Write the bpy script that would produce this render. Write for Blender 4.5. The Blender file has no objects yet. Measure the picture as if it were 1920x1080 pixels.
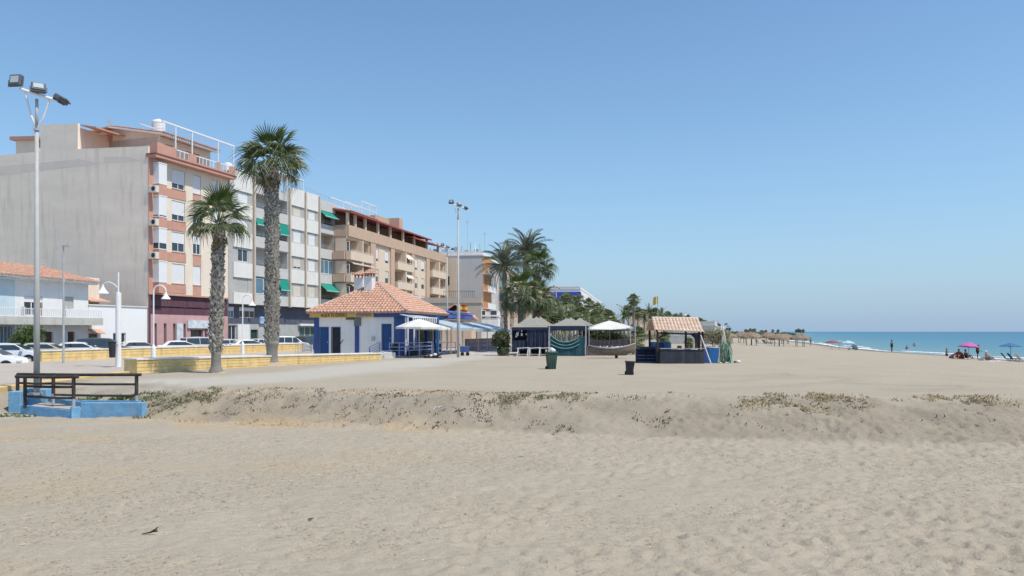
import bpy, math, random
import numpy as np
from mathutils import Vector, Matrix
random.seed(7); rng = np.random.RandomState(7)
R = math.radians
S = bpy.context.scene
COL = S.collection

# ------------------------------------------------------------------ camera
EYE, CX, CY, FPX = 2.8, 960.0, 622.0, 1400.0
cam_d = bpy.data.cameras.new('camera')
cam = bpy.data.objects.new('camera', cam_d); COL.objects.link(cam)
cam.location = (0, 0, EYE); cam.rotation_euler = (R(90), 0, 0)
cam_d.sensor_width = 36; cam_d.lens = FPX/1920*36; cam_d.shift_y = (CY-540)/1920
cam_d.clip_end = 80000; cam_d.clip_start = 0.1
S.camera = cam
# ------------------------------------------------------------------ light
SUN_EL, SUN_AZ = 61.0, -30.0      # azimuth measured from +X towards +Y
el, az = R(SUN_EL), R(SUN_AZ)
sun_dir = Vector((math.cos(el)*math.cos(az), math.cos(el)*math.sin(az), math.sin(el)))
sd = bpy.data.lights.new('sun', 'SUN'); sd.energy = 4.0; sd.angle = R(0.53); sd.color = (1.0, 0.935, 0.82)
so = bpy.data.objects.new('sun', sd); COL.objects.link(so)
so.rotation_euler = sun_dir.to_track_quat('Z', 'Y').to_euler(); so.location = (30, 0, 60)
W = bpy.data.worlds.new('World'); S.world = W; W.use_nodes = True
wn = W.node_tree.nodes; wl = W.node_tree.links; wn.clear()
sky = wn.new('ShaderNodeTexSky'); sky.sky_type = 'NISHITA'; sky.sun_disc = False
sky.sun_elevation = el; sky.sun_rotation = R(90)-az; sky.air_density = 1.0; sky.dust_density = 0.5; sky.ozone_density = 6.0; sky.altitude = 0
bg = wn.new('ShaderNodeBackground'); bg.inputs['Strength'].default_value = 0.15
wo = wn.new('ShaderNodeOutputWorld')
# summer haze: towards the horizon the sky fades all round into one even pale blue
EXPO = 0.14
gt = wn.new('ShaderNodeTexCoord'); gs = wn.new('ShaderNodeSeparateXYZ'); wl.new(gt.outputs['Generated'], gs.inputs[0])
g1_ = wn.new('ShaderNodeMath'); g1_.operation = 'MAXIMUM'; g1_.inputs[1].default_value = 0.0; wl.new(gs.outputs['Z'], g1_.inputs[0])
g2_ = wn.new('ShaderNodeMath'); g2_.operation = 'MULTIPLY'; g2_.inputs[1].default_value = -6.5; wl.new(g1_.outputs[0], g2_.inputs[0])
g3_ = wn.new('ShaderNodeMath'); g3_.operation = 'EXPONENT'; wl.new(g2_.outputs[0], g3_.inputs[0])
gm = wn.new('ShaderNodeMixRGB'); wl.new(g3_.outputs[0], gm.inputs[0]); tn = wn.new('ShaderNodeMixRGB'); tn.blend_type = 'MULTIPLY'; tn.inputs[0].default_value = 1.0; tn.inputs[2].default_value = (0.97, 1.07, 1.02, 1); wl.new(sky.outputs[0], tn.inputs[1]); wl.new(tn.outputs[0], gm.inputs[1])
k_ = 1/(0.15*2**EXPO); gm.inputs[2].default_value = (0.355*k_, 0.497*k_, 0.680*k_, 1)
wl.new(gm.outputs[0], bg.inputs[0]); wl.new(bg.outputs[0], wo.inputs[0])
S.view_settings.view_transform = 'Standard'; S.view_settings.look = 'None'
S.view_settings.exposure = EXPO; S.view_settings.gamma = 1.0; S.view_settings.use_curve_mapping = False

# ------------------------------------------------------------------ object helpers
def _name(n): return n
def tag(o, label=None, cat=None, group=None, kind=None):
    if label: o['label'] = label
    if cat: o['category'] = cat
    if group: o['group'] = group
    if kind: o['kind'] = kind
    return o
def thing(name, label, cat, loc=(0, 0, 0), rz=0.0, group=None):
    o = bpy.data.objects.new(name, None); COL.objects.link(o)
    o.location = loc; o.rotation_euler = (0, 0, rz); o.empty_display_size = 0.3
    return tag(o, label, cat, group)
def link(name, me, parent=None, loc=None, rot=None, scale=None):
    o = bpy.data.objects.new(name, me); COL.objects.link(o)
    if parent: o.parent = parent
    if loc is not None: o.location = loc
    if rot is not None: o.rotation_euler = rot
    if scale is not None: o.scale = scale
    return o
def copy_tree(o, parent=None):
    c = o.copy(); COL.objects.link(c); c.parent = parent
    for ch in list(o.children): copy_tree(ch, c)
    return c
def dup(o, loc, rz=0, scale=1.0, label=None, group=None):
    c = copy_tree(o); c.location = loc; c.rotation_euler = (0, 0, rz)
    c.scale = (scale, scale, scale) if not hasattr(scale, '__len__') else scale
    if label: c['label'] = label
    if group: c['group'] = group
    return c

class MB:
    """collects faces, builds one mesh object"""
    def __init__(s): s.v = []; s.f = []
    def add(s, vs, fs):
        b = len(s.v); s.v.extend([tuple(p) for p in vs]); s.f.extend([tuple(i+b for i in f) for f in fs]); return s
    def quad(s, a, b, c, d): return s.add([a, b, c, d], [(0, 1, 2, 3)])
    def tri(s, a, b, c): return s.add([a, b, c], [(0, 1, 2)])
    def box(s, x0, x1, y0, y1, z0, z1):
        v = [(x0, y0, z0), (x1, y0, z0), (x1, y1, z0), (x0, y1, z0), (x0, y0, z1), (x1, y0, z1), (x1, y1, z1), (x0, y1, z1)]
        return s.add(v, [(0, 3, 2, 1), (4, 5, 6, 7), (0, 1, 5, 4), (1, 2, 6, 5), (2, 3, 7, 6), (3, 0, 4, 7)])
    def bbox(s, x0, x1, y0, y1, z0, z1, b):
        """box with chamfered top and vertical edges"""
        lo = [(x0+b, y0), (x1-b, y0), (x1, y0+b), (x1, y1-b), (x1-b, y1), (x0+b, y1), (x0, y1-b), (x0, y0+b)]
        cx, cy = (x0+x1)/2, (y0+y1)/2
        v = [(x, y, z0) for x, y in lo]+[(x, y, z1-b) for x, y in lo]
        v += [(x+(b if x < cx else -b), y+(b if y < cy else -b), z1) for x, y in lo]
        f = []
        for r in (0, 8):
            for i in range(8): j = (i+1) % 8; f.append((r+i, r+j, r+8+j, r+8+i))
        f.append(tuple(range(16, 24))); f.append(tuple(range(7, -1, -1)))
        return s.add(v, f)
    def obox(s, a, b, w, h, z=0.0):
        """box of width w and height h whose axis runs from a to b (3D points, centre line)"""
        a, b = Vector(a), Vector(b); d = (b-a).normalized()
        u = Vector((0, 0, 1)) if abs(d.z) < 0.95 else Vector((1, 0, 0))
        sx = d.cross(u).normalized()*(w/2); uy = sx.cross(d).normalized()*(h/2)
        v = []
        for p in (a, b):
            for i, j in ((-1, -1), (1, -1), (1, 1), (-1, 1)): v.append(p+sx*i+uy*j)
        return s.add(v, [(0, 1, 2, 3), (7, 6, 5, 4), (0, 4, 5, 1), (1, 5, 6, 2), (2, 6, 7, 3), (3, 7, 4, 0)])
    def tube(s, pts, rad, n=8, cap=True):
        pts = [Vector(p) for p in pts]
        if not hasattr(rad, '__len__'): rad = [rad]*len(pts)
        rings = []; prev = None
        for i, p in enumerate(pts):
            d = (pts[min(i+1, len(pts)-1)]-pts[max(i-1, 0)]).normalized()
            if prev is None:
                u = Vector((0, 0, 1)) if abs(d.z) < 0.9 else Vector((1, 0, 0))
                sx = d.cross(u).normalized()
            else: sx = (prev-d*prev.dot(d)).normalized()
            prev = sx; sy = d.cross(sx)
            rings.append([p+(sx*math.cos(2*math.pi*k/n)+sy*math.sin(2*math.pi*k/n))*rad[i] for k in range(n)])
        v = [q for r in rings for q in r]; f = []
        for i in range(len(pts)-1):
            for k in range(n):
                k2 = (k+1) % n; f.append((i*n+k, i*n+k2, (i+1)*n+k2, (i+1)*n+k))
        if cap: f.append(tuple(range(n-1, -1, -1))); f.append(tuple((len(pts)-1)*n+k for k in range(n)))
        return s.add(v, f)
    def lathe(s, prof, n=16, c=(0, 0, 0)):
        """prof = [(r, z)...]"""
        v = []; f = []
        for r, z in prof:
            for k in range(n): a = 2*math.pi*k/n; v.append((c[0]+r*math.cos(a), c[1]+r*math.sin(a), c[2]+z))
        for i in range(len(prof)-1):
            for k in range(n): k2 = (k+1) % n; f.append((i*n+k, i*n+k2, (i+1)*n+k2, (i+1)*n+k))
        if prof[0][0] > 1e-4: f.append(tuple(range(n-1, -1, -1)))
        if prof[-1][0] > 1e-4: f.append(tuple((len(prof)-1)*n+k for k in range(n)))
        return s.add(v, f)
    def prism(s, poly, z0, z1):
        n = len(poly); v = [(x, y, z0) for x, y in poly]+[(x, y, z1) for x, y in poly]
        f = [tuple(range(n-1, -1, -1)), tuple(range(n, 2*n))]+[(i, (i+1) % n, n+(i+1) % n, n+i) for i in range(n)]
        return s.add(v, f)
    def slab(s, pts, th):
        """polygon of 3D points thickened downwards by th"""
        n = len(pts); v = [tuple(p) for p in pts]+[(p[0], p[1], p[2]-th) for p in pts]
        f = [tuple(range(n)), tuple(range(2*n-1, n-1, -1))]+[(i, n+i, n+(i+1) % n, (i+1) % n) for i in range(n)]
        return s.add(v, f)
    def blob(s, c, r, nu=10, nv=6):
        v = []; f = []
        for j in range(nv+1):
            t = math.pi*j/nv
            for i in range(nu):
                a = 2*math.pi*i/nu; v.append((c[0]+r[0]*math.sin(t)*math.cos(a), c[1]+r[1]*math.sin(t)*math.sin(a), c[2]-r[2]*math.cos(t)))
        for j in range(nv):
            for i in range(nu): i2 = (i+1) % nu; f.append((j*nu+i, j*nu+i2, (j+1)*nu+i2, (j+1)*nu+i))
        return s.add(v, f)
    def mesh(s, name, mat, smooth=False):
        me = bpy.data.meshes.new(name); me.from_pydata(s.v, [], s.f)
        if mat: me.materials.append(mat)
        if smooth: me.polygons.foreach_set('use_smooth', [True]*len(me.polygons))
        me.update(); return me
    def build(s, name, mat, parent=None, smooth=False, kind=None, loc=None, rot=None):
        o = link(name, s.mesh(name, mat, smooth), parent, loc, rot)
        if kind: o['kind'] = kind
        return o

def np_mesh(name, V, Fa, mat, smooth=False, k=4):
    """V (n,3) array, Fa (m,k) int array"""
    me = bpy.data.meshes.new(name)
    me.vertices.add(len(V)); me.vertices.foreach_set('co', np.asarray(V, np.float32).ravel())
    m = len(Fa); me.loops.add(m*k); me.loops.foreach_set('vertex_index', np.asarray(Fa, np.int32).ravel())
    me.polygons.add(m); me.polygons.foreach_set('loop_start', np.arange(0, m*k, k, dtype=np.int32))
    me.polygons.foreach_set('loop_total', np.full(m, k, dtype=np.int32))
    if smooth: me.polygons.foreach_set('use_smooth', np.ones(m, dtype=bool))
    if mat: me.materials.append(mat)
    me.update(calc_edges=True); me.validate(); return me

# ------------------------------------------------------------------ materials
MATS = {}
def mat(name, col, rough=0.8, var=0.12, scale=2.0, bump=0.0, bscale=25.0, metal=0.0, spec=0.3, col2=None, dirt=None, stretch=None, trans=0.0, detail=4):
    if name in MATS: return MATS[name]
    m = bpy.data.materials.new(name); m.use_nodes = True; nt = m.node_tree; n = nt.nodes; l = nt.links
    b = n['Principled BSDF']; b.inputs['Roughness'].default_value = rough; b.inputs['Metallic'].default_value = metal
    b.inputs['Specular IOR Level'].default_value = spec
    tc = n.new('ShaderNodeTexCoord'); mp = n.new('ShaderNodeMapping'); l.new(tc.outputs['Object'], mp.inputs[0])
    if stretch: mp.inputs['Scale'].default_value = stretch
    if var > 0 or col2:
        no = n.new('ShaderNodeTexNoise'); no.inputs['Scale'].default_value = scale; no.inputs['Detail'].default_value = detail
        no.inputs['Roughness'].default_value = 0.6
        l.new(mp.outputs[0], no.inputs['Vector'])
        cr = n.new('ShaderNodeValToRGB'); l.new(no.outputs['Fac'], cr.inputs[0])
        c2 = col2 if col2 else tuple(min(1, c*(1+var)) for c in col)
        c1 = col if col2 else tuple(c*(1-var) for c in col)
        cr.color_ramp.elements[0].position = 0.32; cr.color_ramp.elements[1].position = 0.68
        cr.color_ramp.elements[0].color = (*c1, 1); cr.color_ramp.elements[1].color = (*c2, 1)
        out = cr.outputs[0]
        if dirt:
            # rain streaks and grime with a shape of their own: noise stretched vertically
            m2 = n.new('ShaderNodeMapping'); m2.inputs['Scale'].default_value = (1.6, 1.6, 0.22); l.new(tc.outputs['Object'], m2.inputs[0])
            n2 = n.new('ShaderNodeTexNoise'); n2.inputs['Scale'].default_value = 1.3; n2.inputs['Detail'].default_value = 7; l.new(m2.outputs[0], n2.inputs['Vector'])
            r2 = n.new('ShaderNodeValToRGB'); r2.color_ramp.elements[0].position = 0.52; r2.color_ramp.elements[1].position = 0.75
            l.new(n2.outputs['Fac'], r2.inputs[0])
            mu = n.new('ShaderNodeMath'); mu.operation = 'MULTIPLY'; mu.inputs[1].default_value = dirt[3]; l.new(r2.outputs[0], mu.inputs[0])
            mx = n.new('ShaderNodeMixRGB'); mx.inputs[2].default_value = (*dirt[:3], 1); l.new(mu.outputs[0], mx.inputs[0]); l.new(out, mx.inputs[1]); out = mx.outputs[0]
        l.new(out, b.inputs['Base Color'])
    else: b.inputs['Base Color'].default_value = (*col, 1)
    if bump > 0:
        bn = n.new('ShaderNodeTexNoise'); bn.inputs['Scale'].default_value = bscale; bn.inputs['Detail'].default_value = 5; l.new(mp.outputs[0], bn.inputs['Vector'])
        bu = n.new('ShaderNodeBump'); bu.inputs['Strength'].default_value = bump; bu.inputs['Distance'].default_value = 0.03
        l.new(bn.outputs['Fac'], bu.inputs['Height']); l.new(bu.outputs[0], b.inputs['Normal'])
    if trans > 0:
        t = n.new('ShaderNodeBsdfTranslucent'); mxs = n.new('ShaderNodeMixShader'); mxs.inputs[0].default_value = trans
        if var > 0 or col2: l.new(out, t.inputs[0])
        else: t.inputs[0].default_value = (*col, 1)
        l.new(b.outputs[0], mxs.inputs[1]); l.new(t.outputs[0], mxs.inputs[2])
        l.new(mxs.outputs[0], n['Material Output'].inputs[0])
    MATS[name] = m; return m

m_white = mat('white_render', (0.74, 0.74, 0.73), 0.85, 0.05, 1.2, 0.15, 8, dirt=(0.42, 0.40, 0.36, 0.25))
m_whitep = mat('white_paint', (0.78, 0.78, 0.78), 0.45, 0.04, 3)
m_cream = mat('cream_render', (0.76, 0.66, 0.54), 0.85, 0.05, 0.8, 0.1, 8, dirt=(0.42, 0.35, 0.28, 0.25))
m_terra = mat('terracotta_render', (0.55, 0.30, 0.225), 0.85, 0.07, 1.5, 0.15, 9, dirt=(0.36, 0.2, 0.16, 0.3))
m_gable = mat('grey_gable_render', (0.88, 0.765, 0.64), 0.95, 0.055, 0.3, 0.28, 1.6, dirt=(0.68, 0.585, 0.49, 0.7), stretch=(1, 0.6, 2.2), detail=8)
m_glass = mat('window_glass', (0.035, 0.05, 0.065), 0.06, 0.3, 0.7, spec=0.8)
m_glassb = mat('blue_glass', (0.10, 0.19, 0.26), 0.08, 0.2, 0.6, spec=0.8)
m_shut = mat('white_shutter', (0.74, 0.74, 0.74), 0.6, 0.03, 2)
m_shutc = mat('cream_shutter', (0.66, 0.61, 0.52), 0.6, 0.04, 2)
m_dark = mat('dark_interior', (0.035, 0.035, 0.04), 0.9, 0.2)
m_steel = mat('galvanised_steel', (0.46, 0.47, 0.48), 0.5, 0.1, 4, metal=0.3)
m_tile = mat('roof_tile', (0.40, 0.21, 0.145), 0.85, 0.2, 5.0, col2=(0.68, 0.44, 0.33), bump=0.3, bscale=30, detail=6)
m_redr = mat('red_roof', (0.33, 0.09, 0.08), 0.8, 0.2, 3)
m_wood = mat('weathered_wood', (0.055, 0.045, 0.04), 0.8, 0.35, 4, 0.4, 30, stretch=(1, 1, 1))
m_yell = mat('yellow_wall_paint', (0.72, 0.53, 0.24), 0.85, 0.14, 2.5, 0.3, 12, dirt=(0.36, 0.25, 0.12, 0.6))
m_cap = mat('white_wall_cap', (0.72, 0.69, 0.64), 0.8, 0.1, 2.5, 0.2, 15)
m_blue = mat('blue_paint', (0.04, 0.085, 0.26), 0.6, 0.12, 2.2, dirt=(0.12, 0.16, 0.30, 0.35))
m_dblue = mat('door_blue', (0.02, 0.075, 0.23), 0.5, 0.1, 2)
m_lblue = mat('sky_blue_concrete', (0.18, 0.38, 0.58), 0.85, 0.16, 3.5, 0.4, 20, dirt=(0.33, 0.36, 0.4, 0.55))
m_navy = mat('navy_canvas', (0.022, 0.03, 0.06), 0.85, 0.25, 2.5, 0.2, 6)
m_awn = mat('green_awning', (0.02, 0.33, 0.25), 0.8, 0.08, 2, trans=0.25)
m_black = mat('black_plastic', (0.03, 0.032, 0.04), 0.5, 0.15, 3)
m_greenp = mat('dark_green_plastic', (0.035, 0.075, 0.06), 0.5, 0.15, 3)
m_tyre = mat('tyre_rubber', (0.02, 0.02, 0.02), 0.8, 0.1)
m_chrome = mat('alloy', (0.5, 0.5, 0.52), 0.35, 0, metal=0.8)
m_lamp = mat('headlamp_glass', (0.6, 0.62, 0.65), 0.1, 0, spec=0.8)
# ------------------------------------------------------------------ terrain
FD = Vector((0.318, 0.948, 0)); ND = Vector((0.948, -0.318, 0)); O0 = Vector((-33.9, 70, 0))
RZ = math.atan2(0.948, 0.318)
def tw(t, w, z=0.0): p = O0+FD*t+ND*w; return Vector((p.x, p.y, z))
def px_t(px, w=0.0):
    """street coordinate t of the picture column px on the line w"""
    k = (px-CX)/FPX; o = O0+ND*w
    return (k*o.y-o.x)/(FD.x-k*FD.y)
def zat(py, d): return EYE-(py-CY)*d/FPX
TAB = rng.rand(256, 256).astype(np.float32)
def vn(x, y):
    xi = np.floor(x).astype(int); yi = np.floor(y).astype(int); fx = x-xi; fy = y-yi
    fx = fx*fx*(3-2*fx); fy = fy*fy*(3-2*fy)
    a = TAB[xi & 255, yi & 255]; b = TAB[(xi+1) & 255, yi & 255]; c = TAB[xi & 255, (yi+1) & 255]; d = TAB[(xi+1) & 255, (yi+1) & 255]
    return (a+(b-a)*fx)*(1-fy)+(c+(d-c)*fx)*fy-0.5
def fbm(x, y, o=4):
    s = 0; a = 1
    for i in range(o): s = s+a*vn(x+17.3*i, y+9.1*i); x = x*2.03; y = y*2.03; a *= 0.5
    return s
def sstep(x): x = np.clip(x, 0, 1); return x*x*(3-2*x)
SHY = np.array([-200, -40, 0, 40, 76.5, 112, 138, 217, 344, 516, 900, 1500.])
SHX = np.array([10, 40, 45, 48.5, 52.5, 56, 62, 84, 118, 185, 332, 560.])
PLAT = 0.8; SEA = -0.15
def height(X, Y, fine=True):
    X = np.asarray(X, float); Y = np.asarray(Y, float)
    s = Y-(20.75-0.26*X)+0.5*fbm(X*0.22, Y*0.1+3, 3)
    s = s+np.interp(X, [-18.6, -17.2], [1.8, 0])
    w = np.interp(X, [-30, -18, -16.5, -13, -11, 0, 6, 16], [3.2, 3.2, 6, 6, 2.4, 2.8, 3.6, 5.0])
    b = 0.3*sstep(s/w)+0.7*np.sin(np.clip(s/w, 0, 1)*math.pi/2); h = PLAT*b
    lip = np.exp(-((s-w)/1.4)**2)*np.interp(X, [-11, -8, 6, 20], [0, 0.09, 0.1, 0.06]); h = h+lip
    onbank = np.clip(1-np.abs(s-w*0.55)/(w*0.75), 0, 1)
    h = h+0.05*fbm(X*0.09, Y*0.09, 2)*(1-b*0.6)
    if fine:
        near = 1-b
        amp = np.interp(X, [-14, -2, 6, 14], [0.025, 0.035, 0.05, 0.06])
        r = 1-np.abs(2*fbm(X*1.1+0.4*Y, Y*1.7, 3))
        h = h+near*amp*(fbm(X*1.5, Y*1.9, 4)+0.35*(r-0.6))
        h = h-near*np.interp(X, [-8, 6], [0.05, 0.085])*np.maximum(0, fbm(X*4.4, Y*5.6, 2)-0.02)
        rough = np.interp(X, [-12, 2, 8], [1.0, 0.9, 0.25])
        h = h+onbank*rough*(0.16*fbm(X*1.6, Y*1.4, 5)+0.08*np.maximum(0, fbm(X*4, Y*4, 3)))
        rip = np.interp(X, [3, 8], [0, 1])
        q = X*0.95+Y*1.25+1.6*fbm(X*0.5, Y*0.5, 3)
        q2 = -X*0.35+Y*0.9
        h = h+onbank*rip*0.26*np.abs(np.sin(q*1.25+2.2*fbm(q2*0.5, q*0.3, 3)))*(0.5+fbm(X*.8, Y*.8, 2))
        h = h+b*0.03*fbm(X*0.5, Y*0.35, 4)+b*0.035*fbm(X*0.06, Y*0.05+7, 2)
    e = np.interp(Y, SHY, SHX)-X
    shore = SEA+np.where(e > 0, 0.035*e, 0.08*e)
    h = np.minimum(h, shore+0.0)
    h = np.maximum(h, -3.0)
    rel_x = X-O0.x; rel_y = Y-O0.y
    t = rel_x*FD.x+rel_y*FD.y; ww = rel_x*ND.x+rel_y*ND.y
    m = sstep((27.0-ww)/0.5)*sstep((t+55)/2)
    h = h-m*0.22
    m2 = sstep((8.6-ww)/0.6); h = h-m2*0.35
    return h
def hz(x, y): return float(height(np.array([x]), np.array([y]), False)[0])
def hzf(x, y): return float(height(np.array([x]), np.array([y]), True)[0])

def geo(a, b, step, g):
    out = [a]; 
    while out[-1] < b: out.append(out[-1]+step); step *= g
    return out
ys = list(np.arange(-30, 3.5, 1.5))+list(np.arange(4.0, 12, 0.055))+list(np.arange(12, 27, 0.075))+geo(27, 1500, 0.12, 1.035)
xr = list(np.arange(0, 14.5, 0.07))+geo(14.55, 1500, 0.1, 1.045)
xs = sorted(set([-x for x in xr]+xr))
xs = np.array(xs); ys = np.array(ys)
XX, YY = np.meshgrid(xs, ys); HH = height(XX, YY)
nx, ny = len(xs), len(ys)
# footprints pressed into the dry sand
rf2 = np.random.RandomState(12); NF = 13000
fy = 4.0+(24-4.0)*rf2.rand(NF)**0.8; fx = (rf2.rand(NF)*2-1)*fy*0.75
for i in range(NF):
    if rf2.rand() > np.interp(fx[i], [-8, -1, 5], [0.15, 0.5, 1.0]): continue
    if vn(np.array([fx[i]*.35]), np.array([fy[i]*.45]))[0] < rf2.uniform(-.35, .12): continue
    if fy[i] > 20.75-0.26*fx[i]+(3.5 if fx[i] > 4 else 0.3): continue
    ix = np.searchsorted(xs, fx[i]); iy = np.searchsorted(ys, fy[i]); sl = np.s_[max(0, iy-7):iy+8, max(0, ix-7):ix+8]
    a_ = rf2.rand()*3.14; dx_, dy_ = XX[sl]-fx[i], YY[sl]-fy[i]; u_ = dx_*math.cos(a_)+dy_*math.sin(a_); v_ = -dx_*math.sin(a_)+dy_*math.cos(a_)
    q_ = np.sqrt((u_/rf2.uniform(.10, .22))**2+(v_/rf2.uniform(.06, .11))**2); dep_ = rf2.uniform(.015, .042)*(1 if fx[i] > -1 else .6)
    HH[sl] += dep_*(-np.exp(-q_**2*1.5)+0.45*np.exp(-((q_-1.25)/0.45)**2))
V = np.stack([XX.ravel(), YY.ravel(), HH.ravel()], 1)
idx = np.arange(nx*ny).reshape(ny, nx)
Fq = np.stack([idx[:-1, :-1].ravel(), idx[:-1, 1:].ravel(), idx[1:, 1:].ravel(), idx[1:, :-1].ravel()], 1)
# tone attribute: r = compacted grey path, g = wet sand, b = straw litter, a = painted bank shade and tracks
X, Y = XX.ravel(), YY.ravel()
def dist_poly(X, Y, pts):
    best = np.full(X.shape, 1e9)
    for (x0, y0), (x1, y1) in zip(pts[:-1], pts[1:]):
        dx, dy = x1-x0, y1-y0; u = np.clip(((X-x0)*dx+(Y-y0)*dy)/(dx*dx+dy*dy), 0, 1)
        best = np.minimum(best, np.hypot(X-x0-u*dx, Y-y0-u*dy))
    return best
pd_ = dist_poly(X, Y, [(-26, 22), (-17.5, 26.5), (-11.5, 30.5), (-8.5, 38), (-6, 50), (-3, 62), (0, 80)])
path = sstep(1.5-(pd_+1.2*fbm(X*0.4, Y*0.4, 3))/2.6)
e = np.interp(Y, SHY, SHX)-X
wet = sstep((4.5+1.5*fbm(X*0.1, Y*0.15, 2)-e)/2.0)
s_ = Y-(20.75-0.26*X)
straw = sstep((fbm(X*0.35+5, Y*0.5, 4)-0.12)*4)*sstep((2-X)/9)*np.exp(-((s_+2.2)/3.6)**2)*0.6
straw = np.maximum(straw, 0.22*sstep((fbm(X*0.28+9, Y*0.45+4, 4)-0.05)*3.5)*sstep((1.5-X)/5)*sstep((s_+17)/3)*sstep((-2.5-s_)/2))
straw = np.maximum(straw, 0.95*np.exp(-((s_-0.0)/0.75)**2)*sstep((1-X)/7)*sstep((X+12.5)/3)*np.clip(1.0+1.6*fbm(X*1.0, Y*1.0, 3), 0, 1))
straw = np.maximum(straw, 0.5*np.exp(-((s_-3.0)/0.8)**2)*sstep((4-X)/4)*sstep((X+10)/3)*np.clip(0.5+1.6*fbm(X*.8, Y*.8, 3), 0, 1))
wb = np.interp(X, [-30, -13, -11, 0, 6, 16], [7, 6, 2.4, 2.8, 3.6, 5.0])
bankm = sstep((s_+0.1)/0.35)*sstep((wb*0.9-s_)/0.9)*np.clip(0.8+0.7*fbm(X*1.2, Y*1.2, 4), 0, 1)  # shade of the bank face, painted into the sand colour
def trk(pts): return [((px_-CX)/FPX*2800/(py_-CY), 2800/(py_-CY)) for px_, py_ in pts]
for pts, am in (([(1380, 712), (1480, 708), (1560, 706), (1600, 709), (1570, 716), (1450, 724), (1330, 728)], .55), ([(1560, 718), (1700, 722), (1800, 722), (1812, 725), (1790, 729), (1650, 730)], .7), ([(1400, 704), (1470, 700), (1484, 703), (1440, 706)], .6), ([(1000, 712), (1200, 708), (1400, 716)], .3), ([(1500, 690), (1700, 698), (1900, 712)], .3)):
    for off in (0.0, 1.1): bankm = np.maximum(bankm, am*(1-.4*(off > 0))*np.exp(-((dist_poly(X, Y+off*.7, trk(pts)))/0.28)**2)*np.clip(.8+.9*fbm(X*1.5, Y*1.5, 2), 0, 1))
me = np_mesh('sand', V, Fq, None, smooth=True)
ca = me.color_attributes.new('tone', 'FLOAT_COLOR', 'POINT')
ca.data.foreach_set('color', np.stack([path, wet, straw, bankm], 1).astype(np.float32).ravel())
m = bpy.data.materials.new('beach_sand'); m.use_nodes = True; nt = m.node_tree; n = nt.nodes; l = nt.links
b = n['Principled BSDF']; b.inputs['Roughness'].default_value = 0.95; b.inputs['Specular IOR Level'].default_value = 0.1
tc = n.new('ShaderNodeTexCoord'); at_ = n.new('ShaderNodeAttribute'); at_.attribute_name = 'tone'
sp = n.new('ShaderNodeSeparateColor'); l.new(at_.outputs['Color'], sp.inputs[0])
def noise(sc, det=4, rough=0.55, stretch=None):
    q = n.new('ShaderNodeTexNoise'); q.inputs['Scale'].default_value = sc; q.inputs['Detail'].default_value = det; q.inputs['Roughness'].default_value = rough
    if stretch:
        mp = n.new('ShaderNodeMapping'); mp.inputs['Scale'].default_value = stretch; l.new(tc.outputs['Object'], mp.inputs[0]); l.new(mp.outputs[0], q.inputs['Vector'])
    else: l.new(tc.outputs['Object'], q.inputs['Vector'])
    return q.outputs['Fac']
def ramp(src, p0, c0, p1, c1):
    r = n.new('ShaderNodeValToRGB'); r.color_ramp.elements[0].position = p0; r.color_ramp.elements[1].position = p1
    r.color_ramp.elements[0].color = (*c0, 1); r.color_ramp.elements[1].color = (*c1, 1); l.new(src, r.inputs[0]); return r.outputs[0]
def mix(f, a, c2):
    x = n.new('ShaderNodeMixRGB')
    if isinstance(f, float): x.inputs[0].default_value = f
    else: l.new(f, x.inputs[0])
    l.new(a, x.inputs[1])
    if isinstance(c2, tuple): x.inputs[2].default_value = (*c2, 1)
    else: l.new(c2, x.inputs[2])
    return x.outputs[0]
base = ramp(noise(0.35, 6), 0.3, (0.375, 0.325, 0.25), 0.7, (0.435, 0.376, 0.295))
fine = ramp(noise(60, 3, 0.7), 0.35, (0.30, 0.26, 0.21), 0.62, (0.44, 0.385, 0.31))
c = mix(0.35, base, fine)
speck = ramp(noise(95, 2, 0.5), 0.66, (0, 0, 0), 0.72, (1, 1, 1))
c = mix(sp.outputs[2], c, (0.465, 0.345, 0.21))
sf = n.new('ShaderNodeMath'); sf.operation = 'MULTIPLY'; sf.inputs[1].default_value = 0.5; l.new(speck, sf.inputs[0])
c = mix(sf.outputs[0], c, (0.20, 0.165, 0.125))
c = mix(sp.outputs[0], c, (0.455, 0.42, 0.365))
c = mix(sp.outputs[1], c, (0.20, 0.165, 0.13))
mbk = n.new('ShaderNodeMath'); mbk.operation = 'MULTIPLY'; mbk.inputs[1].default_value = 0.75; l.new(at_.outputs['Alpha'], mbk.inputs[0])
c = mix(mbk.outputs[0], c, (0.27, 0.228, 0.175))
l.new(c, b.inputs['Base Color'])
bu = n.new('ShaderNodeBump'); bu.inputs['Strength'].default_value = 1.0; bu.inputs['Distance'].default_value = 0.065
ad = n.new('ShaderNodeMath'); ad.operation = 'ADD'; l.new(noise(7, 5, 0.6, (0.7, 1.3, 1)), ad.inputs[0])
m3 = n.new('ShaderNodeMath'); m3.operation = 'MULTIPLY'; m3.inputs[1].default_value = 0.25; l.new(noise(45, 4, 0.7), m3.inputs[0]); l.new(m3.outputs[0], ad.inputs[1])
l.new(ad.outputs[0], bu.inputs['Height']); l.new(bu.outputs[0], b.inputs['Normal'])
me.materials.append(m)
tag(link('sand', me), 'pale beige beach sand with a low bank across the middle', kind='structure')

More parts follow.
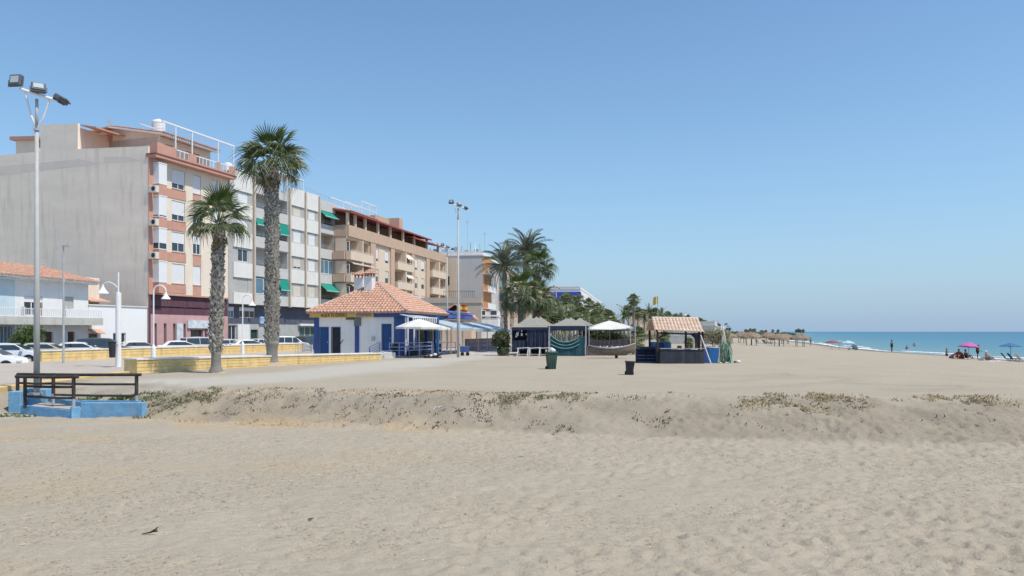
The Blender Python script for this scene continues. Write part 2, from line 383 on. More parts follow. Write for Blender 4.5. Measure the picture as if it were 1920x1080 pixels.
# ------------------------------------------------------------------ sea
m = bpy.data.materials.new('sea_water'); m.use_nodes = True; nt = m.node_tree; n = nt.nodes; l = nt.links
b = n['Principled BSDF']; b.inputs['Roughness'].default_value = 0.35; b.inputs['Specular IOR Level'].default_value = 0.3
tc = n.new('ShaderNodeTexCoord'); ge = n.new('ShaderNodeNewGeometry'); se = n.new('ShaderNodeSeparateXYZ'); l.new(ge.outputs['Position'], se.inputs[0])
at2 = n.new('ShaderNodeAttribute'); at2.attribute_name = 'depth'
nn = noise(0.012, 4, 0.6, (1, 2.5, 1)); 
ad = n.new('ShaderNodeMath'); ad.operation = 'MULTIPLY_ADD'; ad.inputs[1].default_value = 0.22; l.new(nn, ad.inputs[0]); l.new(at2.outputs['Fac'], ad.inputs[2])
r = n.new('ShaderNodeValToRGB'); l.new(ad.outputs[0], r.inputs[0]); cr = r.color_ramp
cr.elements[0].position = 0.10; cr.elements[0].color = (0.17, 0.25, 0.245, 1)
cr.elements[1].position = 0.30; cr.elements[1].color = (0.095, 0.22, 0.25, 1)
for p_, c_ in ((0.55, (0.05, 0.18, 0.245)), (0.9, (0.035, 0.145, 0.225)), (1.0, (0.022, 0.10, 0.20))):
    el_ = cr.elements.new(p_); el_.color = (*c_, 1)
l.new(r.outputs[0], b.inputs['Base Color'])
bu = n.new('ShaderNodeBump'); bu.inputs['Strength'].default_value = 0.5; bu.inputs['Distance'].default_value = 0.25
l.new(noise(0.9, 5, 0.6, (1, 0.6, 1)), bu.inputs['Height']); l.new(bu.outputs[0], b.inputs['Normal'])
sy = np.array(sorted(set(list(np.arange(-100, 240, 6.0))+geo(240, 60000, 10, 1.16))))
so_ = np.array([-14, -6, -2, 0, 2, 5, 10, 18, 30, 50, 80, 130, 220, 400, 800, 1600, 4000, 12000, 40000.])
SX = np.interp(sy, SHY, SHX)[:, None]+so_[None, :]
SX = np.where(sy[:, None] > 1500, SX+(sy[:, None]-1500)*0.36, SX)
SY = np.repeat(sy[:, None], len(so_), 1)
dep = np.clip(np.interp(so_, [-14, 0, 6, 25, 60, 140, 400, 3000], [0, 0.0, 0.10, 0.28, 0.5, 0.7, 0.8, 0.88])[None, :]+0*SY, 0, 1)
dep = np.maximum(dep, np.interp(SY, [500, 3000, 8000], [0, 0.5, 0.9]))
V = np.stack([SX.ravel(), SY.ravel(), np.full(SX.size, SEA)], 1)
ny, nx = SX.shape; idx = np.arange(nx*ny).reshape(ny, nx)
Fq = np.stack([idx[:-1, :-1].ravel(), idx[:-1, 1:].ravel(), idx[1:, 1:].ravel(), idx[1:, :-1].ravel()], 1)
me = np_mesh('sea', V, Fq, m); a_ = me.attributes.new('depth', 'FLOAT', 'POINT'); a_.data.foreach_set('value', dep.astype(np.float32).ravel())
tag(link('sea', me), 'calm turquoise sea reaching a darker blue horizon', kind='structure')
# breaking waves: ridged foam strips along the shore
m_foam = mat('sea_foam', (0.80, 0.82, 0.82), 0.7, 0.1, 1.5, 0.4, 6)
def foam(off, wid, y0, y1, hgt, seed, thr):
    yy = np.arange(y0, y1, 0.5); prof = np.array([0, 0.25, 0.5, 0.75, 1.0]); V = []; F_ = []
    wv = wid*np.clip(0.25+1.5*(vn(yy*0.11+seed, yy*0+seed)+0.5-thr), 0.0, 1.3)
    xo = np.interp(yy, SHY, SHX)+off+1.6*vn(yy*0.09, yy*0+seed*3)+0.5*vn(yy*0.5, yy*0+seed)
    for i in range(len(yy)):
        for p_ in prof: V.append((xo[i]+wv[i]*(p_-0.5), yy[i]+0.2*random.random(), SEA+0.02+hgt*math.sin(math.pi*p_)*min(1, wv[i])*(0.7+0.6*random.random())))
    for i in range(len(yy)-1):
        if wv[i] < 0.06: continue
        for j in range(4): a = i*5+j; F_.append((a, a+1, a+6, a+5))
    return tag(link('surf', np_mesh('surf', np.array(V), np.array(F_), m_foam, True)), 'white foam of a small wave breaking along the shore', kind='structure')
foam(0.5, 1.15, -60, 420, 0.10, 3, 0.22)
foam(3.0, 0.6, 40, 300, 0.2, 8, 0.55)

# ------------------------------------------------------------------ road, promenade
m_road = mat('asphalt', (0.16, 0.155, 0.15), 0.9, 0.12, 1.5, 0.3, 40)
m_prom = mat('promenade_concrete', (0.43, 0.38, 0.33), 0.9, 0.08, 0.6, 0.2, 20, dirt=(0.34, 0.30, 0.25, 0.4))
mb = MB(); mb.slab([tw(-60, -0.2, 0.60), tw(-60, 7.6, 0.60), tw(150, 7.6, 0.60), tw(150, -0.2, 0.60)], 0.3)
tag(mb.build('road', m_road), 'grey asphalt street in front of the apartment blocks', kind='structure')
mb = MB(); mb.slab([tw(-60, -0.0, 0.74), tw(-60, 1.2, 0.74), tw(150, 1.2, 0.74), tw(150, 0.0, 0.74)], 0.3)
tag(mb.build('pavement', m_prom), 'narrow pavement along the house fronts', kind='structure')
mb = MB(); mb.slab([tw(-42.3, 7.6, 0.80), tw(-39, 29.0, 0.80), tw(-27.5, 26.2, 0.805), tw(-9, 28.2, 0.805), tw(-2, 26.7, 0.80), tw(60, 27, 0.80), tw(60, 7.6, 0.80)], 0.5)
tag(mb.build('promenade', m_prom), 'beige concrete promenade between the two yellow walls', kind='structure')
mb = MB()
for k in range(10):
    t0 = -30+k*5.2; mb.box(t0, t0+0.12, -5.4, -3.2, 0.603, 0.607)
o = mb.build('parking_lines', mat('road_white', (0.6, 0.6, 0.6), 0.8, 0.2, 6)); o.location = (O0.x, O0.y, 0); o.rotation_euler = (0, 0, RZ); tag(o, 'white parking lines painted on the street', kind='structure')
# ------------------------------------------------------------------ building helpers
def wall_holes(mb, x0, x1, z0, z1, holes, y=0.0, dep=0.16):
    """facade in the plane y, outward normal -y, with rectangular openings that get reveals"""
    xs_ = sorted(set([x0, x1]+[v for h in holes for v in (h[0], h[1])])); zs_ = sorted(set([z0, z1]+[v for h in holes for v in (h[2], h[3])]))
    for i in range(len(xs_)-1):
        for j in range(len(zs_)-1):
            cx, cz = (xs_[i]+xs_[i+1])/2, (zs_[j]+zs_[j+1])/2
            if any(h[0] < cx < h[1] and h[2] < cz < h[3] for h in holes): continue
            mb.quad((xs_[i], y, zs_[j]), (xs_[i+1], y, zs_[j]), (xs_[i+1], y, zs_[j+1]), (xs_[i], y, zs_[j+1]))
    for h in holes:
        a, b_, c_, d_ = h[:4]; dp = h[4] if len(h) > 4 else dep; y2 = y+dp
        mb.quad((a, y, c_), (a, y2, c_), (a, y2, d_), (a, y, d_)); mb.quad((b_, y, c_), (b_, y, d_), (b_, y2, d_), (b_, y2, c_))
        mb.quad((a, y, d_), (a, y2, d_), (b_, y2, d_), (b_, y, d_)); mb.quad((a, y, c_), (b_, y, c_), (b_, y2, c_), (a, y2, c_))
        if len(h) > 4: mb.quad((a, y2, c_), (b_, y2, c_), (b_, y2, d_), (a, y2, d_))
_wc = {}
def window(parent, x, z, w, h, y=0.1, shut=0.0, shm=None, fm=None, gm=None, mull=1, face='y', sill=False):
    """window > glass, shutter; x,z = lower left corner in the wall; y = depth of the frame's face"""
    fm = fm or m_whitep; gm = gm or m_glass; shm = shm or m_shut
    key = (round(w, 2), round(h, 2), mull, fm.name, gm.name)
    if key not in _wc:
        mb = MB(); t = min(0.07, w*0.09); mb.box(0, w, 0, 0.06, 0, t); mb.box(0, w, 0, 0.06, h-t, h); mb.box(0, t, 0, 0.06, t, h-t); mb.box(w-t, w, 0, 0.06, t, h-t)
        for k in range(mull): xx = w*(k+1)/(mull+1); mb.box(xx-t/2, xx+t/2, 0.004, 0.06, t, h-t)
        g = MB(); g.box(0.01, w-0.01, 0.035, 0.055, 0.01, h-0.01)
        _wc[key] = (mb.mesh('window', fm), g.mesh('glass', gm))
    rot = (0, 0, 0); loc = (x, y, z)
    if face == 'x': rot = (0, 0, R(-90)); loc = (y, x, z)   # wall facing -x (towards the camera), x counted along +y leftwards
    o = link('window', _wc[key][0], parent, loc, rot); link('glass', _wc[key][1], o)
    if shut > 0:
        k2 = ('s', round(w, 2), round(h*shut, 2), shm.name)
        if k2 not in _wc:
            mb = MB(); hh = h*shut; nsl = max(2, int(hh/0.14))
            for i in range(nsl): z0 = hh*i/nsl; mb.box(0.03, w-0.03, -0.02, 0.004, z0+0.006, hh*(i+1)/nsl-0.006)
            mb.box(0.04, w-0.04, -0.008, 0.002, 0, hh)
            _wc[k2] = mb.mesh('shutter', shm)
        link('shutter', _wc[k2], o, (0, 0, h*(1-shut)))
    if sill:
        k3 = ('sl', round(w, 2))
        if k3 not in _wc: mb = MB(); mb.box(-0.06, w+0.06, -0.16, 0.0, -0.07, -0.01); _wc[k3] = mb.mesh('sill', m_terra if sill == 't' else m_white)
        link('sill', _wc[k3], o)
    return o
def railing(parent, p0, p1, h=1.0, n=12, m=None, name='railing', rails=(0, 1), th=0.035, posts=True):
    mb = MB(); p0, p1 = Vector(p0), Vector(p1)
    for r_ in rails: zz = Vector((0, 0, h*r_)); mb.obox(p0+zz, p1+zz, th, th)
    if posts:
        for i in range(n+1): q = p0.lerp(p1, i/n); mb.obox(q, q+Vector((0, 0, h)), th*0.7, th*0.7)
    return mb.build(name, m or m_whitep, parent)
def aircon(parent, x, y, z):
    mb = MB(); mb.bbox(x, x+0.85, y-0.62, y-0.3, z, z+0.6, 0.03); mb.box(x+0.1, x+0.15, y-0.3, y, z-0.08, z-0.02); mb.box(x+0.7, x+0.75, y-0.3, y, z-0.08, z-0.02)
    o = mb.build('air_conditioner', m_shutc, parent); f = MB()
    f.add([(x+0.36+0.22*math.cos(a), y-0.625, z+0.3+0.22*math.sin(a)) for a in [k*math.pi/6 for k in range(12)]], [tuple(range(12))]); f.build('fan_grille', m_black, o)
def awning(parent, x, z, w, drop, out, m, y=0.0, name='awning'):
    mb = MB(); n_ = 6
    for i in range(n_):
        a0, a1 = x+w*i/n_, x+w*(i+1)/n_
        mb.quad((a0, y-0.02, z), (a1, y-0.02, z), (a1, y-out, z-drop), (a0, y-out, z-drop)); mb.quad((a0, y-out, z-drop), (a1, y-out, z-drop), (a1, y-out, z-drop-0.12), (a0, y-out, z-drop-0.12))
    o = mb.build(name, m, parent); s = o.modifiers.new('thick', 'SOLIDIFY'); s.thickness = 0.012
    b_ = MB(); b_.obox((x, y-out, z-drop), (x+w, y-out, z-drop), 0.05, 0.05); b_.build('awning_bar', m_whitep, o); return o
def tile_rows(mb, A, B, C_, D_, sp=0.26, tl=0.42, r=0.11, lift=0.0):
    """barrel tiles on the plane A-B (eave) to D-C (ridge side); A,B,C,D 3D, C and D may coincide; columns run up the slope"""
    A, B, C_, D_ = map(Vector, (A, B, C_, D_)); ex = (B-A).normalized(); nrm = ex.cross(D_-A).normalized()
    if nrm.z < 0: nrm = -nrm
    up = nrm.cross(ex).normalized()
    if up.z < 0: up = -up
    W_ = (B-A).length; dx, du = (D_-A).dot(ex), (D_-A).dot(up); cx, cu = (C_-A).dot(ex), (C_-A).dot(up)
    n_ = int(W_/sp); sp = W_/n_
    for i in range(n_):
        x = (i+0.5)*sp; lim = max(du, cu)
        if dx > 1e-6 and x < dx: lim = min(lim, du*x/dx)
        if x > cx: lim = min(lim, cu*(W_-x)/(W_-cx))
        if lim < 0.1: continue
        k = 0; u = -0.05
        while u < lim:
            u2 = min(u+tl+0.05, lim+0.05); jx = random.uniform(-.012, .012); rr = r*random.uniform(.94, 1.06)
            pts = []
            for uu, h0, rad in ((u, 0.035, rr), (u2, 0.0, rr*0.85)):
                for q in range(5):
                    a = math.pi*q/4; pts.append(A+ex*(x+jx-math.cos(a)*rad)+up*uu+nrm*(h0+lift+math.sin(a)*rad*0.9))
            mb.add(pts, [(q, q+1, q+6, q+5) for q in range(4)]+[(0, 1, 2, 3, 4)])
            u += tl; k += 1
def antenna(x, y, z, h=1.6, parent=None):
    mb = MB(); mb.tube([(x, y, z), (x, y, z+h)], 0.03, 5)
    for i in range(5): mb.tube([(x-0.35, y+0.1, z+h-0.15-0.1*i), (x+0.35, y-0.1, z+h-0.15-0.1*i)], 0.015, 4)
    mb.tube([(x-0.3, y-0.45, z+h-0.3), (x+0.3, y+0.45, z+h-0.3)], 0.015, 4)
    return mb.build('antenna', m_steel, parent)

# ------------------------------------------------------------------ building 1: grey gable, terracotta and cream front
B0 = (O0.x, O0.y, 0.6)
b1 = thing('apartment_block', 'blank grey gabled block with a cream and terracotta street front, nearest of the row', 'apartment block', B0, RZ)
L1 = 10.75
rows = [(16.1, 18.1), (13.0, 15.05), (9.95, 12.0), (6.85, 8.9)]
c2, c3, c4 = (2.67, 4.43), (5.5, 6.65), (8.25, 9.45)
holes = [(c[0], c[1], r0+0.05, r1-0.05) for c in (c2, c3, c4) for r0, r1 in rows]
mb = MB(); wall_holes(mb, 0, L1, 5.85, 18.5, holes); mb.build('wall', m_cream, b1)
# gable (towards the camera): one thick plastered wall with its stepped top
mb = MB(); poly = [(0.0, 0), (0.0, 19.55), (8.64, 19.95), (8.64, 22.45), (13.5, 22.7), (13.5, 20.1), (26, 20.1), (26, 0)]
n_ = len(poly); v = [(-0.25, y, z) for y, z in poly]+[(0, y, z) for y, z in poly]
mb.add(v, [tuple(range(n_)), tuple(range(2*n_-1, n_-1, -1))]+[(i, n_+i, n_+(i+1) % n_, (i+1) % n_) for i in range(n_)])
mb.build('gable_wall', m_gable, b1)
mb = MB(); mb.add([(-0.254, 5.5, 18.3), (-0.254, 26, 17.9), (-0.254, 26, 19.0), (-0.254, 8.5, 18.95)], [(0, 3, 2, 1)]); mb.add([(-0.253, 0.5, 18.2), (-0.253, 5.4, 18.3), (-0.253, 5.4, 18.9), (-0.253, 2.5, 18.75)], [(0, 3, 2, 1)]); mb.build('render_band', mat('dark_render_band', (0.76, 0.67, 0.58), 0.95, 0.05, 0.4, 0.3, 2.2), b1)  # thin darker band across the upper gable
mb = MB(); mb.box(0, L1, 0.22, 26, 5.85, 18.5); mb.box(0, L1, 6, 26, 0, 5.85); mb.build('building_core', m_cream, b1)
mb = MB(); mb.box(-0.27, 0.28, -0.06, -0.004, 5.85, 18.55); mb.build('corner_strip', m_terra, b1)
# spandrels
for r0, r1 in rows:
    lo = r0-1.02 if r0 > 7 else 5.85
    mb = MB(); mb.box(0.30, c2[1]+0.1, -0.05, -0.003, lo+0.12, r0-0.06); mb.build('spandrel', m_terra, b1)
    for c in (c3, c4): mb = MB(); mb.box(c[0], c[1], -0.04, -0.003, lo+0.02, r0-0.08); mb.build('spandrel', m_terra, b1)
mb = MB(); mb.box(-0.3, L1+0.02, -0.10, -0.003, 5.70, 5.85); mb.build('string_course', m_terra, b1)
sh = [[1.0, .72, 1.0, 1.0], [.82, .7, .5, 1.0], [.6, .55, .45, 1.0], [1.0, 1.0, 1.0, 1.0]]
for ri, (r0, r1) in enumerate(rows):
    for ci, c in enumerate((c2, c3, c4)):
        window(b1, c[0]+0.03, r0+0.08, c[1]-c[0]-0.06, r1-r0-0.16, 0.07, sh[ri][ci+1] if ci < 2 else 1.0, sill='t')
# bay windows
for ri, (r0, r1) in enumerate(rows):
    bay = MB(); bay.box(0.26, 1.26, -0.75, 0.0, r0-1.0, r0); bay.build('bay_base', m_terra, b1)
    bay = MB(); bay.box(0.24, 1.28, -0.77, 0.0, r0, r0+0.08); bay.box(0.24, 1.28, -0.77, 0, r1-0.08, r1+0.02)
    for x_, y_ in ((0.26, -0.75), (1.2, -0.75), (0.26, -0.06)): bay.box(x_, x_+0.06, y_, y_+0.06, r0+0.08, r1-0.08)
    bo = bay.build('bay_window', m_whitep, b1)
    g = MB(); g.box(0.29, 1.23, -0.72, 0.0, r0+0.08, r1-0.08); g.build('glass', m_glass, bo)
    f = [1.0, 0.94, 0.72, 1.0][ri]; s = MB(); zz = r1-0.08-(r1-r0-0.16)*f; s.box(0.325, 1.195, -0.745, -0.722, zz, r1-0.09); s.box(0.265, 0.288, -0.685, -0.065, zz, r1-0.09); s.build('shutter', m_shut, bo)
    if ri < 4: aircon(b1, -0.22, -0.42, r0-0.62) if False else None
for z_ in (15.55, 12.45, 9.35, 6.3)[:3]:
    mb = MB(); mb.bbox(-0.38, 0.05, -1.0, -0.1, z_-0.35, z_+0.28, 0.03); o = mb.build('air_conditioner', m_shutc, b1)
    f = MB(); f.add([(-0.384, -0.68+0.22*math.cos(a), z_-0.03+0.22*math.sin(a)) for a in [k*math.pi/6 for k in range(12)]], [tuple(range(11, -1, -1))]); f.build('fan_grille', m_black, o)
# cornice and roof parapet
mb = MB(); mb.box(-0.3, L1+0.1, -0.95, 0.3, 18.5, 18.75); mb.box(0.0, L1+0.1, 0.3, 26, 18.5, 18.75); mb.build('cornice', m_terra, b1)
mb = MB(); mb.box(-0.34, L1+0.14, -1.0, 0.2, 18.75, 18.86); mb.build('cornice_edge', mat('maroon_edge', (0.22, 0.075, 0.07), 0.8, 0.1), b1)
mb = MB()
for a, b_, t in ((-0.1, 0.7, 1.3), (0.7, 2.3, 1.25), (4.0, 5.0, 1.2), (8.0, 8.5, 1.2), (10.0, L1, 1.2)): mb.box(a, b_, -0.9, -0.7, 18.86, 18.6+t)
mb.box(2.3, 4.0, -0.9, -0.7, 18.86, 19.05); mb.box(5.0, 8.0, -0.9, -0.7, 18.86, 19.05); mb.box(8.5, 10.0, -0.9, -0.7, 18.86, 19.05)
mb.box(-0.1, 0.1, -0.7, 0.0, 18.86, 19.85)
mb.build('roof_parapet', m_terra, b1)
for a, b_ in ((2.3, 4.0), (5.0, 8.0), (8.5, 10.0)): railing(b1, (a, -0.8, 19.06), (b_, -0.8, 19.06), 0.68, int((b_-a)/0.5), rails=(1,), th=0.09)
mb = MB()
for x_ in (2.3, 4.5, 8.2, 10.6): mb.obox((x_, -0.8, 19.0), (x_, -0.8, 22.0), 0.1, 0.1)
mb.obox((0.6, -0.8, 22.05), (10.7, -0.8, 22.05), 0.14, 0.14); mb.obox((1.2, 2.6, 22.3), (10.6, 2.6, 22.3), 0.07, 0.07)
for x_ in (1.2, 3.2, 5.0, 6.8, 8.6, 10.4): mb.obox((x_, -0.8, 22.1), (x_, 2.6, 22.3), 0.04, 0.04)
mb.build('roof_pergola', m_whitep, b1)
# penthouse set back on the roof
mb = MB(); wall_holes(mb, 3.5, 10.6, 18.75, 21.6, [(4.2, 5.2, 19.4, 21.0), (7.0, 9.0, 18.9, 21.0)], y=2.2); mb.box(3.5, 10.6, 2.5, 13.4, 18.75, 21.6)
mb.quad((3.5, 13.4, 18.75), (3.5, 2.2, 18.75), (3.5, 2.2, 21.6), (3.5, 13.4, 21.6)); mb.add([(3.5, 2.2, 21.6), (3.5, 13.4, 21.6), (3.5, 13.4, 22.3), (3.5, 8.0, 22.75), (3.5, 2.2, 21.68)], [(4, 3, 2, 1, 0)]); mb.add([(10.6, 2.2, 21.6), (10.6, 13.4, 21.6), (10.6, 13.4, 22.3), (10.6, 8.0, 22.75), (10.6, 2.2, 21.68)], [(0, 1, 2, 3, 4)]); mb.build('penthouse_wall', m_cream, b1)
mb = MB(); mb.slab([(2.7, 8.0, 22.9), (10.9, 8.0, 22.9), (10.9, 13.8, 22.35), (2.7, 13.8, 22.35)], 0.14); mb.build('rear_roof', m_tile, b1)
mb = MB(); mb.slab([(2.7, 1.2, 21.65), (10.9, 1.2, 21.65), (10.9, 8.0, 22.9), (2.7, 8.0, 22.9)], 0.16); pr = mb.build('penthouse_roof', m_white, b1)
mb = MB(); tile_rows(mb, (2.7, 1.1, 21.7), (10.9, 1.1, 21.7), (10.9, 8.0, 22.95), (2.7, 8.0, 22.95), 0.3, 0.5, 0.12); mb.build('roof_tiles', m_tile, pr, kind='stuff')
mb = MB(); mb.box(3.4, 6.0, 8.3, 13.45, 21.6, 22.3); mb.build('stair_box', m_terra, b1)
for y_, w_ in ((4.0, 0.9), (9.0, 0.7), (11.8, 1.2)): window(b1, y_, 19.9, w_, 0.9, 3.47, 0, face='x', gm=m_dark)
mb = MB(); mb.box(0.0, 3.5, 8.7, 13.4, 19.95, 22.1); mb.build('terrace_annex', m_cream, b1)
mb = MB(); mb.slab([(0, 6.6, 22.0), (3.6, 6.6, 22.0), (3.6, 8.6, 22.4), (0, 8.6, 22.4)], 0.12); mb.build('terrace_roof', m_terra, b1)
mb = MB(); mb.box(0.3, 6, 14.5, 17.5, 20.1, 21.6); mb.build('roof_hut', m_cream, b1); mb = MB(); mb.slab([(0, 14.1, 21.75), (6.2, 14.1, 21.75), (6.2, 18, 22.0), (0, 18, 22.0)], 0.35); mb.build('hut_roof', m_terra, b1)
mb = MB(); mb.lathe([(0.62, 0), (0.66, 0.15), (0.66, 1.0), (0.5, 1.2), (0.2, 1.25), (0.2, 1.35), (0.0, 1.36)], 20, (6.2, 5.0, 22.9)); mb.box(5.5, 6.9, 4.4, 5.6, 22.4, 22.9); mb.build('water_tank', m_white, b1, smooth=False)
antenna(0.6, 15.5, 20.4, 3.6, b1); antenna(4.2, 9.5, 22.3, 1.9, b1); antenna(2.2, 12.4, 21.8, 1.2, b1)
# ground floors
m_purp = mat('purple_shopfront', (0.12, 0.055, 0.075), 0.6, 0.12, 1.5, dirt=(0.2, 0.12, 0.15, 0.4))
m_pinkw = mat('pink_shop_wall', (0.53, 0.33, 0.32), 0.8, 0.08, 1.5)
mb = MB(); mb.box(-0.25, 0.0, -0.04, -0.002, 0, 5.69); mb.box(0, L1, 0.28, 6.0, 3.85, 5.7); mb.build('mezzanine_wall', m_purp, b1)
mb = MB(); mb.box(0.0, L1, 0.1, 0.26, 3.85, 4.5); mb.box(0.0, L1, 0.16, 0.27, 4.6, 5.3); mb.build('shop_fascia', m_purp, b1)
for x_ in (0.1, 2.3, 4.9, 7.6): mb = MB(); mb.box(x_, x_+2.1, 0.12, 0.155, 4.66, 5.24); mb.build('fascia_panel', m_purp, b1)
slots = [(0.5, 0.85), (1.7, 2.05), (2.9, 3.25), (4.2, 4.6), (8.05, 8.4), (8.9, 9.2), (9.6, 9.95)]
hl = [(a, b_, 0.4, 3.0) for a, b_ in slots]+[(5.25, 7.0, 0.1, 2.4)]
mb = MB(); wall_holes(mb, 0, L1, 0, 3.85, hl, y=0.05, dep=0.3); mb.box(0, L1, 0.36, 6, 0, 3.84); mb.build('shop_wall', m_pinkw, b1)
for a, b_ in slots: mb = MB(); mb.box(a+0.003, b_-0.003, 0.3, 0.34, 0.4, 3.0); mb.build('window_slot', mat('dim_glass', (0.16, 0.155, 0.155), 0.2, 0.2), b1)
mb = MB(); mb.box(5.27, 6.98, 0.3, 0.34, 0.1, 2.4); mb.build('shop_door', m_glass, b1)
m_poster = mat('printed_sign', (0.75, 0.77, 0.80), 0.6, 0, 2.2, col2=(0.42, 0.50, 0.55), detail=6)
mb = MB(); mb.box(4.75, 7.7, -0.12, 0.04, 2.55, 3.35); mb.build('shop_sign', m_poster, b1)
mb = MB(); mb.box(3.3, 4.15, -0.05, 0.04, 0.6, 3.0); mb.build('poster_panel', m_poster, b1)
for z_ in (0.8, 1.75): mb = MB(); mb.box(7.25, 7.6, -0.02, 0.04, z_, z_+0.7); mb.build('notice_frame', m_purp, b1)

# ------------------------------------------------------------------ building 2: white and grey
m_grey2 = mat('grey_render', (0.44, 0.43, 0.41), 0.85, 0.06, 1.2, dirt=(0.33, 0.32, 0.30, 0.35))
m_lgrey = mat('light_grey_render', (0.54, 0.53, 0.51), 0.85, 0.06, 1.2)
m_pan = mat('off_white_panel', (0.72, 0.70, 0.66), 0.8, 0.04, 1.2, dirt=(0.55, 0.52, 0.47, 0.3))
m_beige = mat('beige_pilaster', (0.55, 0.47, 0.38), 0.8, 0.08, 1.5)
m_ngrey = mat('slate_blue_shopfront', (0.095, 0.105, 0.135), 0.7, 0.12, 1.2)
T0 = 10.8; b2o = tw(T0, 0, 0.6)
b2 = thing('apartment_block', 'white panelled apartment block with grey balconies and green awnings behind the tall palm', 'apartment block', b2o, RZ)
L2 = 21.0
def P(px): return px_t(px)-T0
cols = [(P(436), P(472), 'w'), (P(477), P(540), 'b'), (P(543), P(569.5), 'w'), (P(572), P(595.5), 'w'), (P(598.5), P(626), 'b')]
rws = [(6.6, 8.05), (9.9, 11.35), (13.2, 14.65), (16.45, 17.55)]
mb = MB(); hl = []
for a, b_, k in cols:
    for r0, r1 in rws:
        if k == 'w': w_ = (b_-a); cx = (a+b_)/2+0.1; hl.append((cx-w_*0.27, cx+w_*0.27, r0, r1))
        else: hl.append((a+0.15, b_-0.15, r0-0.15, r1+0.35, 1.3))
wall_holes(mb, 0, L2, 5.25, 18.0, hl); mb.quad((0, 0, 18), (L2, 0, 18), (L2, 18, 18), (0, 18, 18)); mb.quad((0, 18, 0), (0, 0, 0), (0, 0, 18), (0, 18, 18)); mb.quad((L2, 0, 0), (L2, 18, 0), (L2, 18, 18), (L2, 0, 18)); mb.quad((0, 0, 5.25), (0, 1.6, 5.25), (L2, 1.6, 5.25), (L2, 0, 5.25))
mb.build('wall', m_grey2, b2)
for ci, (a, b_, k) in enumerate(cols):
    if k == 'w':
        zs = [5.25]+[v for r_ in rws for v in (r_[0]-0.1, r_[1]+0.1)]+[19.75]
        for i in range(0, len(zs), 2): mb = MB(); mb.box(a+0.03, b_-0.03, -0.14, -0.003, zs[i], zs[i+1]); mb.build('facade_panel', m_pan, b2)
        for ri, (r0, r1) in enumerate(rws):
            w_ = (b_-a)*0.54; cx = (a+b_)/2+0.1; s_ = random.choice([1.0, 1.0, 1.0, 0.8]); sm = m_shutc if random.random() < 0.3 else m_shut
            if ci == 0: s_ = [1.0, 0, 0.85, 1.0][ri]; sm = m_shut if ri else mat('grey_shutter', (0.45, 0.44, 0.42), 0.6, 0.05)
            window(b2, cx-w_/2+0.02, r0+0.02, w_-0.04, r1-r0-0.04, 0.05, s_, sm)
    else:
        for ri, (r0, r1) in enumerate(rws):
            if (ci, ri) in ((1, 0), (4, 1)): window(b2, a+0.2, r0-0.1, b_-a-0.4, r1-r0+0.35, 0.05, 0, gm=m_glassb, mull=3 if ci == 1 else 2)
            else:
                railing(b2, (a+0.2, 0.05, r0-0.12), (b_-0.2, 0.05, r0-0.12), 0.5, 8, rails=(0.5, 1), th=0.03, m=m_steel)
                mb = MB(); mb.box(a+0.6, a+1.5, 1.25, 1.28, r0-0.1, r1); mb.build('balcony_door', m_glass, b2)
        mb = MB(); mb.box(a+0.02, b_-0.02, -0.08, -0.003, 5.25, rws[0][0]-0.15); mb.build('balcony_parapet', m_lgrey, b2)
        for i in range(3): mb = MB(); mb.box(a+0.02, b_-0.02, -0.08, -0.003, rws[i][1]+0.45, rws[i+1][0]-0.2); mb.build('balcony_parapet', m_lgrey, b2)
for px in (474.5, 541.5, 571, 597): x_ = P(px); mb = MB(); mb.box(x_-0.12, x_+0.12, -0.3, -0.003, 5.15, 19.6 if px > 500 else 19.8); mb.build('pilaster', m_beige, b2)
a, b_ = cols[1][:2]; awning(b2, a+0.1, rws[2][1]+0.45, (b_-a)*0.5, 0.75, 0.35, m_awn); awning(b2, a+(b_-a)*0.7, rws[2][1]+0.4, (b_-a)*0.28, 1.3, 0.3, m_awn); awning(b2, a+(b_-a)*0.7, rws[0][1]+0.4, (b_-a)*0.28, 1.3, 0.4, m_awn)
a, b_ = cols[4][:2]; awning(b2, a+0.1, rws[3][1]+0.4, b_-a, 0.75, 0.85, m_awn); awning(b2, a+0.1, rws[0][1]+0.4, b_-a, 0.95, 1.1, m_awn)
mb = MB(); mb.box(cols[1][0], cols[1][1], 0.6, 0.8, 18.0, 19.0); mb.box(cols[4][0], L2, -0.1, 0.1, 18.0, 19.35); mb.box(0.1, L2, 4, 17, 18.0, 20.3); mb.box(0.0, cols[0][0], -0.1, 0.1, 18.0, 19.4); mb.build('roof_storey', m_lgrey, b2)
mb = MB(); mb.box(2.0, 9.5, 0.2, 4.2, 20.0, 20.15); mb.build('roof_canopy', m_white, b2)
mb = MB(); xa, xb = cols[1][1]-3.2, cols[2][1]+0.1
for x_, y_ in ((xa, 0.2), (xb, 0.2), ((xa+xb)/2, 0.2), (xb, 3)): mb.obox((x_, y_, 18.0), (x_, y_, 21.1), 0.1, 0.1)
mb.slab([(xa, 0.1, 21.2), (xb+.1, 0.1, 21.2), (xb+.1, 3.2, 21.2), (xa, 3.2, 21.2)], 0.1); mb.build('roof_pergola', m_whitep, b2)
railing(b2, (cols[3][0], 0.4, 19.75), (L2, 0.4, 19.2), 0.8, 8, rails=(1,), m=m_steel, th=0.03)
mb = MB(); mb.lathe([(0.6, 0), (0.6, 1.5), (0.2, 1.7), (0, 1.7)], 16, (6.0, 5.0, 20.3)); mb.build('water_tank', m_white, b2)
antenna(15, 3.5, 19.5, 2.0, b2); antenna(11, 6, 20.2, 1.2, b2)
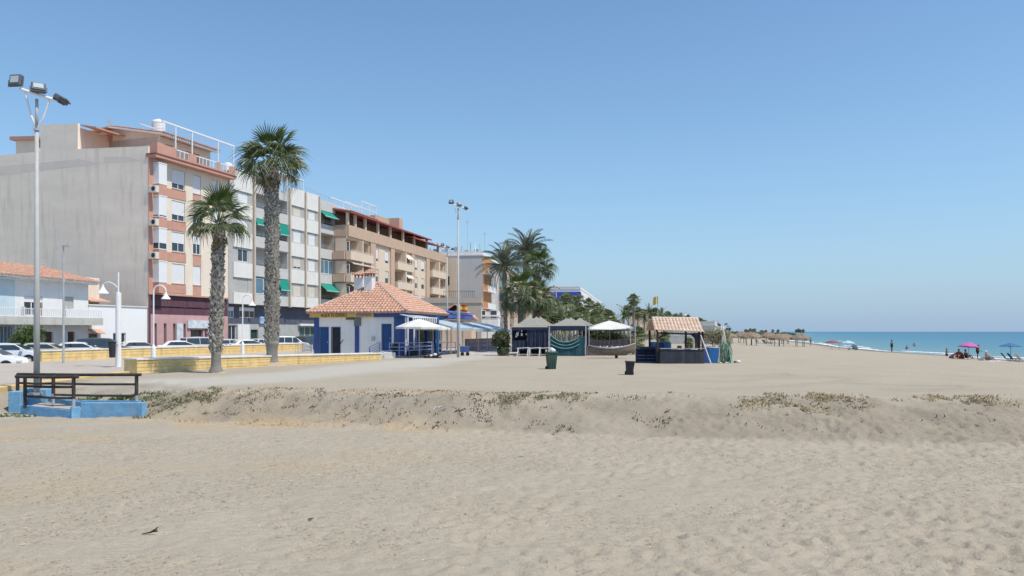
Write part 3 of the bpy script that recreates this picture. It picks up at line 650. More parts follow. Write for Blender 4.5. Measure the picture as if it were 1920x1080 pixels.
# shops
hl = [(0.6, 1.8, 3.7, 4.95), (2.6, 5.3, 3.75, 4.95)]
mb = MB(); wall_holes(mb, 0, L2, 3.1, 5.25, hl, y=0.7); mb.build('mezzanine_wall', m_ngrey, b2)
window(b2, 0.62, 3.72, 1.16, 1.2, 0.75, 0.35, gm=m_glassb); window(b2, 2.62, 3.77, 2.66, 1.16, 0.75, 0.35, mull=2)
mb = MB(); wall_holes(mb, 0, L2, 0, 3.1, [(0.2, 2.2, 0.1, 2.95), (4.6, 5.9, 0.1, 2.45), (7.6, 8.6, 0.1, 2.3), (14.0, 20.4, 0.5, 2.9)], y=0.72, dep=0.25); mb.build('shop_wall', mat('pale_shop_wall', (0.42, 0.43, 0.42), 0.8, 0.1, 1), b2)
window(b2, 0.22, 0.12, 1.96, 2.8, 0.85, 0, mull=2)
for a_, c_, h_, mm in ((4.62, 5.88, 2.44, mat('dark_green_door', (0.03, 0.06, 0.045), 0.5, 0.1)), (7.62, 8.58, 2.28, m_dark)): mb = MB(); mb.box(a_, c_, 0.9, 0.95, 0.1, h_); mb.build('shop_door', mm, b2)
window(b2, 14.05, 0.52, 6.3, 2.35, 0.85, 0, mull=4, gm=mat('greenish_glass', (0.10, 0.17, 0.16), 0.1, 0.3, 0.8))
mb = MB(); mb.box(2.3, 4.3, 0.6, 0.715, 0.2, 3.0); mb.build('white_panel', m_white, b2)
mb = MB(); mb.box(6.0, 9.4, 0.5, 0.695, 3.15, 3.95); mb.build('shop_sign', mat('blue_white_sign', (0.10, 0.27, 0.55), 0.5, 0, 1.4, col2=(0.6, 0.68, 0.78)), b2)
mb = MB(); mb.box(13.6, 20.6, 0.3, 0.715, 2.95, 3.2); mb.build('shop_lintel', m_white, b2)

# ------------------------------------------------------------------ building 3: beige with balconies and a colonnaded attic
D3 = Vector((0.2356, 0.9718, 0)); RZ3 = math.atan2(D3.y, D3.x); o3 = Vector((-22.0, 99.4, 0.6))
b3 = thing('apartment_block', 'long beige apartment block with recessed balconies and a red tiled attic colonnade', 'apartment block', o3, RZ3)
def px3(px, o=o3, d=D3): k = (px-CX)/FPX; return (k*o.y-o.x)/(d.x-k*d.y)
m_bei = mat('beige_render', (0.53, 0.38, 0.28), 0.85, 0.05, 1, dirt=(0.4, 0.3, 0.22, 0.3)); m_crm = mat('pale_cream_render', (0.69, 0.56, 0.435), 0.85, 0.04, 1, dirt=(0.5, 0.42, 0.32, 0.3))
L3 = 40.7; slabs = [2.95, 5.95, 8.95, 11.95]
balc = [(648.5, 671, 673, 692), (738, 753, 755, 769), (804, 816.5, 818.5, 832)]; nar = [(703, 710, 722, 729), (777, 783, 790, 796)]
hl = []; hc = []
for a, b_, c_, d_ in balc:
    for z in slabs: hc += [(px3(a)+0.15, px3(b_), z+1.05, z+2.7, 1.6), (px3(c_), px3(d_)-0.1, z+1.05, z+2.7, 1.6)]
for a, b_, c_, d_ in nar:
    for z in slabs: hc += [(px3(a), px3(b_), z+0.45, z+2.35), (px3(c_), px3(d_), z+0.45, z+2.35)]
mb = MB(); wall_holes(mb, 0, L3, 2.5, 14.95, hc, y=0.0); mb.build('wall', m_crm, b3)
mb = MB(); mb.box(0, L3, 1.7, 14, 0, 15.0); mb.quad((0, 1.7, 0), (0, 0, 0), (0, 0, 15), (0, 1.7, 15)); mb.quad((L3, 0, 0), (L3, 1.7, 0), (L3, 1.7, 15), (L3, 0, 15)); mb.build('building_core', m_bei, b3)
pil = [(692.5, 702), (730.5, 737.5), (769.5, 775.5), (797.5, 803.5), (832.5, 835.5)]
for a, b_ in pil: mb = MB(); mb.box(px3(a), min(L3, px3(b_)), -0.25, -0.003, 0.2, 14.95); mb.build('pilaster', m_bei, b3)
mb = MB(); mb.box(0, L3, -0.3, 0, 14.95, 16.45); mb.box(-0.05, 0.0, 0.0, 2.2, 14.95, 16.45); mb.build('attic_parapet', m_bei, b3)
for bi, (a, b_, c_, d_) in enumerate(balc):
    xa, xb, xc, xd = px3(a)+0.15, px3(b_), px3(c_), px3(d_)-0.1
    for z in slabs:
        mb = MB(); mb.box(xa-0.1, xd+0.1, -0.7, -0.003, z-0.12, z+0.06); mb.box(xa-0.1, xd+0.1, -0.7, -0.6, z+0.06, z+1.0); mb.box(xa-0.1, xa, -0.6, -0.003, z+0.06, z+1.0); mb.box(xd, xd+0.1, -0.6, -0.003, z+0.06, z+1.0); bb = mb.build('balcony', m_crm, b3)
        railing(bb, (xa, -0.65, z+1.0), (xd, -0.65, z+1.0), 0.16, int((xd-xa)/1.2), rails=(1,), th=0.04)
        for p_, q_ in ((xa, xb), (xc, xd)): mb = MB(); mb.box(p_+0.3, q_-0.4, 1.52, 1.58, z+0.2, z+2.4); mb.build('balcony_door', m_glass, b3)
        if bi == 1 or (bi == 0 and z < 9): awning(b3, xc+0.1 if bi == 1 else xa+0.2, z+2.7, (xd-xc-0.2) if bi == 1 else (xd-xa), 0.85 if bi == 1 else 0.3, 0.85, m_shutc, y=-0.02)
        mb = MB(); mb.box(xb+0.02, xc-0.02, -0.7, -0.004, z+1.0, z+2.75); mb.build('balcony_post', m_crm, b3)
for a, b_, c_, d_ in nar:
    for i, z in enumerate(slabs):
        for p_, q_ in ((px3(a), px3(b_)), (px3(c_), px3(d_))): window(b3, p_+0.03, z+0.48, q_-p_-0.06, 1.84, 0.08, 0.75 if i % 2 else 0.55, m_shut if i % 2 else m_shutc, mull=0)
# left return wall with small balconies, facing the camera
for z in slabs[1:]:
    window(b3, 0.4, z+0.9, 0.8, 1.4, -0.02, 0, gm=m_glass, face='x')
    mb = MB(); mb.box(-0.5, -0.003, 0.1, 1.8, z-0.1, z+0.95); mb.build('side_balcony', m_bei, b3)
# attic colonnade
for px in (650, 664, 683, 707, 730, 754, 775, 799, 820):
    x_ = px3(px); mb = MB(); mb.box(x_, x_+0.35, -0.2, 0.12, 16.45, 18.2); mb.build('attic_column', m_crm, b3)
mb = MB(); mb.box(0.0, px3(823), 2.2, 12, 16.2, 18.2); mb.build('attic_wall', mat('brown_attic_wall', (0.3, 0.17, 0.12), 0.85, 0.1), b3)
mb = MB(); mb.slab([(-0.4, -0.8, 18.2), (px3(802), -0.8, 18.2), (px3(802), 5, 19.2), (-0.4, 5, 19.2)], 0.2); ar = mb.build('attic_roof', m_redr, b3)
mb = MB(); tile_rows(mb, (-0.4, -0.8, 18.22), (px3(700), -0.8, 18.22), (px3(700), 5, 19.22), (-0.4, 5, 19.22), 0.34, 0.6, 0.13); mb.build('roof_tiles', m_tile, ar, kind='stuff')
mb = MB(); mb.slab([(px3(768), -0.8, 17.6), (px3(824), -0.8, 17.6), (px3(824), 3, 18.5), (px3(768), 3, 18.5)], 0.2); mb.build('attic_roof', m_redr, b3)
mb = MB(); x_ = px3(752); mb.box(x_, x_+1.5, 0.3, 4, 18.3, 20.2); mb.box(px3(730), x_+0.5, 2, 5, 18.8, 20.0); mb.build('stair_box', m_bei, b3)
mb = MB(); xa, xb = px3(685), px3(712)
for x_ in (xa, (xa+xb)/2, xb):
    for y_ in (0.6, 3.4): mb.obox((x_, y_, 18.4), (x_, y_, 20.6), 0.1, 0.1)
for y_ in (0.6, 3.4): mb.obox((px3(662) if y_ > 2 else xa, y_, 20.6), (xb, y_, 20.6), 0.12, 0.12); mb.obox((px3(655), y_, 19.7), (xb, y_, 19.7), 0.09, 0.09)
mb.build('roof_pergola', m_whitep, b3); antenna(px3(764), 3, 18.6, 1.8, b3)

# ------------------------------------------------------------------ generic background blocks
_fw = {}
def fwin(parent, x, z, w, h, face, m_):
    k = (round(w, 1), round(h, 1), m_.name)
    if k not in _fw:
        mb = MB(); mb.box(0, w, -0.05, 0.02, 0, h); a = mb.mesh('window', m_whitep); mb = MB(); mb.box(0.08, w-0.08, -0.07, -0.052, 0.08, h-0.08); _fw[k] = (a, mb.mesh('pane', m_))
    o = link('window', _fw[k][0], parent, (x, 0, z) if face == 'y' else (0, x, z), (0, 0, 0) if face == 'y' else (0, 0, R(-90))); link('pane', _fw[k][1], o)
def block(label, px0, d0, px1, d1, D, H, z0=0.6, body=None, fl=4, nc=4, balcony=False, name='apartment_block', cat='apartment block', roof=None, gable_w=0, parapet=0.8, bm=None, grp=None):
    """px0,d0: near seaward corner; px1,d1: far seaward corner; H above the street"""
    a = Vector(((px0-CX)/FPX*d0, d0, z0)); b_ = Vector(((px1-CX)/FPX*d1, d1, z0)); dr = (b_-a); L = dr.length; rz = math.atan2(dr.y, dr.x)
    t = thing(name, label, cat, a, rz, grp); body = body or m_white
    mb = MB(); mb.box(0, L, 0, D, 0, H); mb.build('wall', body, t)
    mb = MB(); mb.box(-0.12, L+0.12, -0.12, D, H, H+0.25); mb.box(0, L, 0.0, 0.2, H+0.25, H+parapet); mb.box(0, 0.2, 0.2, D, H+0.25, H+parapet); mb.build('parapet', bm or body, t)
    fh = (H-3.4)/max(1, fl)
    for f_ in range(fl):
        z = 3.4+fh*f_
        for c in range(nc):
            cw = L/nc; x = c*cw
            if balcony and c % 2 == 0:
                mb = MB(); mb.box(x+0.3, x+cw-0.2, -1.0, 0, z-0.15, z); mb.box(x+0.3, x+cw-0.2, -1.0, -0.92, z, z+0.95); q = mb.build('balcony', bm or body, t)
                mb = MB(); mb.box(x+0.5, x+cw-0.5, -0.05, 0, z+0.05, z+2.15); mb.build('balcony_door', m_glass, t)
            else: fwin(t, x+cw*0.25, z+0.9, min(1.6, cw*0.45), 1.3, 'y', random.choice([m_shut, m_glass, m_shutc, m_glass]))
        for c in range(gable_w): fwin(t, D*(c+0.7)/gable_w, z+0.9, 1.1, 1.3, 'x', random.choice([m_shut, m_glass]))
    if roof == 'tile':
        mb = MB(); mb.slab([(-0.4, -0.4, H+0.3), (L+0.4, -0.4, H+0.3), (L+0.4, D/2, H+2.0), (-0.4, D/2, H+2.0)], 0.15); mb.slab([(-0.4, D/2, H+2.0), (L+0.4, D/2, H+2.0), (L+0.4, D+0.4, H+0.3), (-0.4, D+0.4, H+0.3)], 0.15); mb.build('roof', m_tile, t)
    return t, L
m_or = mat('orange_render', (0.55, 0.26, 0.11), 0.85, 0.08, 1); m_pe = mat('peach_render', (0.62, 0.46, 0.34), 0.85, 0.06, 1); m_bb = mat('cobalt_render', (0.05, 0.085, 0.38), 0.7, 0.1, 1); m_gg = mat('pale_grey_gable', (0.50, 0.49, 0.485), 0.95, 0.05, 0.3, 0.2, 2)
b4, L4 = block('narrow block with a pale grey blank gable behind the far floodlight mast', 905, 140, 935, 160, 20, 16.5, body=m_gg, fl=4, nc=2, balcony=True, bm=m_white)
mb = MB(); mb.box(0.02, L4*0.5, -0.06, -0.003, 3.4, 16.4); mb.build('orange_bay', m_or, b4)
mb = MB(); mb.box(-0.6, -0.003, 4.8, 9.5, 0, 16.0); mb.build('side_annex', m_crm, b4)
for z_ in (6, 11): mb = MB(); mb.box(-0.66, -0.603, 6.2, 7.4, z_, z_+1.6); mb.build('annex_window', m_glass, b4)
mb = MB(); random.seed(5)
for k in range(14): y_ = 0.5+k*0.95; mb.obox((0.5, y_, 17.2), (0.5+random.uniform(-.3, .6), y_+random.uniform(-.5, .5), 17.2+random.uniform(0.5, 1.8)), 0.12, 0.12)
for k in range(5): y_ = 1+k*2.0; mb.box(0.8, 2.0, y_, y_+random.uniform(.5, 1.1), 17.0, 17.0+random.uniform(0.6, 1.7))
mb.slab([(0.4, 10.0, 19.4), (0.4, 7.2, 17.3), (3, 7.2, 17.3), (3, 10, 19.4)], 0.1); mb.build('roof_clutter', m_steel, b4)
antenna(1.5, 3.2, 17.4, 6.0, b4); antenna(1.0, -0.2, 17.0, 4.0, b4)
e1, _ = block('tan block with open balconies, seen between the date palm trunks', 936, 165, 972, 205, 14, 17.0, body=m_pe, fl=5, nc=4, balcony=True)
e2, _ = block('peach block with orange corner behind the crowns of the date palms', 974, 205, 1033, 262, 16, 15.5, body=m_pe, fl=5, nc=6, balcony=True, bm=m_or)
blu, Lb = block('white building with a cobalt blue band along its top storey', 1088, 262, 1112, 330, 14, 17.2, body=m_white, fl=4, nc=5, gable_w=4)
mb = MB(); mb.box(-0.5, -0.003, -0.3, 10.5, 13.0, 16.2); mb.build('blue_band', m_bb, blu); mb = MB(); mb.box(-0.3, -0.003, 0.2, 10.2, 8.5, 12.9); mb.build('grey_balcony_wall', m_lgrey, blu)
railing(blu, (-0.1, -0.3, 17.2), (-0.1, 10.2, 17.2), 1.9, 8, rails=(0.5, 1), th=0.1)
block('white stepped block right of the cobalt blue building', 1112, 330, 1128, 390, 18, 17.0, body=m_white, fl=4, nc=5, gable_w=3, balcony=True)
block('white far block with a dark red top storey stripe', 1128, 392, 1146, 470, 14, 15.0, body=m_white, fl=4, nc=5, gable_w=2, roof='tile')
block('farthest pale block at the end of the white row, above the palm crowns', 1146, 475, 1156, 560, 14, 13.0, body=m_lgrey, fl=3, nc=4, gable_w=2)
block('pink tiled building right of the lone tall palm', 1232, 330, 1240, 370, 13, 10.5, body=m_pe, fl=2, nc=4, gable_w=3, roof='tile')
block('white building with roof antennas behind the yellow banner', 1284, 400, 1292, 430, 14, 11.0, body=m_white, fl=3, nc=3, gable_w=3)
block('low white far building at the right end of the seafront row', 1318, 480, 1330, 540, 14, 8.0, body=m_white, fl=1, nc=4, gable_w=3, roof='tile')
block('small white villa far behind the totem of driftwood', 1352, 340, 1358, 350, 12, 4.0, body=m_white, fl=1, nc=2, gable_w=3)
# low buildings
lo1, _ = block('low beige building with a dark roof railing behind the restaurant', 902, 112, 906, 128, 9, 6.5, body=mat('putty_render', (0.42, 0.37, 0.32), .9, .06, 1), fl=1, nc=2, name='low_building', cat='building')
railing(lo1, (0.1, 1.0, 7.2), (0.1, 5.6, 7.2), 1.1, 16, m=m_black, rails=(0, 1), th=0.06)
lo2, _ = block('small white building with tall windows left of the first date palm', 934, 118, 938, 128, 3.6, 4.6, body=m_white, fl=1, nc=2, gable_w=2, name='low_building', cat='building')
lo3, L_ = block('low beach house with grey walls seen through the kiosk', 1340, 120, 1345, 132, 8.2, 3.0, body=m_lgrey, z0=0.7, fl=0, nc=1, name='beach_house', cat='house')
for y_ in (1.0, 3.0, 4.9, 6.4): window(lo3, y_, 1.4, 0.9, 1.0, -0.03, 0, face='x')
lo4, _ = block('small tiled house between restaurant and floodlight mast', 884, 90, 892, 100, 4.0, 3.6, body=m_pe, fl=0, nc=1, roof='tile', name='low_house', cat='house')

# ------------------------------------------------------------------ houses on the left
m_bw = mat('pale_blue_render', (0.52, 0.62, 0.68), 0.85, 0.05, 1)
h1 = thing('terraced_house', 'two storey white and pale blue house with tiled roof and full width balcony', 'house', tw(-22, 0, 0.6), RZ)
LH = 15.2
def hx(px): return px_t(px)+22
hl = [(hx(45), hx(80), 3.45, 5.0), (hx(118), hx(138), 4.1, 5.1), (hx(83), hx(100), 0.1, 2.2), (hx(127), hx(141), 0.1, 2.2)]
mb = MB(); wall_holes(mb, hx(28), LH, 0, 6.3, hl, dep=0.25); mb.quad((LH, 0, 0), (LH, 12, 0), (LH, 12, 6.3), (LH, 0, 6.3)); mb.build('wall', m_white, h1)
mb = MB(); wall_holes(mb, 0, hx(28), 0, 6.6, [(1.0, hx(-8), 3.45, 5.5)], dep=0.3); mb.quad((0, 12, 0), (0, 0, 0), (0, 0, 6.6), (0, 12, 6.6)); mb.build('blue_wall', m_bw, h1)
window(h1, hx(45)+0.02, 3.47, 2.0, 1.5, 0.1, 0.3, mull=2); mb = MB(); mb.box(hx(68), hx(80), 0.1, 0.16, 3.4, 5.0); mb.build('wood_door', mat('tan_door', (0.24, 0.18, 0.13), .7, .1), h1)
window(h1, hx(118)+0.02, 4.12, hx(138)-hx(118)-0.04, 0.95, 0.1, 1.0, mat('grey_shutter', (0.45, 0.44, 0.42), 0.6, 0.05))
for a, b_ in ((83, 100), (127, 141)): mb = MB(); mb.box(hx(a)+0.01, hx(b_)-0.01, 0.2, 0.245, 0.1, 2.2); mb.build('front_door', mat('brown_door', (0.10, 0.06, 0.05), .6, .1), h1)
mb = MB(); mb.box(hx(0)-1.0, hx(23), 0.0, 0.05, 0.2, 2.6) ; mb.build('blue_gate', mat('blue_gate_paint', (0.13, 0.30, 0.42), .6, .3, 5), h1)
mb = MB()
for k in range(12): x_ = hx(0)-0.9+k*0.28; mb.box(x_, x_+0.05, -0.05, -0.003, 0.2, 2.7)
mb.build('gate_bars', m_steel, h1)
mb = MB(); mb.box(0, LH+0.3, -1.3, 0, 2.75, 2.98); mb.box(0, LH+0.3, -1.3, -1.22, 2.98, 3.35); mb.build('balcony', mat('balcony_grey', (0.5, 0.49, 0.45), .85, .08, dirt=(0.35, 0.33, 0.3, 0.5)), h1)
railing(h1, (0, -1.26, 3.36), (LH+0.2, -1.26, 3.36), 0.62, 95, rails=(0.03, 1), th=0.05)
mb = MB(); mb.box(hx(101), hx(102), -1.3, -1.0, 3.3, 4.3); mb.box(hx(22), hx(24), -1.3, -1, 3.3, 4.1); mb.build('railing_post', m_white, h1)
mb = MB(); mb.slab([(-1, -0.75, 6.55), (LH+0.6, -0.75, 6.35), (LH+0.6, 6, 8.0), (-1, 6, 8.1)], 0.12); mb.box(-1, LH+0.5, -0.5, 0.0, 6.2, 6.32); rf = mb.build('roof', m_white, h1)
mb = MB(); tile_rows(mb, (-1, -0.8, 6.58), (LH+0.6, -0.8, 6.38), (LH+0.6, 6, 8.02), (-1, 6, 8.12), 0.27, 0.45, 0.12); mb.build('roof_tiles', m_tile, rf, kind='stuff')
mb = MB(); mb.box(hx(35), hx(50), 3.6, 4.4, 7.2, 8.1); mb.box(hx(34), hx(51), 3.5, 4.5, 8.1, 8.22); mb.build('chimney', m_white, h1)
antenna(hx(125), 3, 7.2, 1.2, h1)
m_bright = mat('whitewash', (0.80, 0.80, 0.80), 0.85, 0.02, 1)
h2 = thing('terraced_house', 'low whitewashed house with a tiled door hood beside the grey gable', 'house', tw(-6.75, 0, 0.6), RZ)
LW = 6.35; q = lambda px: px_t(px)+6.75
mb = MB(); wall_holes(mb, 0, LW, 0, 4.45, [(q(166), q(184), 0.1, 2.05), (q(212), q(223), 0.9, 2.1), (q(227), q(236), 0.9, 2.1)], dep=0.22); mb.quad((0, 12, 0), (0, 0, 0), (0, 0, 4.45), (0, 12, 4.45)); mb.build('wall', m_bright, h2)
mb = MB(); mb.box(-0.1, LW, -0.08, 0.2, 4.45, 4.55); mb.build('coping', m_cap, h2)
mb = MB(); mb.box(q(166)+.01, q(184)-.01, 0.15, 0.2, 0.1, 2.05); mb.build('front_door', mat('grey_door', (0.12, 0.12, 0.13), .6, .1), h2)
for a, b_ in ((212, 223), (227, 236)): window(h2, q(a)+.01, 0.92, q(b_)-q(a)-.02, 1.16, 0.1, 0, mull=0)
mb = MB(); mb.slab([(q(165), -0.6, 2.1), (q(188), -0.6, 2.1), (q(188), 0, 2.45), (q(165), 0, 2.45)], 0.08); mb.build('door_hood', m_tile, h2)
mb = MB(); mb.box(0.2, 2.9, 2.0, 5.5, 4.3, 7.0); mb.build('roof_room', m_cream, h2)
mb = MB(); mb.slab([(0.0, 0.6, 4.9), (2.9, 0.6, 4.9), (4.6, 5, 5.6), (0, 5, 6.4)], 0.1); mb.build('tile_roof', m_tile, h2)
# ------------------------------------------------------------------ yellow walls
def yellow_wall(label, t0, w0, t1, w1, z0, h0, h1, th, courses, name='yellow_wall'):
    a, b_ = tw(t0, w0, z0), tw(t1, w1, z0); L = (b_-a).length; rz = math.atan2(b_.y-a.y, b_.x-a.x)
    t = thing(name, label, 'wall', a, rz)
    core = MB(); core.add([(0.01, 0.02, 0), (L-0.01, 0.02, 0), (L-0.01, th-0.02, 0), (0.01, th-0.02, 0), (0.01, 0.02, h0-0.07), (L-0.01, 0.02, h1-0.07), (L-0.01, th-0.02, h1-0.07), (0.01, th-0.02, h0-0.07)],
        [(0, 3, 2, 1), (4, 5, 6, 7), (0, 1, 5, 4), (1, 2, 6, 5), (2, 3, 7, 6), (3, 0, 4, 7)]); core.build('core', m_yell, t)
    for c in range(courses):
        f0, f1 = c/courses, (c+1)/courses; x = 0; k = 0
        while x < L-0.05:
            ln = min(random.uniform(1.5, 2.6) if courses > 2 else 3.0, L-x)
            def hh(xx, f): return (h0+(h1-h0)*xx/L-0.08)*f
            mb = MB(); x0, x1 = x+0.006, x+ln-0.006; g = 0.012; o_ = random.uniform(0, 0.008)
            mb.add([(x0, -o_, hh(x0, f0)+g), (x1, -o_, hh(x1, f0)+g), (x1, th+o_, hh(x1, f0)+g), (x0, th+o_, hh(x0, f0)+g), (x0, -o_, hh(x0, f1)-g), (x1, -o_, hh(x1, f1)-g), (x1, th+o_, hh(x1, f1)-g), (x0, th+o_, hh(x0, f1)-g)],
                [(0, 3, 2, 1), (4, 5, 6, 7), (0, 1, 5, 4), (1, 2, 6, 5), (2, 3, 7, 6), (3, 0, 4, 7)])
            mb.build('block', m_yell, t); x += ln; k += 1
    x = 0
    while x < L-0.05:
        ln = min(2.4, L-x); x0, x1 = x+0.003, x+ln-0.003; z = lambda xx: h0+(h1-h0)*xx/L
        mb = MB(); mb.add([(x0-(0.04 if x == 0 else 0), -0.05, z(x0)-0.075), (x1, -0.05, z(x1)-0.075), (x1, th+0.05, z(x1)-0.075), (x0-(0.04 if x == 0 else 0), th+0.05, z(x0)-0.075), (x0-(0.04 if x == 0 else 0), -0.05, z(x0)), (x1, -0.05, z(x1)), (x1, th+0.05, z(x1)), (x0-(0.04 if x == 0 else 0), th+0.05, z(x0))],
            [(0, 3, 2, 1), (4, 5, 6, 7), (0, 1, 5, 4), (1, 2, 6, 5), (2, 3, 7, 6), (3, 0, 4, 7)]); mb.build('cap_stone', m_cap, t); x += ln
    return t
yellow_wall('long yellow wall with white cap separating the parked cars from the promenade', -18.3, 8.75, 14.0, 7.7, 0.78, 0.78, 0.82, 0.4, 3)
yellow_wall('weathered yellow planter wall with white cap running behind the two palms', -27.4, 26.0, -8.6, 28.9, 0.72, 0.80, 0.60, 0.95, 4)
a = tw(-38.6, 29.6, 0.62); b_ = tw(-27.9, 26.1, 0.72)
t = thing('low_kerb_wall', 'low sand yellow kerb wall running from the railing to the planter wall', 'kerb', a, math.atan2(b_.y-a.y, b_.x-a.x)); Lk = (b_-a).length
for k in range(5): mb = MB(); mb.bbox(Lk*k/5+.004, Lk*(k+1)/5-.004, 0, 0.5, -0.1, 0.2+0.03*k, 0.03); mb.build('kerb_block', mat('kerb_yellow', (0.60, 0.43, 0.20), .9, .12, 2, .3, 15), t)

# ------------------------------------------------------------------ blue concrete footbridge and its railing
fb = thing('blue_retaining_wall', 'flaking sky blue concrete wall at the foot of the wooden railing', 'wall', (0, 0, 0))
def slabwall(par, p0, p1, th, z0, z1, name, m=None, z1b=None):
    p0, p1 = Vector((*p0, 0)), Vector((*p1, 0)); d = (p1-p0).normalized(); nn_ = Vector((-d.y, d.x, 0))*th; z1b = z1 if z1b is None else z1b
    v = [p0, p1, p1+nn_, p0+nn_]; mb = MB(); mb.add([(q.x, q.y, z0) for q in v]+[(v[0].x, v[0].y, z1), (v[1].x, v[1].y, z1b), (v[2].x, v[2].y, z1b), (v[3].x, v[3].y, z1)],
        [(0, 3, 2, 1), (4, 5, 6, 7), (0, 1, 5, 4), (1, 2, 6, 5), (2, 3, 7, 6), (3, 0, 4, 7)]); return mb.build(name, m or m_lblue, par)
def gx(px, d): return (px-CX)/FPX*d
slabwall(fb, (gx(152, 24.35), 24.35), (gx(266, 24.15), 24.15), 0.28, -0.3, 0.47, 'front_wall', z1b=0.49)
slabwall(fb, (gx(134, 24.2), 24.2), (gx(151.5, 24.36), 24.36), 0.3, -0.3, 0.34, 'end_pillar')
slabwall(fb, (gx(38, 25.2), 25.2), (gx(133, 24.25), 24.25), 0.22, -0.1, 0.30, 'sloping_kerb', z1b=0.24)
slabwall(fb, (gx(84, 26.2), 26.2), (gx(152, 24.95), 24.95), 0.25, -0.1, 0.50, 'rear_kerb', z1b=0.44)
slabwall(fb, (gx(150, 25.0), 25.0), (gx(258, 24.75), 24.75), 0.2, -0.1, 0.50, 'rear_kerb', z1b=0.50)
bb = thing('concrete_block', 'small sky blue concrete block at the left end of the wooden railing', 'block', (gx(15, 25.6), 25.6, 0.2), 0); mb = MB(); mb.bbox(0, 0.42, 0, 0.4, -0.2, 0.55, 0.02); mb.build('block_body', m_lblue, bb)
bb = thing('concrete_block', 'larger sky blue concrete block standing behind the railing posts', 'block', (gx(43, 26.0), 26.0, 0.2), 0); mb = MB(); mb.bbox(0, 0.82, 0, 0.45, -0.2, 0.60, 0.02); mb.build('block_body', m_lblue, bb)
mb = MB(); mb.slab([(gx(50, 25.2), 25.2, 0.26), (gx(128, 24.62), 24.62, 0.22), (gx(258, 24.62), 24.62, 0.30), (gx(258, 25), 25.0, 0.36), (gx(85, 26.2), 26.2, 0.36)], 0.2)
tag(mb.build('footbridge_deck', m_prom), 'concrete deck of the small footbridge between the railings', kind='structure')
def post_rail(label, posts, rails, prad=0.05):
    o = Vector(posts[0][0]); o.z = posts[0][0][2]; t = thing('wooden_railing', label, 'railing', o)
    for (p, h, cp) in posts:
        p = Vector(p)-o; mb = MB(); mb.tube([p-Vector((0, 0, 0.1)), p+Vector((0.0, 0, h*0.28))], 0.053, 10); mb.build('post_foot', m_steel if cp else m_wood, t)
        mb = MB(); mb.tube([p+Vector((0, 0, h*0.281)), p+Vector((0, 0, h))], 0.058, 10); mb.build('post', m_wood, t)
    for p, q, r_ in rails:
        p, q = Vector(p)-o, Vector(q)-o; mb = MB(); mid = (p+q)/2+Vector((0, 0, -0.015)); mb.tube([p, mid, q], r_*.8, 10); mb.build('rail', m_wood, t)
def pz(px, py, d): return (gx(px, d), d, zat(py, d))
post_rail('short front section of dark wooden railing on the sloping blue kerb', [(pz(47, 760, 25.1), 0.98, 0), (pz(138, 765, 24.35), 1.06, 1)],
    [(pz(30, 706, 25.1), pz(146, 706.5, 24.3), 0.07), (pz(47, 724, 25.1), pz(138, 725.5, 24.35), 0.055), (pz(47, 743, 25.1), pz(138, 746.5, 24.35), 0.05)])
post_rail('long rear section of dark wooden railing above the blue wall', [(pz(33, 742, 26.0), 0.75, 0), (pz(75, 745, 26.4), 0.85, 0), (pz(100, 753, 25.3), 0.96, 1), (pz(256, 757, 24.85), 1.0, 1)],
    [(pz(33, 701.5, 26.0), pz(264, 702.5, 24.8), 0.065), (pz(100, 719, 25.3), pz(256, 720.5, 24.85), 0.05), (pz(100, 740, 25.3), pz(256, 742, 24.85), 0.05), (pz(36, 718, 26.0), pz(100, 719, 25.3), 0.05)])

# ------------------------------------------------------------------ lamps and masts
m_mast = mat('mast_grey', (0.42, 0.42, 0.41), 0.55, 0.08, 2)
m_lampd = mat('floodlight_body', (0.10, 0.11, 0.13), 0.5, 0.1)
m_lens = mat('floodlight_lens', (0.42, 0.46, 0.46), 0.2, 0.1)
def flood(parent, p, yaw, pitch, w=0.62, h=0.5):
    o = link('floodlight', None, parent, p, (pitch, 0, yaw)) if False else None
    mb = MB(); mb.bbox(-w/2, w/2, -0.06, 0.12, -h/2, h/2, 0.03)
    for k in range(6): mb.box(-w/2+0.05, w/2-0.05, 0.12, 0.17, -h/2+0.06+k*h*0.15, -h/2+0.08+k*h*0.15)
    o = mb.build('floodlight', m_lampd, parent, loc=p, rot=(pitch, 0, yaw))
    g = MB(); g.box(-w/2+0.07, w/2-0.07, -0.075, -0.062, -h/2+0.07, h/2-0.07); g.build('lens', m_lens, o)
    k = MB(); k.obox((-w/2-0.02, 0, 0), (-w/2-0.02, 0, -h*0.62), 0.02, 0.05); k.obox((w/2+0.02, 0, 0), (w/2+0.02, 0, -h*0.62), 0.02, 0.05); k.obox((-w/2-0.02, 0, -h*0.62), (w/2+0.02, 0, -h*0.62), 0.05, 0.02); k.build('bracket', m_lampd, o)
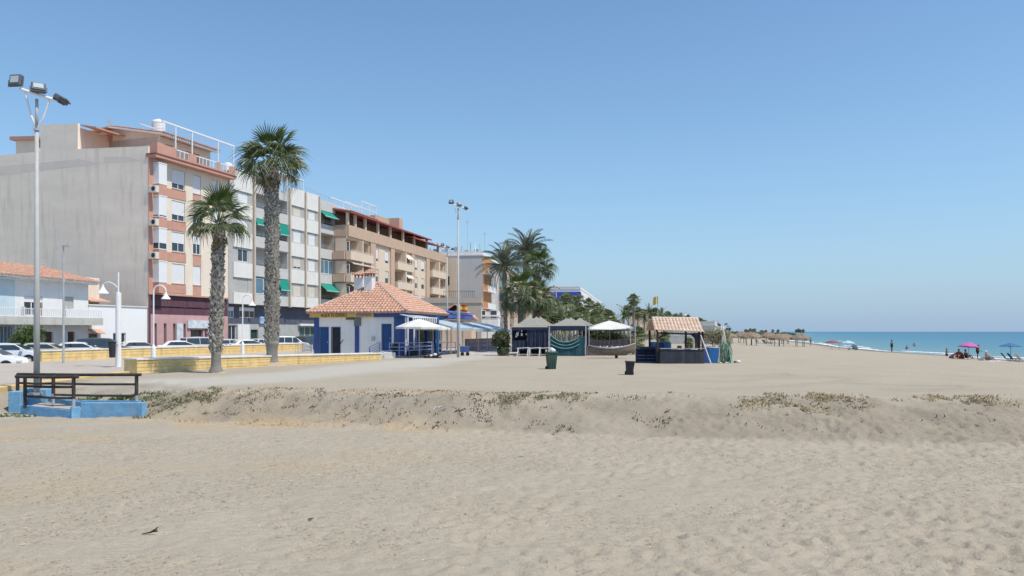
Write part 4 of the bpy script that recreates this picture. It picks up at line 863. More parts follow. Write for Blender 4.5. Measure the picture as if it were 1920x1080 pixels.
def mast(label, x, y, z0, H, sc=1.0, yaw=0.0, r0=0.1):
    t = thing('floodlight_mast', label, 'mast', (x, y, z0), yaw)
    mb = MB(); mb.tube([(0, 0, -0.1), (0, 0, H*0.35), (0, 0, H*0.36), (0, 0, H-1.1*sc)], [r0, r0*0.93, r0*0.86, r0*0.62], 14); mb.tube([(0, 0, H-1.1*sc), (0, 0, H-0.05)], r0*0.5, 10); mb.build('pole', m_mast, t, smooth=True)
    mb = MB(); mb.box(-0.2, 0.2, -0.2, 0.2, -0.05, 0.03); mb.build('base_plate', m_mast, t)
    mb = MB(); mb.lathe([(r0*0.95, 0), (r0*0.95, 0.06)], 14, (0, 0, H-1.15*sc)); mb.build('collar', m_steel, t)
    s = sc
    mb = MB(); mb.tube([(-0.58*s, 0, H+0.30*s), (0.74*s, 0, H-0.12*s)], 0.045*s+.01, 8); mb.build('cross_arm', m_whitep, t)
    for xx, zz in ((-0.42*s, H+0.24*s), (0.45*s, H-0.04*s)): mb = MB(); mb.tube([(xx, 0, zz), (xx*0.5, 0, (zz+H-1.15*s)/2-0.12*s), (0, 0, H-1.1*s)], 0.03, 6); mb.build('brace', m_whitep, t)
    flood(t, (-0.70*s, -0.05, H+0.60*s), R(-6), R(-8), 0.44*s, 0.38*s); flood(t, (0.12*s, -0.1, H+0.34*s), R(32), R(-34), 0.44*s, 0.36*s); flood(t, (0.80*s, 0.1, H+0.0*s), R(105), R(-62), 0.44*s, 0.38*s)
    return t
d = 26.0; mast('tall grey floodlight mast at the left edge, behind the wooden railing', gx(69, d), d, 0.66, zat(183, d)-0.66, 1.0)
d = 58.0; mast('tall floodlight mast standing in front of the restaurant terrace', gx(859, d), d, 0.78, zat(389, d)-0.78, 0.75, r0=0.105)
d = 84.0; mast('more distant floodlight mast, left behind the terrace mast', gx(838.5, d), d, 0.8, zat(466, d)-0.8, 0.75, r0=0.1)
d = 175.; mast('far floodlight mast in front of the cobalt blue building', gx(1043, d), d, 0.8, zat(540, d)-0.8, 0.8)
d = 240.; mast('very distant floodlight mast between the palm rows', gx(1161, d), d, 0.8, zat(574, d)-0.8, 0.9)
def street_lamp(label, x, y, z0, H, side=1, sleeve=True, sc=1.0):
    t = thing('street_lamp', label, 'street lamp', (x, y, z0))
    mb = MB(); h1_ = H*0.78 if sleeve else H-0.45
    mb.lathe([(0.16, 0), (0.14, 0.9), (0.1, 1.0), (0.07, 1.1)] if not sleeve else [(0.15, -0.1), (0.15, h1_), (0.10, h1_+0.02)], 16)
    mb.build('base_sleeve', m_whitep, t, smooth=False)
    mb = MB()
    if sleeve:
        mb.tube([(0, 0, h1_), (0, 0, H)], 0.045, 8); mb.build('pole', m_whitep, t)
        mb = MB(); ax = -1 if side < 0 else 1
        pts = [(0, 0, h1_+0.25), (ax*0.25, 0, h1_+0.5), (ax*0.5, 0, h1_+0.62), (ax*0.72, 0, h1_+0.6), (ax*0.86, 0, h1_+0.5)]
        mb.tube(pts, 0.025, 8); mb.build('arm', m_whitep, t); hx_, hz_ = ax*0.88, h1_+0.46
    else:
        ax = side; r = 0.42; pts = [(0, 0, 1.0), (0, 0, H-r)]+[(ax*(r-r*math.cos(a)), 0, H-r+r*math.sin(a)) for a in [math.pi*k/10 for k in range(1, 11)]]
        mb.tube(pts, 0.05, 8); mb.build('arm', m_whitep, t); hx_, hz_ = ax*2*r, H-r-0.02
    mb = MB(); mb.lathe([(0.0, 0.02), (0.05, 0), (0.07, -0.12), (0.15, -0.28), (0.30*sc, -0.47), (0.31*sc, -0.5), (0.26*sc, -0.49)], 18, (hx_, 0, hz_)); mb.build('lamp_shade', m_whitep, t)
    return t
d = 42.5; street_lamp('white street lamp with a thick lower sleeve and its arm to the left', gx(222, d), d, 0.8, zat(510, d)-0.8, -1)
d = 51.0; street_lamp('white hooked street lamp in front of the pink shop', gx(288, d), d, 0.8, zat(535, d)-0.8, 1, False)
d = 66.0; street_lamp('white hooked street lamp between the two tall palms', gx(455, d), d, 0.8, zat(553, d)-0.8, 1, False)
# slim lamp post in front of the houses
d = 47.0; t = thing('lamp_post', 'slim galvanised lamp post in front of the blue house', 'lamp post', (gx(119, d), d, 0.6)); mb = MB(); H = zat(462, d)-0.6; mb.tube([(0, 0, -0.2), (0, 0, H)], [0.075, 0.045], 10); mb.build('pole', m_steel, t); mb = MB(); mb.box(-0.05, 0.42, -0.12, 0.12, H, H+0.07); mb.build('lamp_head', m_steel, t)
# litter bin on the lamp
d = 41.9; t = thing('litter_bin', 'dark hanging litter bin on the sleeved white street lamp', 'litter bin', (gx(210.5, d), d, 1.35)); mb = MB(); mb.lathe([(0.15, 0), (0.2, 0.85), (0.22, 0.86), (0.22, 0.9)], 12); mb.build('bin_body', m_black, t); mb = MB(); mb.box(0.12, 0.3, 0, 0.06, 0.6, 0.75); mb.build('bracket', m_steel, t)

# ------------------------------------------------------------------ wheelie bins on the sand
def bin_(label, px, d, H, w, m, tilt=0, rz=0.2):
    x = gx(px, d); z = hz(x, d); t = thing('wheelie_bin', label, 'bin', (x, d, z-0.02), rz); t.rotation_euler = (0, R(tilt), rz)
    def ring(s, z_): return [(-w*s/2, -w*s*0.45, z_), (w*s/2, -w*s*0.45, z_), (w*s/2, w*s*0.45, z_), (-w*s/2, w*s*0.45, z_)]
    mb = MB(); st = [(0.72, 0.0), (0.86, H*0.5), (0.98, H*0.9), (1.1, H*0.9), (1.1, H*0.94)]; v = [p for s, z_ in st for p in ring(s, z_)]; f = []
    for i in range(len(st)-1):
        for k in range(4): k2 = (k+1) % 4; f.append((i*4+k, i*4+k2, i*4+4+k2, i*4+4+k))
    f.append((3, 2, 1, 0)); mb.add(v, f)
    for k in (-0.25, 0.0, 0.25): mb.box(w*k-0.02, w*k+0.02, -w*0.42, -w*0.36, H*0.1, H*0.85)
    mb.build('bin_body', m, t)
    mb = MB(); mb.bbox(-w*0.57, w*0.57, -w*0.52, w*0.52, H*0.945, H, 0.03); mb.box(-w*0.5, w*0.5, w*0.5, w*0.62, H*0.9, H*0.95); mb.build('lid', m, t)
    for s in (-1, 1): mb = MB(); mb.tube([(s*w*0.42-0.03, w*0.38, 0.08), (s*w*0.42+0.03, w*0.38, 0.08)], 0.09, 12); mb.build('wheel', m_tyre, t)
    return t
bt = bin_('dark green wheelie bin with rubbish on its lid, standing on the sand', 1034, 40.0, 0.95, 0.52, m_greenp, 0, 0.35)
mb = MB(); mb.blob((0.02, -0.05, 1.03), (0.12, 0.1, 0.14), 8, 6); mb.blob((0.14, 0.02, 1.0), (0.09, 0.08, 0.1), 8, 5); o = mb.build('rubbish', m_white); o.location = bt.location; tag(o, 'small white bag of rubbish left on the green bin', 'rubbish bag')
bin_('black wheelie bin sunk askew in the sand before the moored boat', 1180, 34.8, 0.66, 0.42, m_black, 3, -0.1)

# ------------------------------------------------------------------ cars
def car_proto(kind, paint):
    """x = forward"""
    if kind == 'hatch': L, W_, H = 4.0, 1.7, 1.47; prof = [(-2.0, .55), (-1.95, .95), (-1.7, 1.0)]; cab = [(-1.85, 0.98), (-1.45, 1.42), (-0.6, 1.47), (0.25, 1.42), (1.05, 0.98)]; hood = [(1.05, 0.97), (1.75, 0.82), (1.98, 0.62)]
    elif kind == 'sedan': L, W_, H = 4.4, 1.72, 1.42; cab = [(-1.75, 1.0), (-1.15, 1.36), (-0.5, 1.42), (0.15, 1.38), (1.1, 0.96)]; hood = [(1.1, 0.95), (1.9, 0.82), (2.18, 0.62)]
    else: L, W_, H = 4.4, 1.78, 1.72; cab = [(-2.1, 1.05), (-1.95, 1.62), (-0.8, 1.72), (0.45, 1.66), (1.25, 1.08)]; hood = [(1.25, 1.06), (1.9, 0.92), (2.18, 0.68)]
    hl_ = L/2
    t = thing('parked_car', '', 'car')
    # lower body: lofted cross-sections
    st = [(-hl_, 0.35, cab[0][1]-0.18, 0.80), (-hl_+0.15, 0.22, cab[0][1]-0.02, 0.95), (cab[0][0], 0.2, cab[0][1], 0.98), (-0.6, 0.2, 0.97+(cab[0][1]-0.98), 1.0), (0.4, 0.2, 0.96+(cab[0][1]-0.98)*.5, 1.0), (hood[0][0], 0.2, hood[0][1], 0.99), (hood[1][0], 0.2, hood[1][1], 0.93), (hl_-0.06, 0.25, hood[2][1], 0.82), (hl_, 0.32, hood[2][1]-0.1, 0.72)]
    V = []; F_ = []
    for x, zb, zt, hw in st:
        w = W_/2*hw; zm = zb+(zt-zb)*0.62
        V += [(x, -w*0.92, zb), (x, -w, zb+0.12), (x, -w, zm), (x, -w*0.94, zt-0.03), (x, -w*0.84, zt), (x, w*0.84, zt), (x, w*0.94, zt-0.03), (x, w, zm), (x, w, zb+0.12), (x, w*0.92, zb)]
    n_ = 10
    for i in range(len(st)-1):
        for k in range(n_): k2 = (k+1) % n_; F_.append((i*n_+k, (i+1)*n_+k, (i+1)*n_+k2, i*n_+k2))
    F_.append(tuple(range(n_))); F_.append(tuple(range(len(st)*n_-1, (len(st)-1)*n_-1, -1)))
    mb = MB(); mb.add(V, F_)
    # cabin with pillars
    V = []; F_ = []
    for x, z in cab:
        f = (z-0.98)/(H-0.98); w = W_/2*(0.93-0.19*f); V += [(x, -w, max(0.95, z-0.02)), (x, -w*0.9, z), (x, w*0.9, z), (x, w, max(0.95, z-0.02))]
    base = [(x, s*W_/2*0.93, 0.93) for x, z in cab for s in (-1, 1)]
    nb = len(V); V += base
    for i in range(len(cab)-1):
        a = i*4; F_ += [(a, a+1, a+5, a+4), (a+1, a+2, a+6, a+5), (a+2, a+3, a+7, a+6), (nb+2*i, a, a+4, nb+2*i+2), (a+3, nb+2*i+1, nb+2*i+3, a+7)]
    mb.add(V, F_); body = mb.build('body', paint, t, smooth=False)
    bv = body.modifiers.new('bevel', 'BEVEL'); bv.width = 0.03; bv.segments = 2; bv.limit_method = 'ANGLE'; bv.angle_limit = R(25)
    def wside(x0, x1, z0, z1, x0t, x1t, s):
        f0, f1 = (z0-0.98)/(H-0.98), (z1-0.98)/(H-0.98); w0, w1 = W_/2*(0.93-0.19*f0*0)+0.006, W_/2*(0.93-0.19*f1)+0.008
        m_ = MB(); m_.quad((x0, s*w0, z0), (x1, s*w0, z0), (x1t, s*w1, z1), (x0t, s*w1, z1)); m_.build('side_window', m_glass, t)
    zt = H-0.13; f = lambda i, z: cab[i][0]+(cab[i+1][0]-cab[i][0])*(z-cab[i][1])/(cab[i+1][1]-cab[i][1]+1e-6)
    r0, r1 = cab[0][0]+0.18, cab[-1][0]-0.2
    for s in (-1, 1):
        wside(r0, -0.75, 1.02, zt, cab[1][0]+0.05, -0.75, s) if kind != 'sedan' else wside(r0+0.25, -0.5, 1.02, zt, cab[1][0]+0.15, -0.5, s)
        wside(-0.68 if kind != 'sedan' else -0.42, 0.12, 1.02, zt, -0.68 if kind != 'sedan' else -0.42, 0.1, s) if kind == 'mpv' else None
        wside(-0.66 if kind != 'mpv' else 0.18, r1, 1.02, zt, -0.66 if kind != 'mpv' else 0.18, cab[3][0]+0.08, s)
    (xa, za), (xb, zb) = cab[-1], cab[-2]; w0, w1 = W_/2*0.83, W_/2*0.66
    nv = Vector((zb-za, 0, xa-xb)).normalized()*0.012
    m_ = MB(); m_.quad((xa-0.06+nv.x, -w0, za+0.04+nv.z), (xa-0.06+nv.x, w0, za+0.04+nv.z), (xb+0.07+nv.x, w1, zb-0.05+nv.z), (xb+0.07+nv.x, -w1, zb-0.05+nv.z)); m_.build('windscreen', m_glass, t)
    (xa, za), (xb, zb) = cab[0], cab[1]; nv = Vector((-(zb-za), 0, (xb-xa))).normalized()*0.012
    m_ = MB(); m_.quad((xa+0.06+nv.x, -w0, za+0.06+nv.z), (xb-0.04+nv.x, -w1, zb-0.06+nv.z), (xb-0.04+nv.x, w1, zb-0.06+nv.z), (xa+0.06+nv.x, w0, za+0.06+nv.z)); m_.build('rear_window', m_glass, t)
    for x in (-hl_+0.75, hl_-0.8):
        for s in (-1, 1):
            m_ = MB(); m_.tube([(x, s*(W_/2-0.2), 0.31), (x, s*(W_/2+0.012), 0.31)], 0.31, 20); w = m_.build('wheel', m_tyre, t); m_ = MB(); m_.tube([(x, s*(W_/2+0.0), 0.31), (x, s*(W_/2+0.022), 0.31)], 0.2, 14); m_.build('rim', m_chrome, w)
            m_ = MB(); m_.tube([(x, s*(W_/2-0.25), 0.33), (x, s*(W_/2+0.006), 0.33)], 0.37, 20); m_.build('wheel_arch', m_black, t)
    for s in (-1, 1):
        m_ = MB(); m_.bbox(hl_-0.22, hl_+0.005, s*W_*0.36-0.2, s*W_*0.36+0.16, 0.56, 0.7, 0.03); m_.build('headlight', m_lamp, t)
        m_ = MB(); m_.box(-hl_-0.01, -hl_+0.12, s*W_*0.38-0.12, s*W_*0.38+0.12, 0.75, 0.95); m_.build('tail_light', mat('tail_lamp', (0.3, 0.02, 0.02), 0.3, 0), t)
        m_ = MB(); m_.bbox(0.72, 0.9, s*(W_/2+0.02)-0.03, s*(W_/2+0.02)+0.12*s+(0.03 if s > 0 else 0.0), 0.98, 1.12, 0.02) if s > 0 else m_.bbox(0.72, 0.9, -W_/2-0.17, -W_/2-0.02, 0.98, 1.12, 0.02); m_.build('wing_mirror', paint, t)
    m_ = MB(); m_.box(hl_-0.08, hl_+0.008, -0.4, 0.4, 0.36, 0.5); m_.build('grille', m_black, t)
    return t
def cpaint(n, c): return mat('car_'+n, c, 0.25, 0.0, spec=0.6)
cw, cs, cg, cd, cb = cpaint('white', (0.75, 0.76, 0.77)), cpaint('silver', (0.5, 0.52, 0.55)), cpaint('sage', (0.5, 0.53, 0.47)), cpaint('dark', (0.06, 0.065, 0.075)), cpaint('pearl', (0.66, 0.69, 0.74))
G_ = 'cars parked along the street'
def put(kind, paint, px, w, label, rev=False, zz=0.6, dd=None):
    t_ = px_t(px, w); p = tw(t_, w, zz); o = car_proto(kind, paint); o.location = p; o.rotation_euler = (0, 0, RZ+(math.pi if rev else 0)); o['label'] = label; o['group'] = G_; return o
put('hatch', cb, 24, 5.6, 'pale blue white hatchback at the left edge, side on beyond the railing', rev=True, zz=0.56).rotation_euler = (0, 0, R(16))
put('hatch', cw, -16, 7.6, 'white car cut off by the left edge, nearest of all parked cars', rev=True, zz=0.30).rotation_euler = (0, 0, R(10))
put('sedan', cg, 88, 4.9, 'sage silver car behind the tall left mast').rotation_euler = (0, 0, R(14))
put('sedan', cw, 152, 4.4, 'white low car between the slim lamp post and the sleeved street lamp').rotation_euler = (0, 0, R(20))
put('mpv', cd, 196, 3.2, 'dark grey car behind the hanging litter bin').rotation_euler = (0, 0, R(30))
put('sedan', cpaint('rose', (0.6, 0.55, 0.53)), 262, 3.6, 'pinkish silver car in front of the whitewashed house').rotation_euler = (0, 0, R(40))
put('sedan', cw, 342, 4.6, 'white car below the shop sign of the pink shop').rotation_euler = (0, 0, R(28))
put('mpv', cs, 383, 3.4, 'silver beige car just left of the shorter tall palm').rotation_euler = (0, 0, R(45))
put('hatch', cs, 436, 2.6, 'silver car right of the shorter tall palm trunk').rotation_euler = (0, 0, R(50))
put('sedan', cw, 468, 4.8, 'white car between the hooked lamp and the tallest palm').rotation_euler = (0, 0, R(38))
put('hatch', cs, 492, 3.0, 'grey car mostly hidden by the tallest palm trunk', rev=False)
put('mpv', cw, 543, 5.0, 'white people carrier right of the tallest palm').rotation_euler = (0, 0, R(30))
put('mpv', cd, 580, 3.0, 'dark van beside the blue corner of the restaurant', rev=False)
# small blue cage trolley and hoop barriers beside the restaurant
d = 72.0; t = thing('cage_trolley', 'blue and white wheeled cage trolley between the white car and the restaurant', 'trolley', (gx(577, d), d, 0.8)); mb = MB()
for x_ in (-0.45, 0.45):
    for y_ in (-0.3, 0.3): mb.obox((x_, y_, 0.05), (x_, y_, 1.1), 0.04, 0.04)
for z_ in (0.15, 0.45, 0.8, 1.1): mb.obox((-0.45, -0.3, z_), (0.45, -0.3, z_), 0.03, 0.03); mb.obox((-0.45, -0.3, z_), (-0.45, 0.3, z_), 0.03, 0.03)
mb.build('cage', m_blue, t); mb = MB(); mb.box(-0.4, 0.4, -0.25, 0.25, 0.18, 0.75); mb.build('load', m_white, t)
for i, px in enumerate((556, 562)):
    d = 68.0; t = thing('hoop_barrier', ('left' if i == 0 else 'right')+'most of two thin steel hoops standing at the end of the long yellow wall', 'barrier', (gx(px, d), d, 0.8)); mb = MB(); mb.tube([(-.1, 0, 0), (-.1, 0, .85), (0, 0, .95), (.1, 0, .85), (.1, 0, 0)], .02, 6); mb.build('hoop', m_steel, t)
# ------------------------------------------------------------------ palms
m_fan = mat('fan_palm_leaf', (0.07, 0.105, 0.045), 0.42, 0.3, 2.5, spec=0.6, col2=(0.23, 0.26, 0.13), trans=0.3)
m_fan2 = mat('fan_palm_young_leaf', (0.11, 0.16, 0.04), 0.5, 0.3, 1.5, col2=(0.22, 0.27, 0.09), trans=0.3)
m_dryl = mat('dry_palm_leaf', (0.22, 0.17, 0.10), 0.8, 0.3, 2, trans=0.2)
m_date = mat('date_palm_leaf', (0.09, 0.11, 0.07), 0.6, 0.25, 1.5, col2=(0.20, 0.21, 0.14), trans=0.2)
m_trunk = mat('palm_bark', (0.15, 0.135, 0.12), 0.95, 0.3, 3, 0.6, 20, col2=(0.27, 0.25, 0.225))
m_trsm = mat('palm_trunk_base', (0.22, 0.205, 0.185), 0.95, 0.15, 2, 0.5, 14, stretch=(1, 1, 3))
m_stub = mat('leaf_stub', (0.08, 0.068, 0.055), 0.9, 0.3, 8.0, col2=(0.52, 0.48, 0.42), detail=1)
def fan_frond(pet, R_, spread, n_, droop, seed, m_, lod=3):
    rd = random.Random(seed); mb = MB()
    mb.tube([(0, 0, 0), (pet*0.5, 0, pet*0.04), (pet, 0, 0)], [0.035, 0.025, 0.02], 4, cap=False)
    for i in range(n_):
        u = (i+0.5)/n_*2-1; a = u*spread; da = spread/n_*1.02; Rl = R_*(1-0.22*abs(u)**2)*rd.uniform(0.9, 1.05)
        dr = droop*rd.uniform(0.7, 1.5); rs = [0.0, 0.38, 0.72, 1.0]; wf = [0, 1.0, 0.72, 0.02]; pts = []
        fold = 0.05*R_
        cup = 0.25*R_*abs(u)
        for r_, w_ in zip(rs, wf):
            rr = Rl*r_; ww = min(rr, Rl*0.40)*math.tan(da)*w_ if r_ > 0 else 0
            z = -dr*max(0, r_-0.38)**2*Rl*2.0*rd.uniform(.6, 1.5)+cup*r_*0.6
            sh = 1-0.35*max(0, r_-0.5)*dr
            cx, cy = math.cos(a)*rr*sh, math.sin(a)*rr*sh; px, py = -math.sin(a)*ww, math.cos(a)*ww
            pts.append(((pet+cx-px, cy-py, z-fold*w_*0.5), (pet+cx, cy, z+fold*w_*0.5), (pet+cx+px, cy+py, z-fold*w_*0.5)))
        for k in range(3):
            A_, B_ = pts[k], pts[k+1]
            if k == 0: mb.tri(A_[1], B_[0], B_[1]); mb.tri(A_[1], B_[1], B_[2])
            else: mb.quad(A_[0], B_[0], B_[1], A_[1]); mb.quad(A_[1], B_[1], B_[2], A_[2])
    return mb.mesh('frond', m_)
def date_frond(L, arch, seed, m_):
    rd = random.Random(seed); mb = MB(); N = 14; pts = []
    for i in range(N+1): u = i/N; pts.append(Vector((L*(u-0.12*arch*u*u), 0, L*(0.30*math.sin(u*2.0)*arch*0.4-arch*0.42*u*u))))
    mb.tube(pts, [0.045*(1-0.8*i/N) for i in range(N+1)], 4, cap=False)
    nl = 34
    for i in range(nl):
        u = 0.14+0.86*i/nl; k = min(N-1, int(u*N)); p = pts[k].lerp(pts[k+1], u*N-k); ll = L*0.15*(math.sin(math.pi*min(1, 0.12+u*0.9))**0.6+0.15)*rd.uniform(.85, 1.1)
        for s in (-1, 1):
            dx, dy, dz = 0.62, s*0.72, 0.30+rd.uniform(-.12, .15); d_ = Vector((dx, dy, dz)).normalized(); q = p+d_*ll+Vector((0, 0, -0.12*ll)); w_ = Vector((0.028, 0, 0.02))
            md = p+d_*ll*0.5; mb.quad(p-w_, md-w_*1.2, q, md+w_*1.2)
    return mb.mesh('frond', m_)
FAN = [fan_frond(0.95, 1.25, R(96), 24, 0.75, 1, m_fan), fan_frond(1.05, 1.15, R(88), 22, 1.05, 2, m_fan), fan_frond(0.85, 1.2, R(100), 24, 0.55, 3, m_fan), fan_frond(1.0, 1.2, R(80), 20, 0.35, 4, m_fan2)]
DRY = [fan_frond(0.8, 0.9, R(50), 14, 1.6, 5, m_dryl)]
DATE = [date_frond(3.1, 1.0, 1, m_date), date_frond(3.3, 0.75, 2, m_date), date_frond(2.9, 1.3, 3, m_date)]
def place_frond(me, parent, p, azm, elv, roll, s, name='frond'):
    m_ = Matrix.Rotation(azm, 4, 'Z') @ Matrix.Rotation(-elv, 4, 'Y') @ Matrix.Rotation(roll, 4, 'X')
    o = link(name, me, parent, p, m_.to_euler(), (s, s, s)); return o
def stubs(mb, path, radf, z0, z1, pitch, per, size, rd):
    z = z0; k = 0
    while z < z1:
        c = path(z); r = radf(z)*0.93
        for i in range(per):
            a = 2*math.pi*(i+0.5*(k % 2)+rd.uniform(-.2, .2))/per; s = size*rd.uniform(.6, 1.3); ca, sa = math.cos(a), math.sin(a)
            o = Vector((c[0]+ca*r, c[1]+sa*r, z+rd.uniform(-.03, .03))); out = Vector((ca, sa, 0)); tg = Vector((-sa, ca, 0)); up = Vector((0, 0, 1))
            tip = o+out*s*0.55*rd.uniform(.6, 1.3)+up*s*rd.uniform(.7, 1.2)+tg*s*rd.uniform(-.3, .3)
            mb.add([o-tg*s*.42, o+tg*s*.42, o+up*s*.9+tg*s*.15, tip-tg*s*.14, tip+tg*s*.14, o-up*s*.25+out*s*.12], [(0, 5, 4, 3), (5, 1, 4), (1, 2, 4), (3, 4, 2), (0, 3, 2)])
        z += pitch; k += 1
def fan_palm(label, x, y, z0, H, lean, radf, n_=38, s=1.0, smooth_h=1.2, seed=1, name='fan_palm', skirt=0, detail=True, el0=-30, el1=84):
    rd = random.Random(seed); t = thing(name, label, 'palm tree', (x, y, z0))
    path = lambda z: (lean[0]*(z/H)**1.6, lean[1]*(z/H)**1.6)
    zs = [H*i/24 for i in range(25)]; mb = MB(); mb.tube([(*path(z), z-0.15 if z == 0 else z) for z in zs], [radf(z) for z in zs], 16); mb.build('trunk', m_trunk, t, smooth=True)
    if detail:
        mb = MB(); zb = [smooth_h*i/8 for i in range(9)]; mb.tube([(*path(z), z-0.12 if z == 0 else z) for z in zb], [radf(z)*1.04+(0.22*max(0, 0.35-z)) for z in zb], 18); mb.build('trunk_base', m_trsm, t, smooth=True)
        mb = MB(); stubs(mb, path, radf, smooth_h, H-0.1, 0.17, 11, 0.21, rd); mb.build('leaf_stubs', m_stub, t, kind='stuff')
    top = Vector((*path(H), H))
    for i in range(n_):
        u = (i+0.5)/n_; azm = i*2.39996+rd.uniform(-.25, .25); e = el1-(el1-el0)*(u**0.72); me_ = FAN[3] if u < 0.12 else FAN[rd.randrange(3)]
        place_frond(me_, t, top+Vector((0.1*math.cos(azm), 0.1*math.sin(azm), 0.25*(1-u))), azm, R(e+rd.uniform(-8, 8)), R(rd.uniform(-28, 28)), s*rd.uniform(.88, 1.1)*(1.0 if e < 60 else 1.12))
    for i in range(skirt): azm = i*2.4; place_frond(DRY[0], t, top-Vector((0, 0, 0.15)), azm, R(rd.uniform(-75, -48)), R(rd.uniform(-30, 30)), s*rd.uniform(.7, 1), 'dry_frond')
    return t
d = 36.0; x = gx(405, d); H = zat(424, d)-0.72
fan_palm('shorter of the two big fan palms, left, its crown in front of the terracotta block', x, d, 0.72, H, (0.16, 0), lambda z: 0.22+0.13*max(0, 1-z/0.5)*0.8+0.09*math.sin(min(1, max(0, (z-1.0)/1.0))*1.57)*(1-0.35*z/H)-0.05*(z/H), 25, 0.79, 1.1, 11, skirt=4, el0=-18)
d = 43.7; x = gx(510, d); H2 = zat(313, d)-0.75
fan_palm('tallest fan palm with a shaggy grey trunk in front of the white panelled block', x, d, 0.75, H2, (0.0, 0), lambda z: 0.305+0.1*max(0, 1-z/0.5)+0.10*math.sin(min(1, max(0, (z-1.0)/0.8))*1.57)*(1-0.3*z/H2)-0.03*(z/H2), 30, 0.99, 1.5, 22, skirt=6, el0=-14, el1=84)
def mound(label, px, d, r, h):
    x = gx(px, d); mb = MB(); N = 20; rd = random.Random(px); prof = [(r, -0.25), (r*0.8, 0.02), (r*0.5, h*0.5), (r*0.3, h*0.9), (0.0, h)]; v = []
    for rr, zz in prof:
        for k in range(N): a = 2*math.pi*k/N; q_ = rr*rd.uniform(.85, 1.15); v.append((q_*math.cos(a), q_*0.8*math.sin(a), zz*rd.uniform(.85, 1.15) if zz > 0 else zz))
    f = [(i*N+k, i*N+(k+1) % N, (i+1)*N+(k+1) % N, (i+1)*N+k) for i in range(4) for k in range(N)]; mb.add(v, f)
    o = mb.build('sand_mound', mat('mound_sand', (0.40, 0.31, 0.21), 0.95, 0.15, 4, 0.6, 12), smooth=True); o.location = (x, d, 0.76); tag(o, label, kind='structure')
mound('small mound of straw and sand at the shorter palm foot', 406, 36.0, 0.8, 0.14)
mound('mound of straw and sand at the tallest palm foot', 511, 43.7, 1.5, 0.28)
def date_palm(label, x, y, z0, H, lean, n_=46, s=1.0, seed=1, tr=0.2, el0=-50, el1=86):
    rd = random.Random(seed); t = thing('date_palm', label, 'palm tree', (x, y, z0)); path = lambda z: (lean[0]*(z/H)**1.5, lean[1]*(z/H)**1.5); zs = [H*i/14 for i in range(15)]
    mb = MB(); mb.tube([(*path(z), z) for z in zs], [tr*(1.15 if z < .5 else 1.0)*(1+0.25*(z > H*0.85)) for z in zs], 12); mb.build('trunk', m_trunk, t)
    mb = MB(); stubs(mb, path, lambda z: tr, 0.4, H-0.1, 0.22, 9, 0.13, rd); mb.build('leaf_stubs', m_stub, t, kind='stuff')
    top = Vector((*path(H), H))
    for i in range(n_):
        u = (i+.5)/n_; azm = i*2.39996+rd.uniform(-.2, .2); e = el1-(el1-el0)*u**0.8; me_ = DATE[0] if e > 40 else DATE[rd.choice([0, 1, 2])]
        place_frond(me_, t, top, azm, R(e+rd.uniform(-7, 7)), R(rd.uniform(-15, 15)), s*rd.uniform(.85, 1.1))
    return t
d = 72; date_palm('date palm with drooping dry fronds and slim trunk, left of the pair', gx(949, d), d, 0.8, zat(500, d)-0.8, (-0.2, 0), 52, 1.0, 5, 0.17)
d = 80; date_palm('tallest date palm with thick trunk, right of the pair', gx(979, d), d, 0.8, zat(475, d)-0.8, (0.5, 0), 50, 1.12, 6, 0.26, -45)
rf_ = lambda z: 0.26
d = 76; fan_palm('bushy green fan palm right of the tallest date palm', gx(1003, d), d, 0.8, zat(505, d)-0.8, (0.3, 0), rf_, 30, 0.95, seed=31, name='fan_palm', skirt=5, detail=False)
d = 69; fan_palm('low bushy fan palm between the date palm trunks', gx(976, d), d, 0.8, zat(556, d)-0.8, (0, 0), rf_, 34, 1.05, seed=32, skirt=6, detail=False, el0=-45)
d = 74; fan_palm('fan palm leaning over the first gazebo', gx(1004, d), d, 0.8, zat(566, d)-0.8, (0.2, 0), rf_, 32, 1.0, seed=33, skirt=5, detail=False, el0=-40)
# far palms: crown and trunk only, drawn from a few shared crowns
def crown_mesh(seed, date=False, m_=None, ns=30):
    rd = random.Random(seed); mb = MB()
    for i in range(ns):
        u = (i+.5)/ns; azm = i*2.4+rd.uniform(-.3, .3); e = R(85-140*u**.85+rd.uniform(-14, 14)); r = rd.uniform(1.6, 2.5)
        ax = Vector((math.cos(azm)*math.cos(e), math.sin(azm)*math.cos(e), math.sin(e))); side = Vector((-math.sin(azm), math.cos(azm), 0)); nrm = ax.cross(side)
        if date:
            pr = Vector((0, 0, 0))
            for k in range(1, 6): q_ = ax*(r*1.25*k/5)+Vector((0, 0, -0.10*k*k*0.28)); w0 = 0.22*(1-(k-1)/5)+.05; w1 = 0.22*(1-k/5)+.03; mb.quad(pr-side*w0, q_-side*w1, q_+side*w1, pr+side*w0) if k % 2 or True else None; pr = q_
        else:
            hub = ax*r*0.42; mb.obox((0, 0, 0), hub, 0.05, 0.05)
            for j in range(9): a = (j-4)/4*1.5; dd_ = (ax*math.cos(a)+side*math.sin(a)); tip = hub+dd_*r*0.6+Vector((0, 0, -0.28*r*0.6)); md = hub+dd_*r*0.34; w = (side*math.cos(a)-ax*math.sin(a))*0.14; mb.tri(hub, md-w, md+w); mb.tri(md-w, tip, md+w)
    return mb.mesh('crown', m_)
m_ffan = mat('far_palm_leaf', (0.085, 0.12, 0.05), 0.5, 0.3, 1.5, col2=(0.27, 0.30, 0.15), trans=0.3)
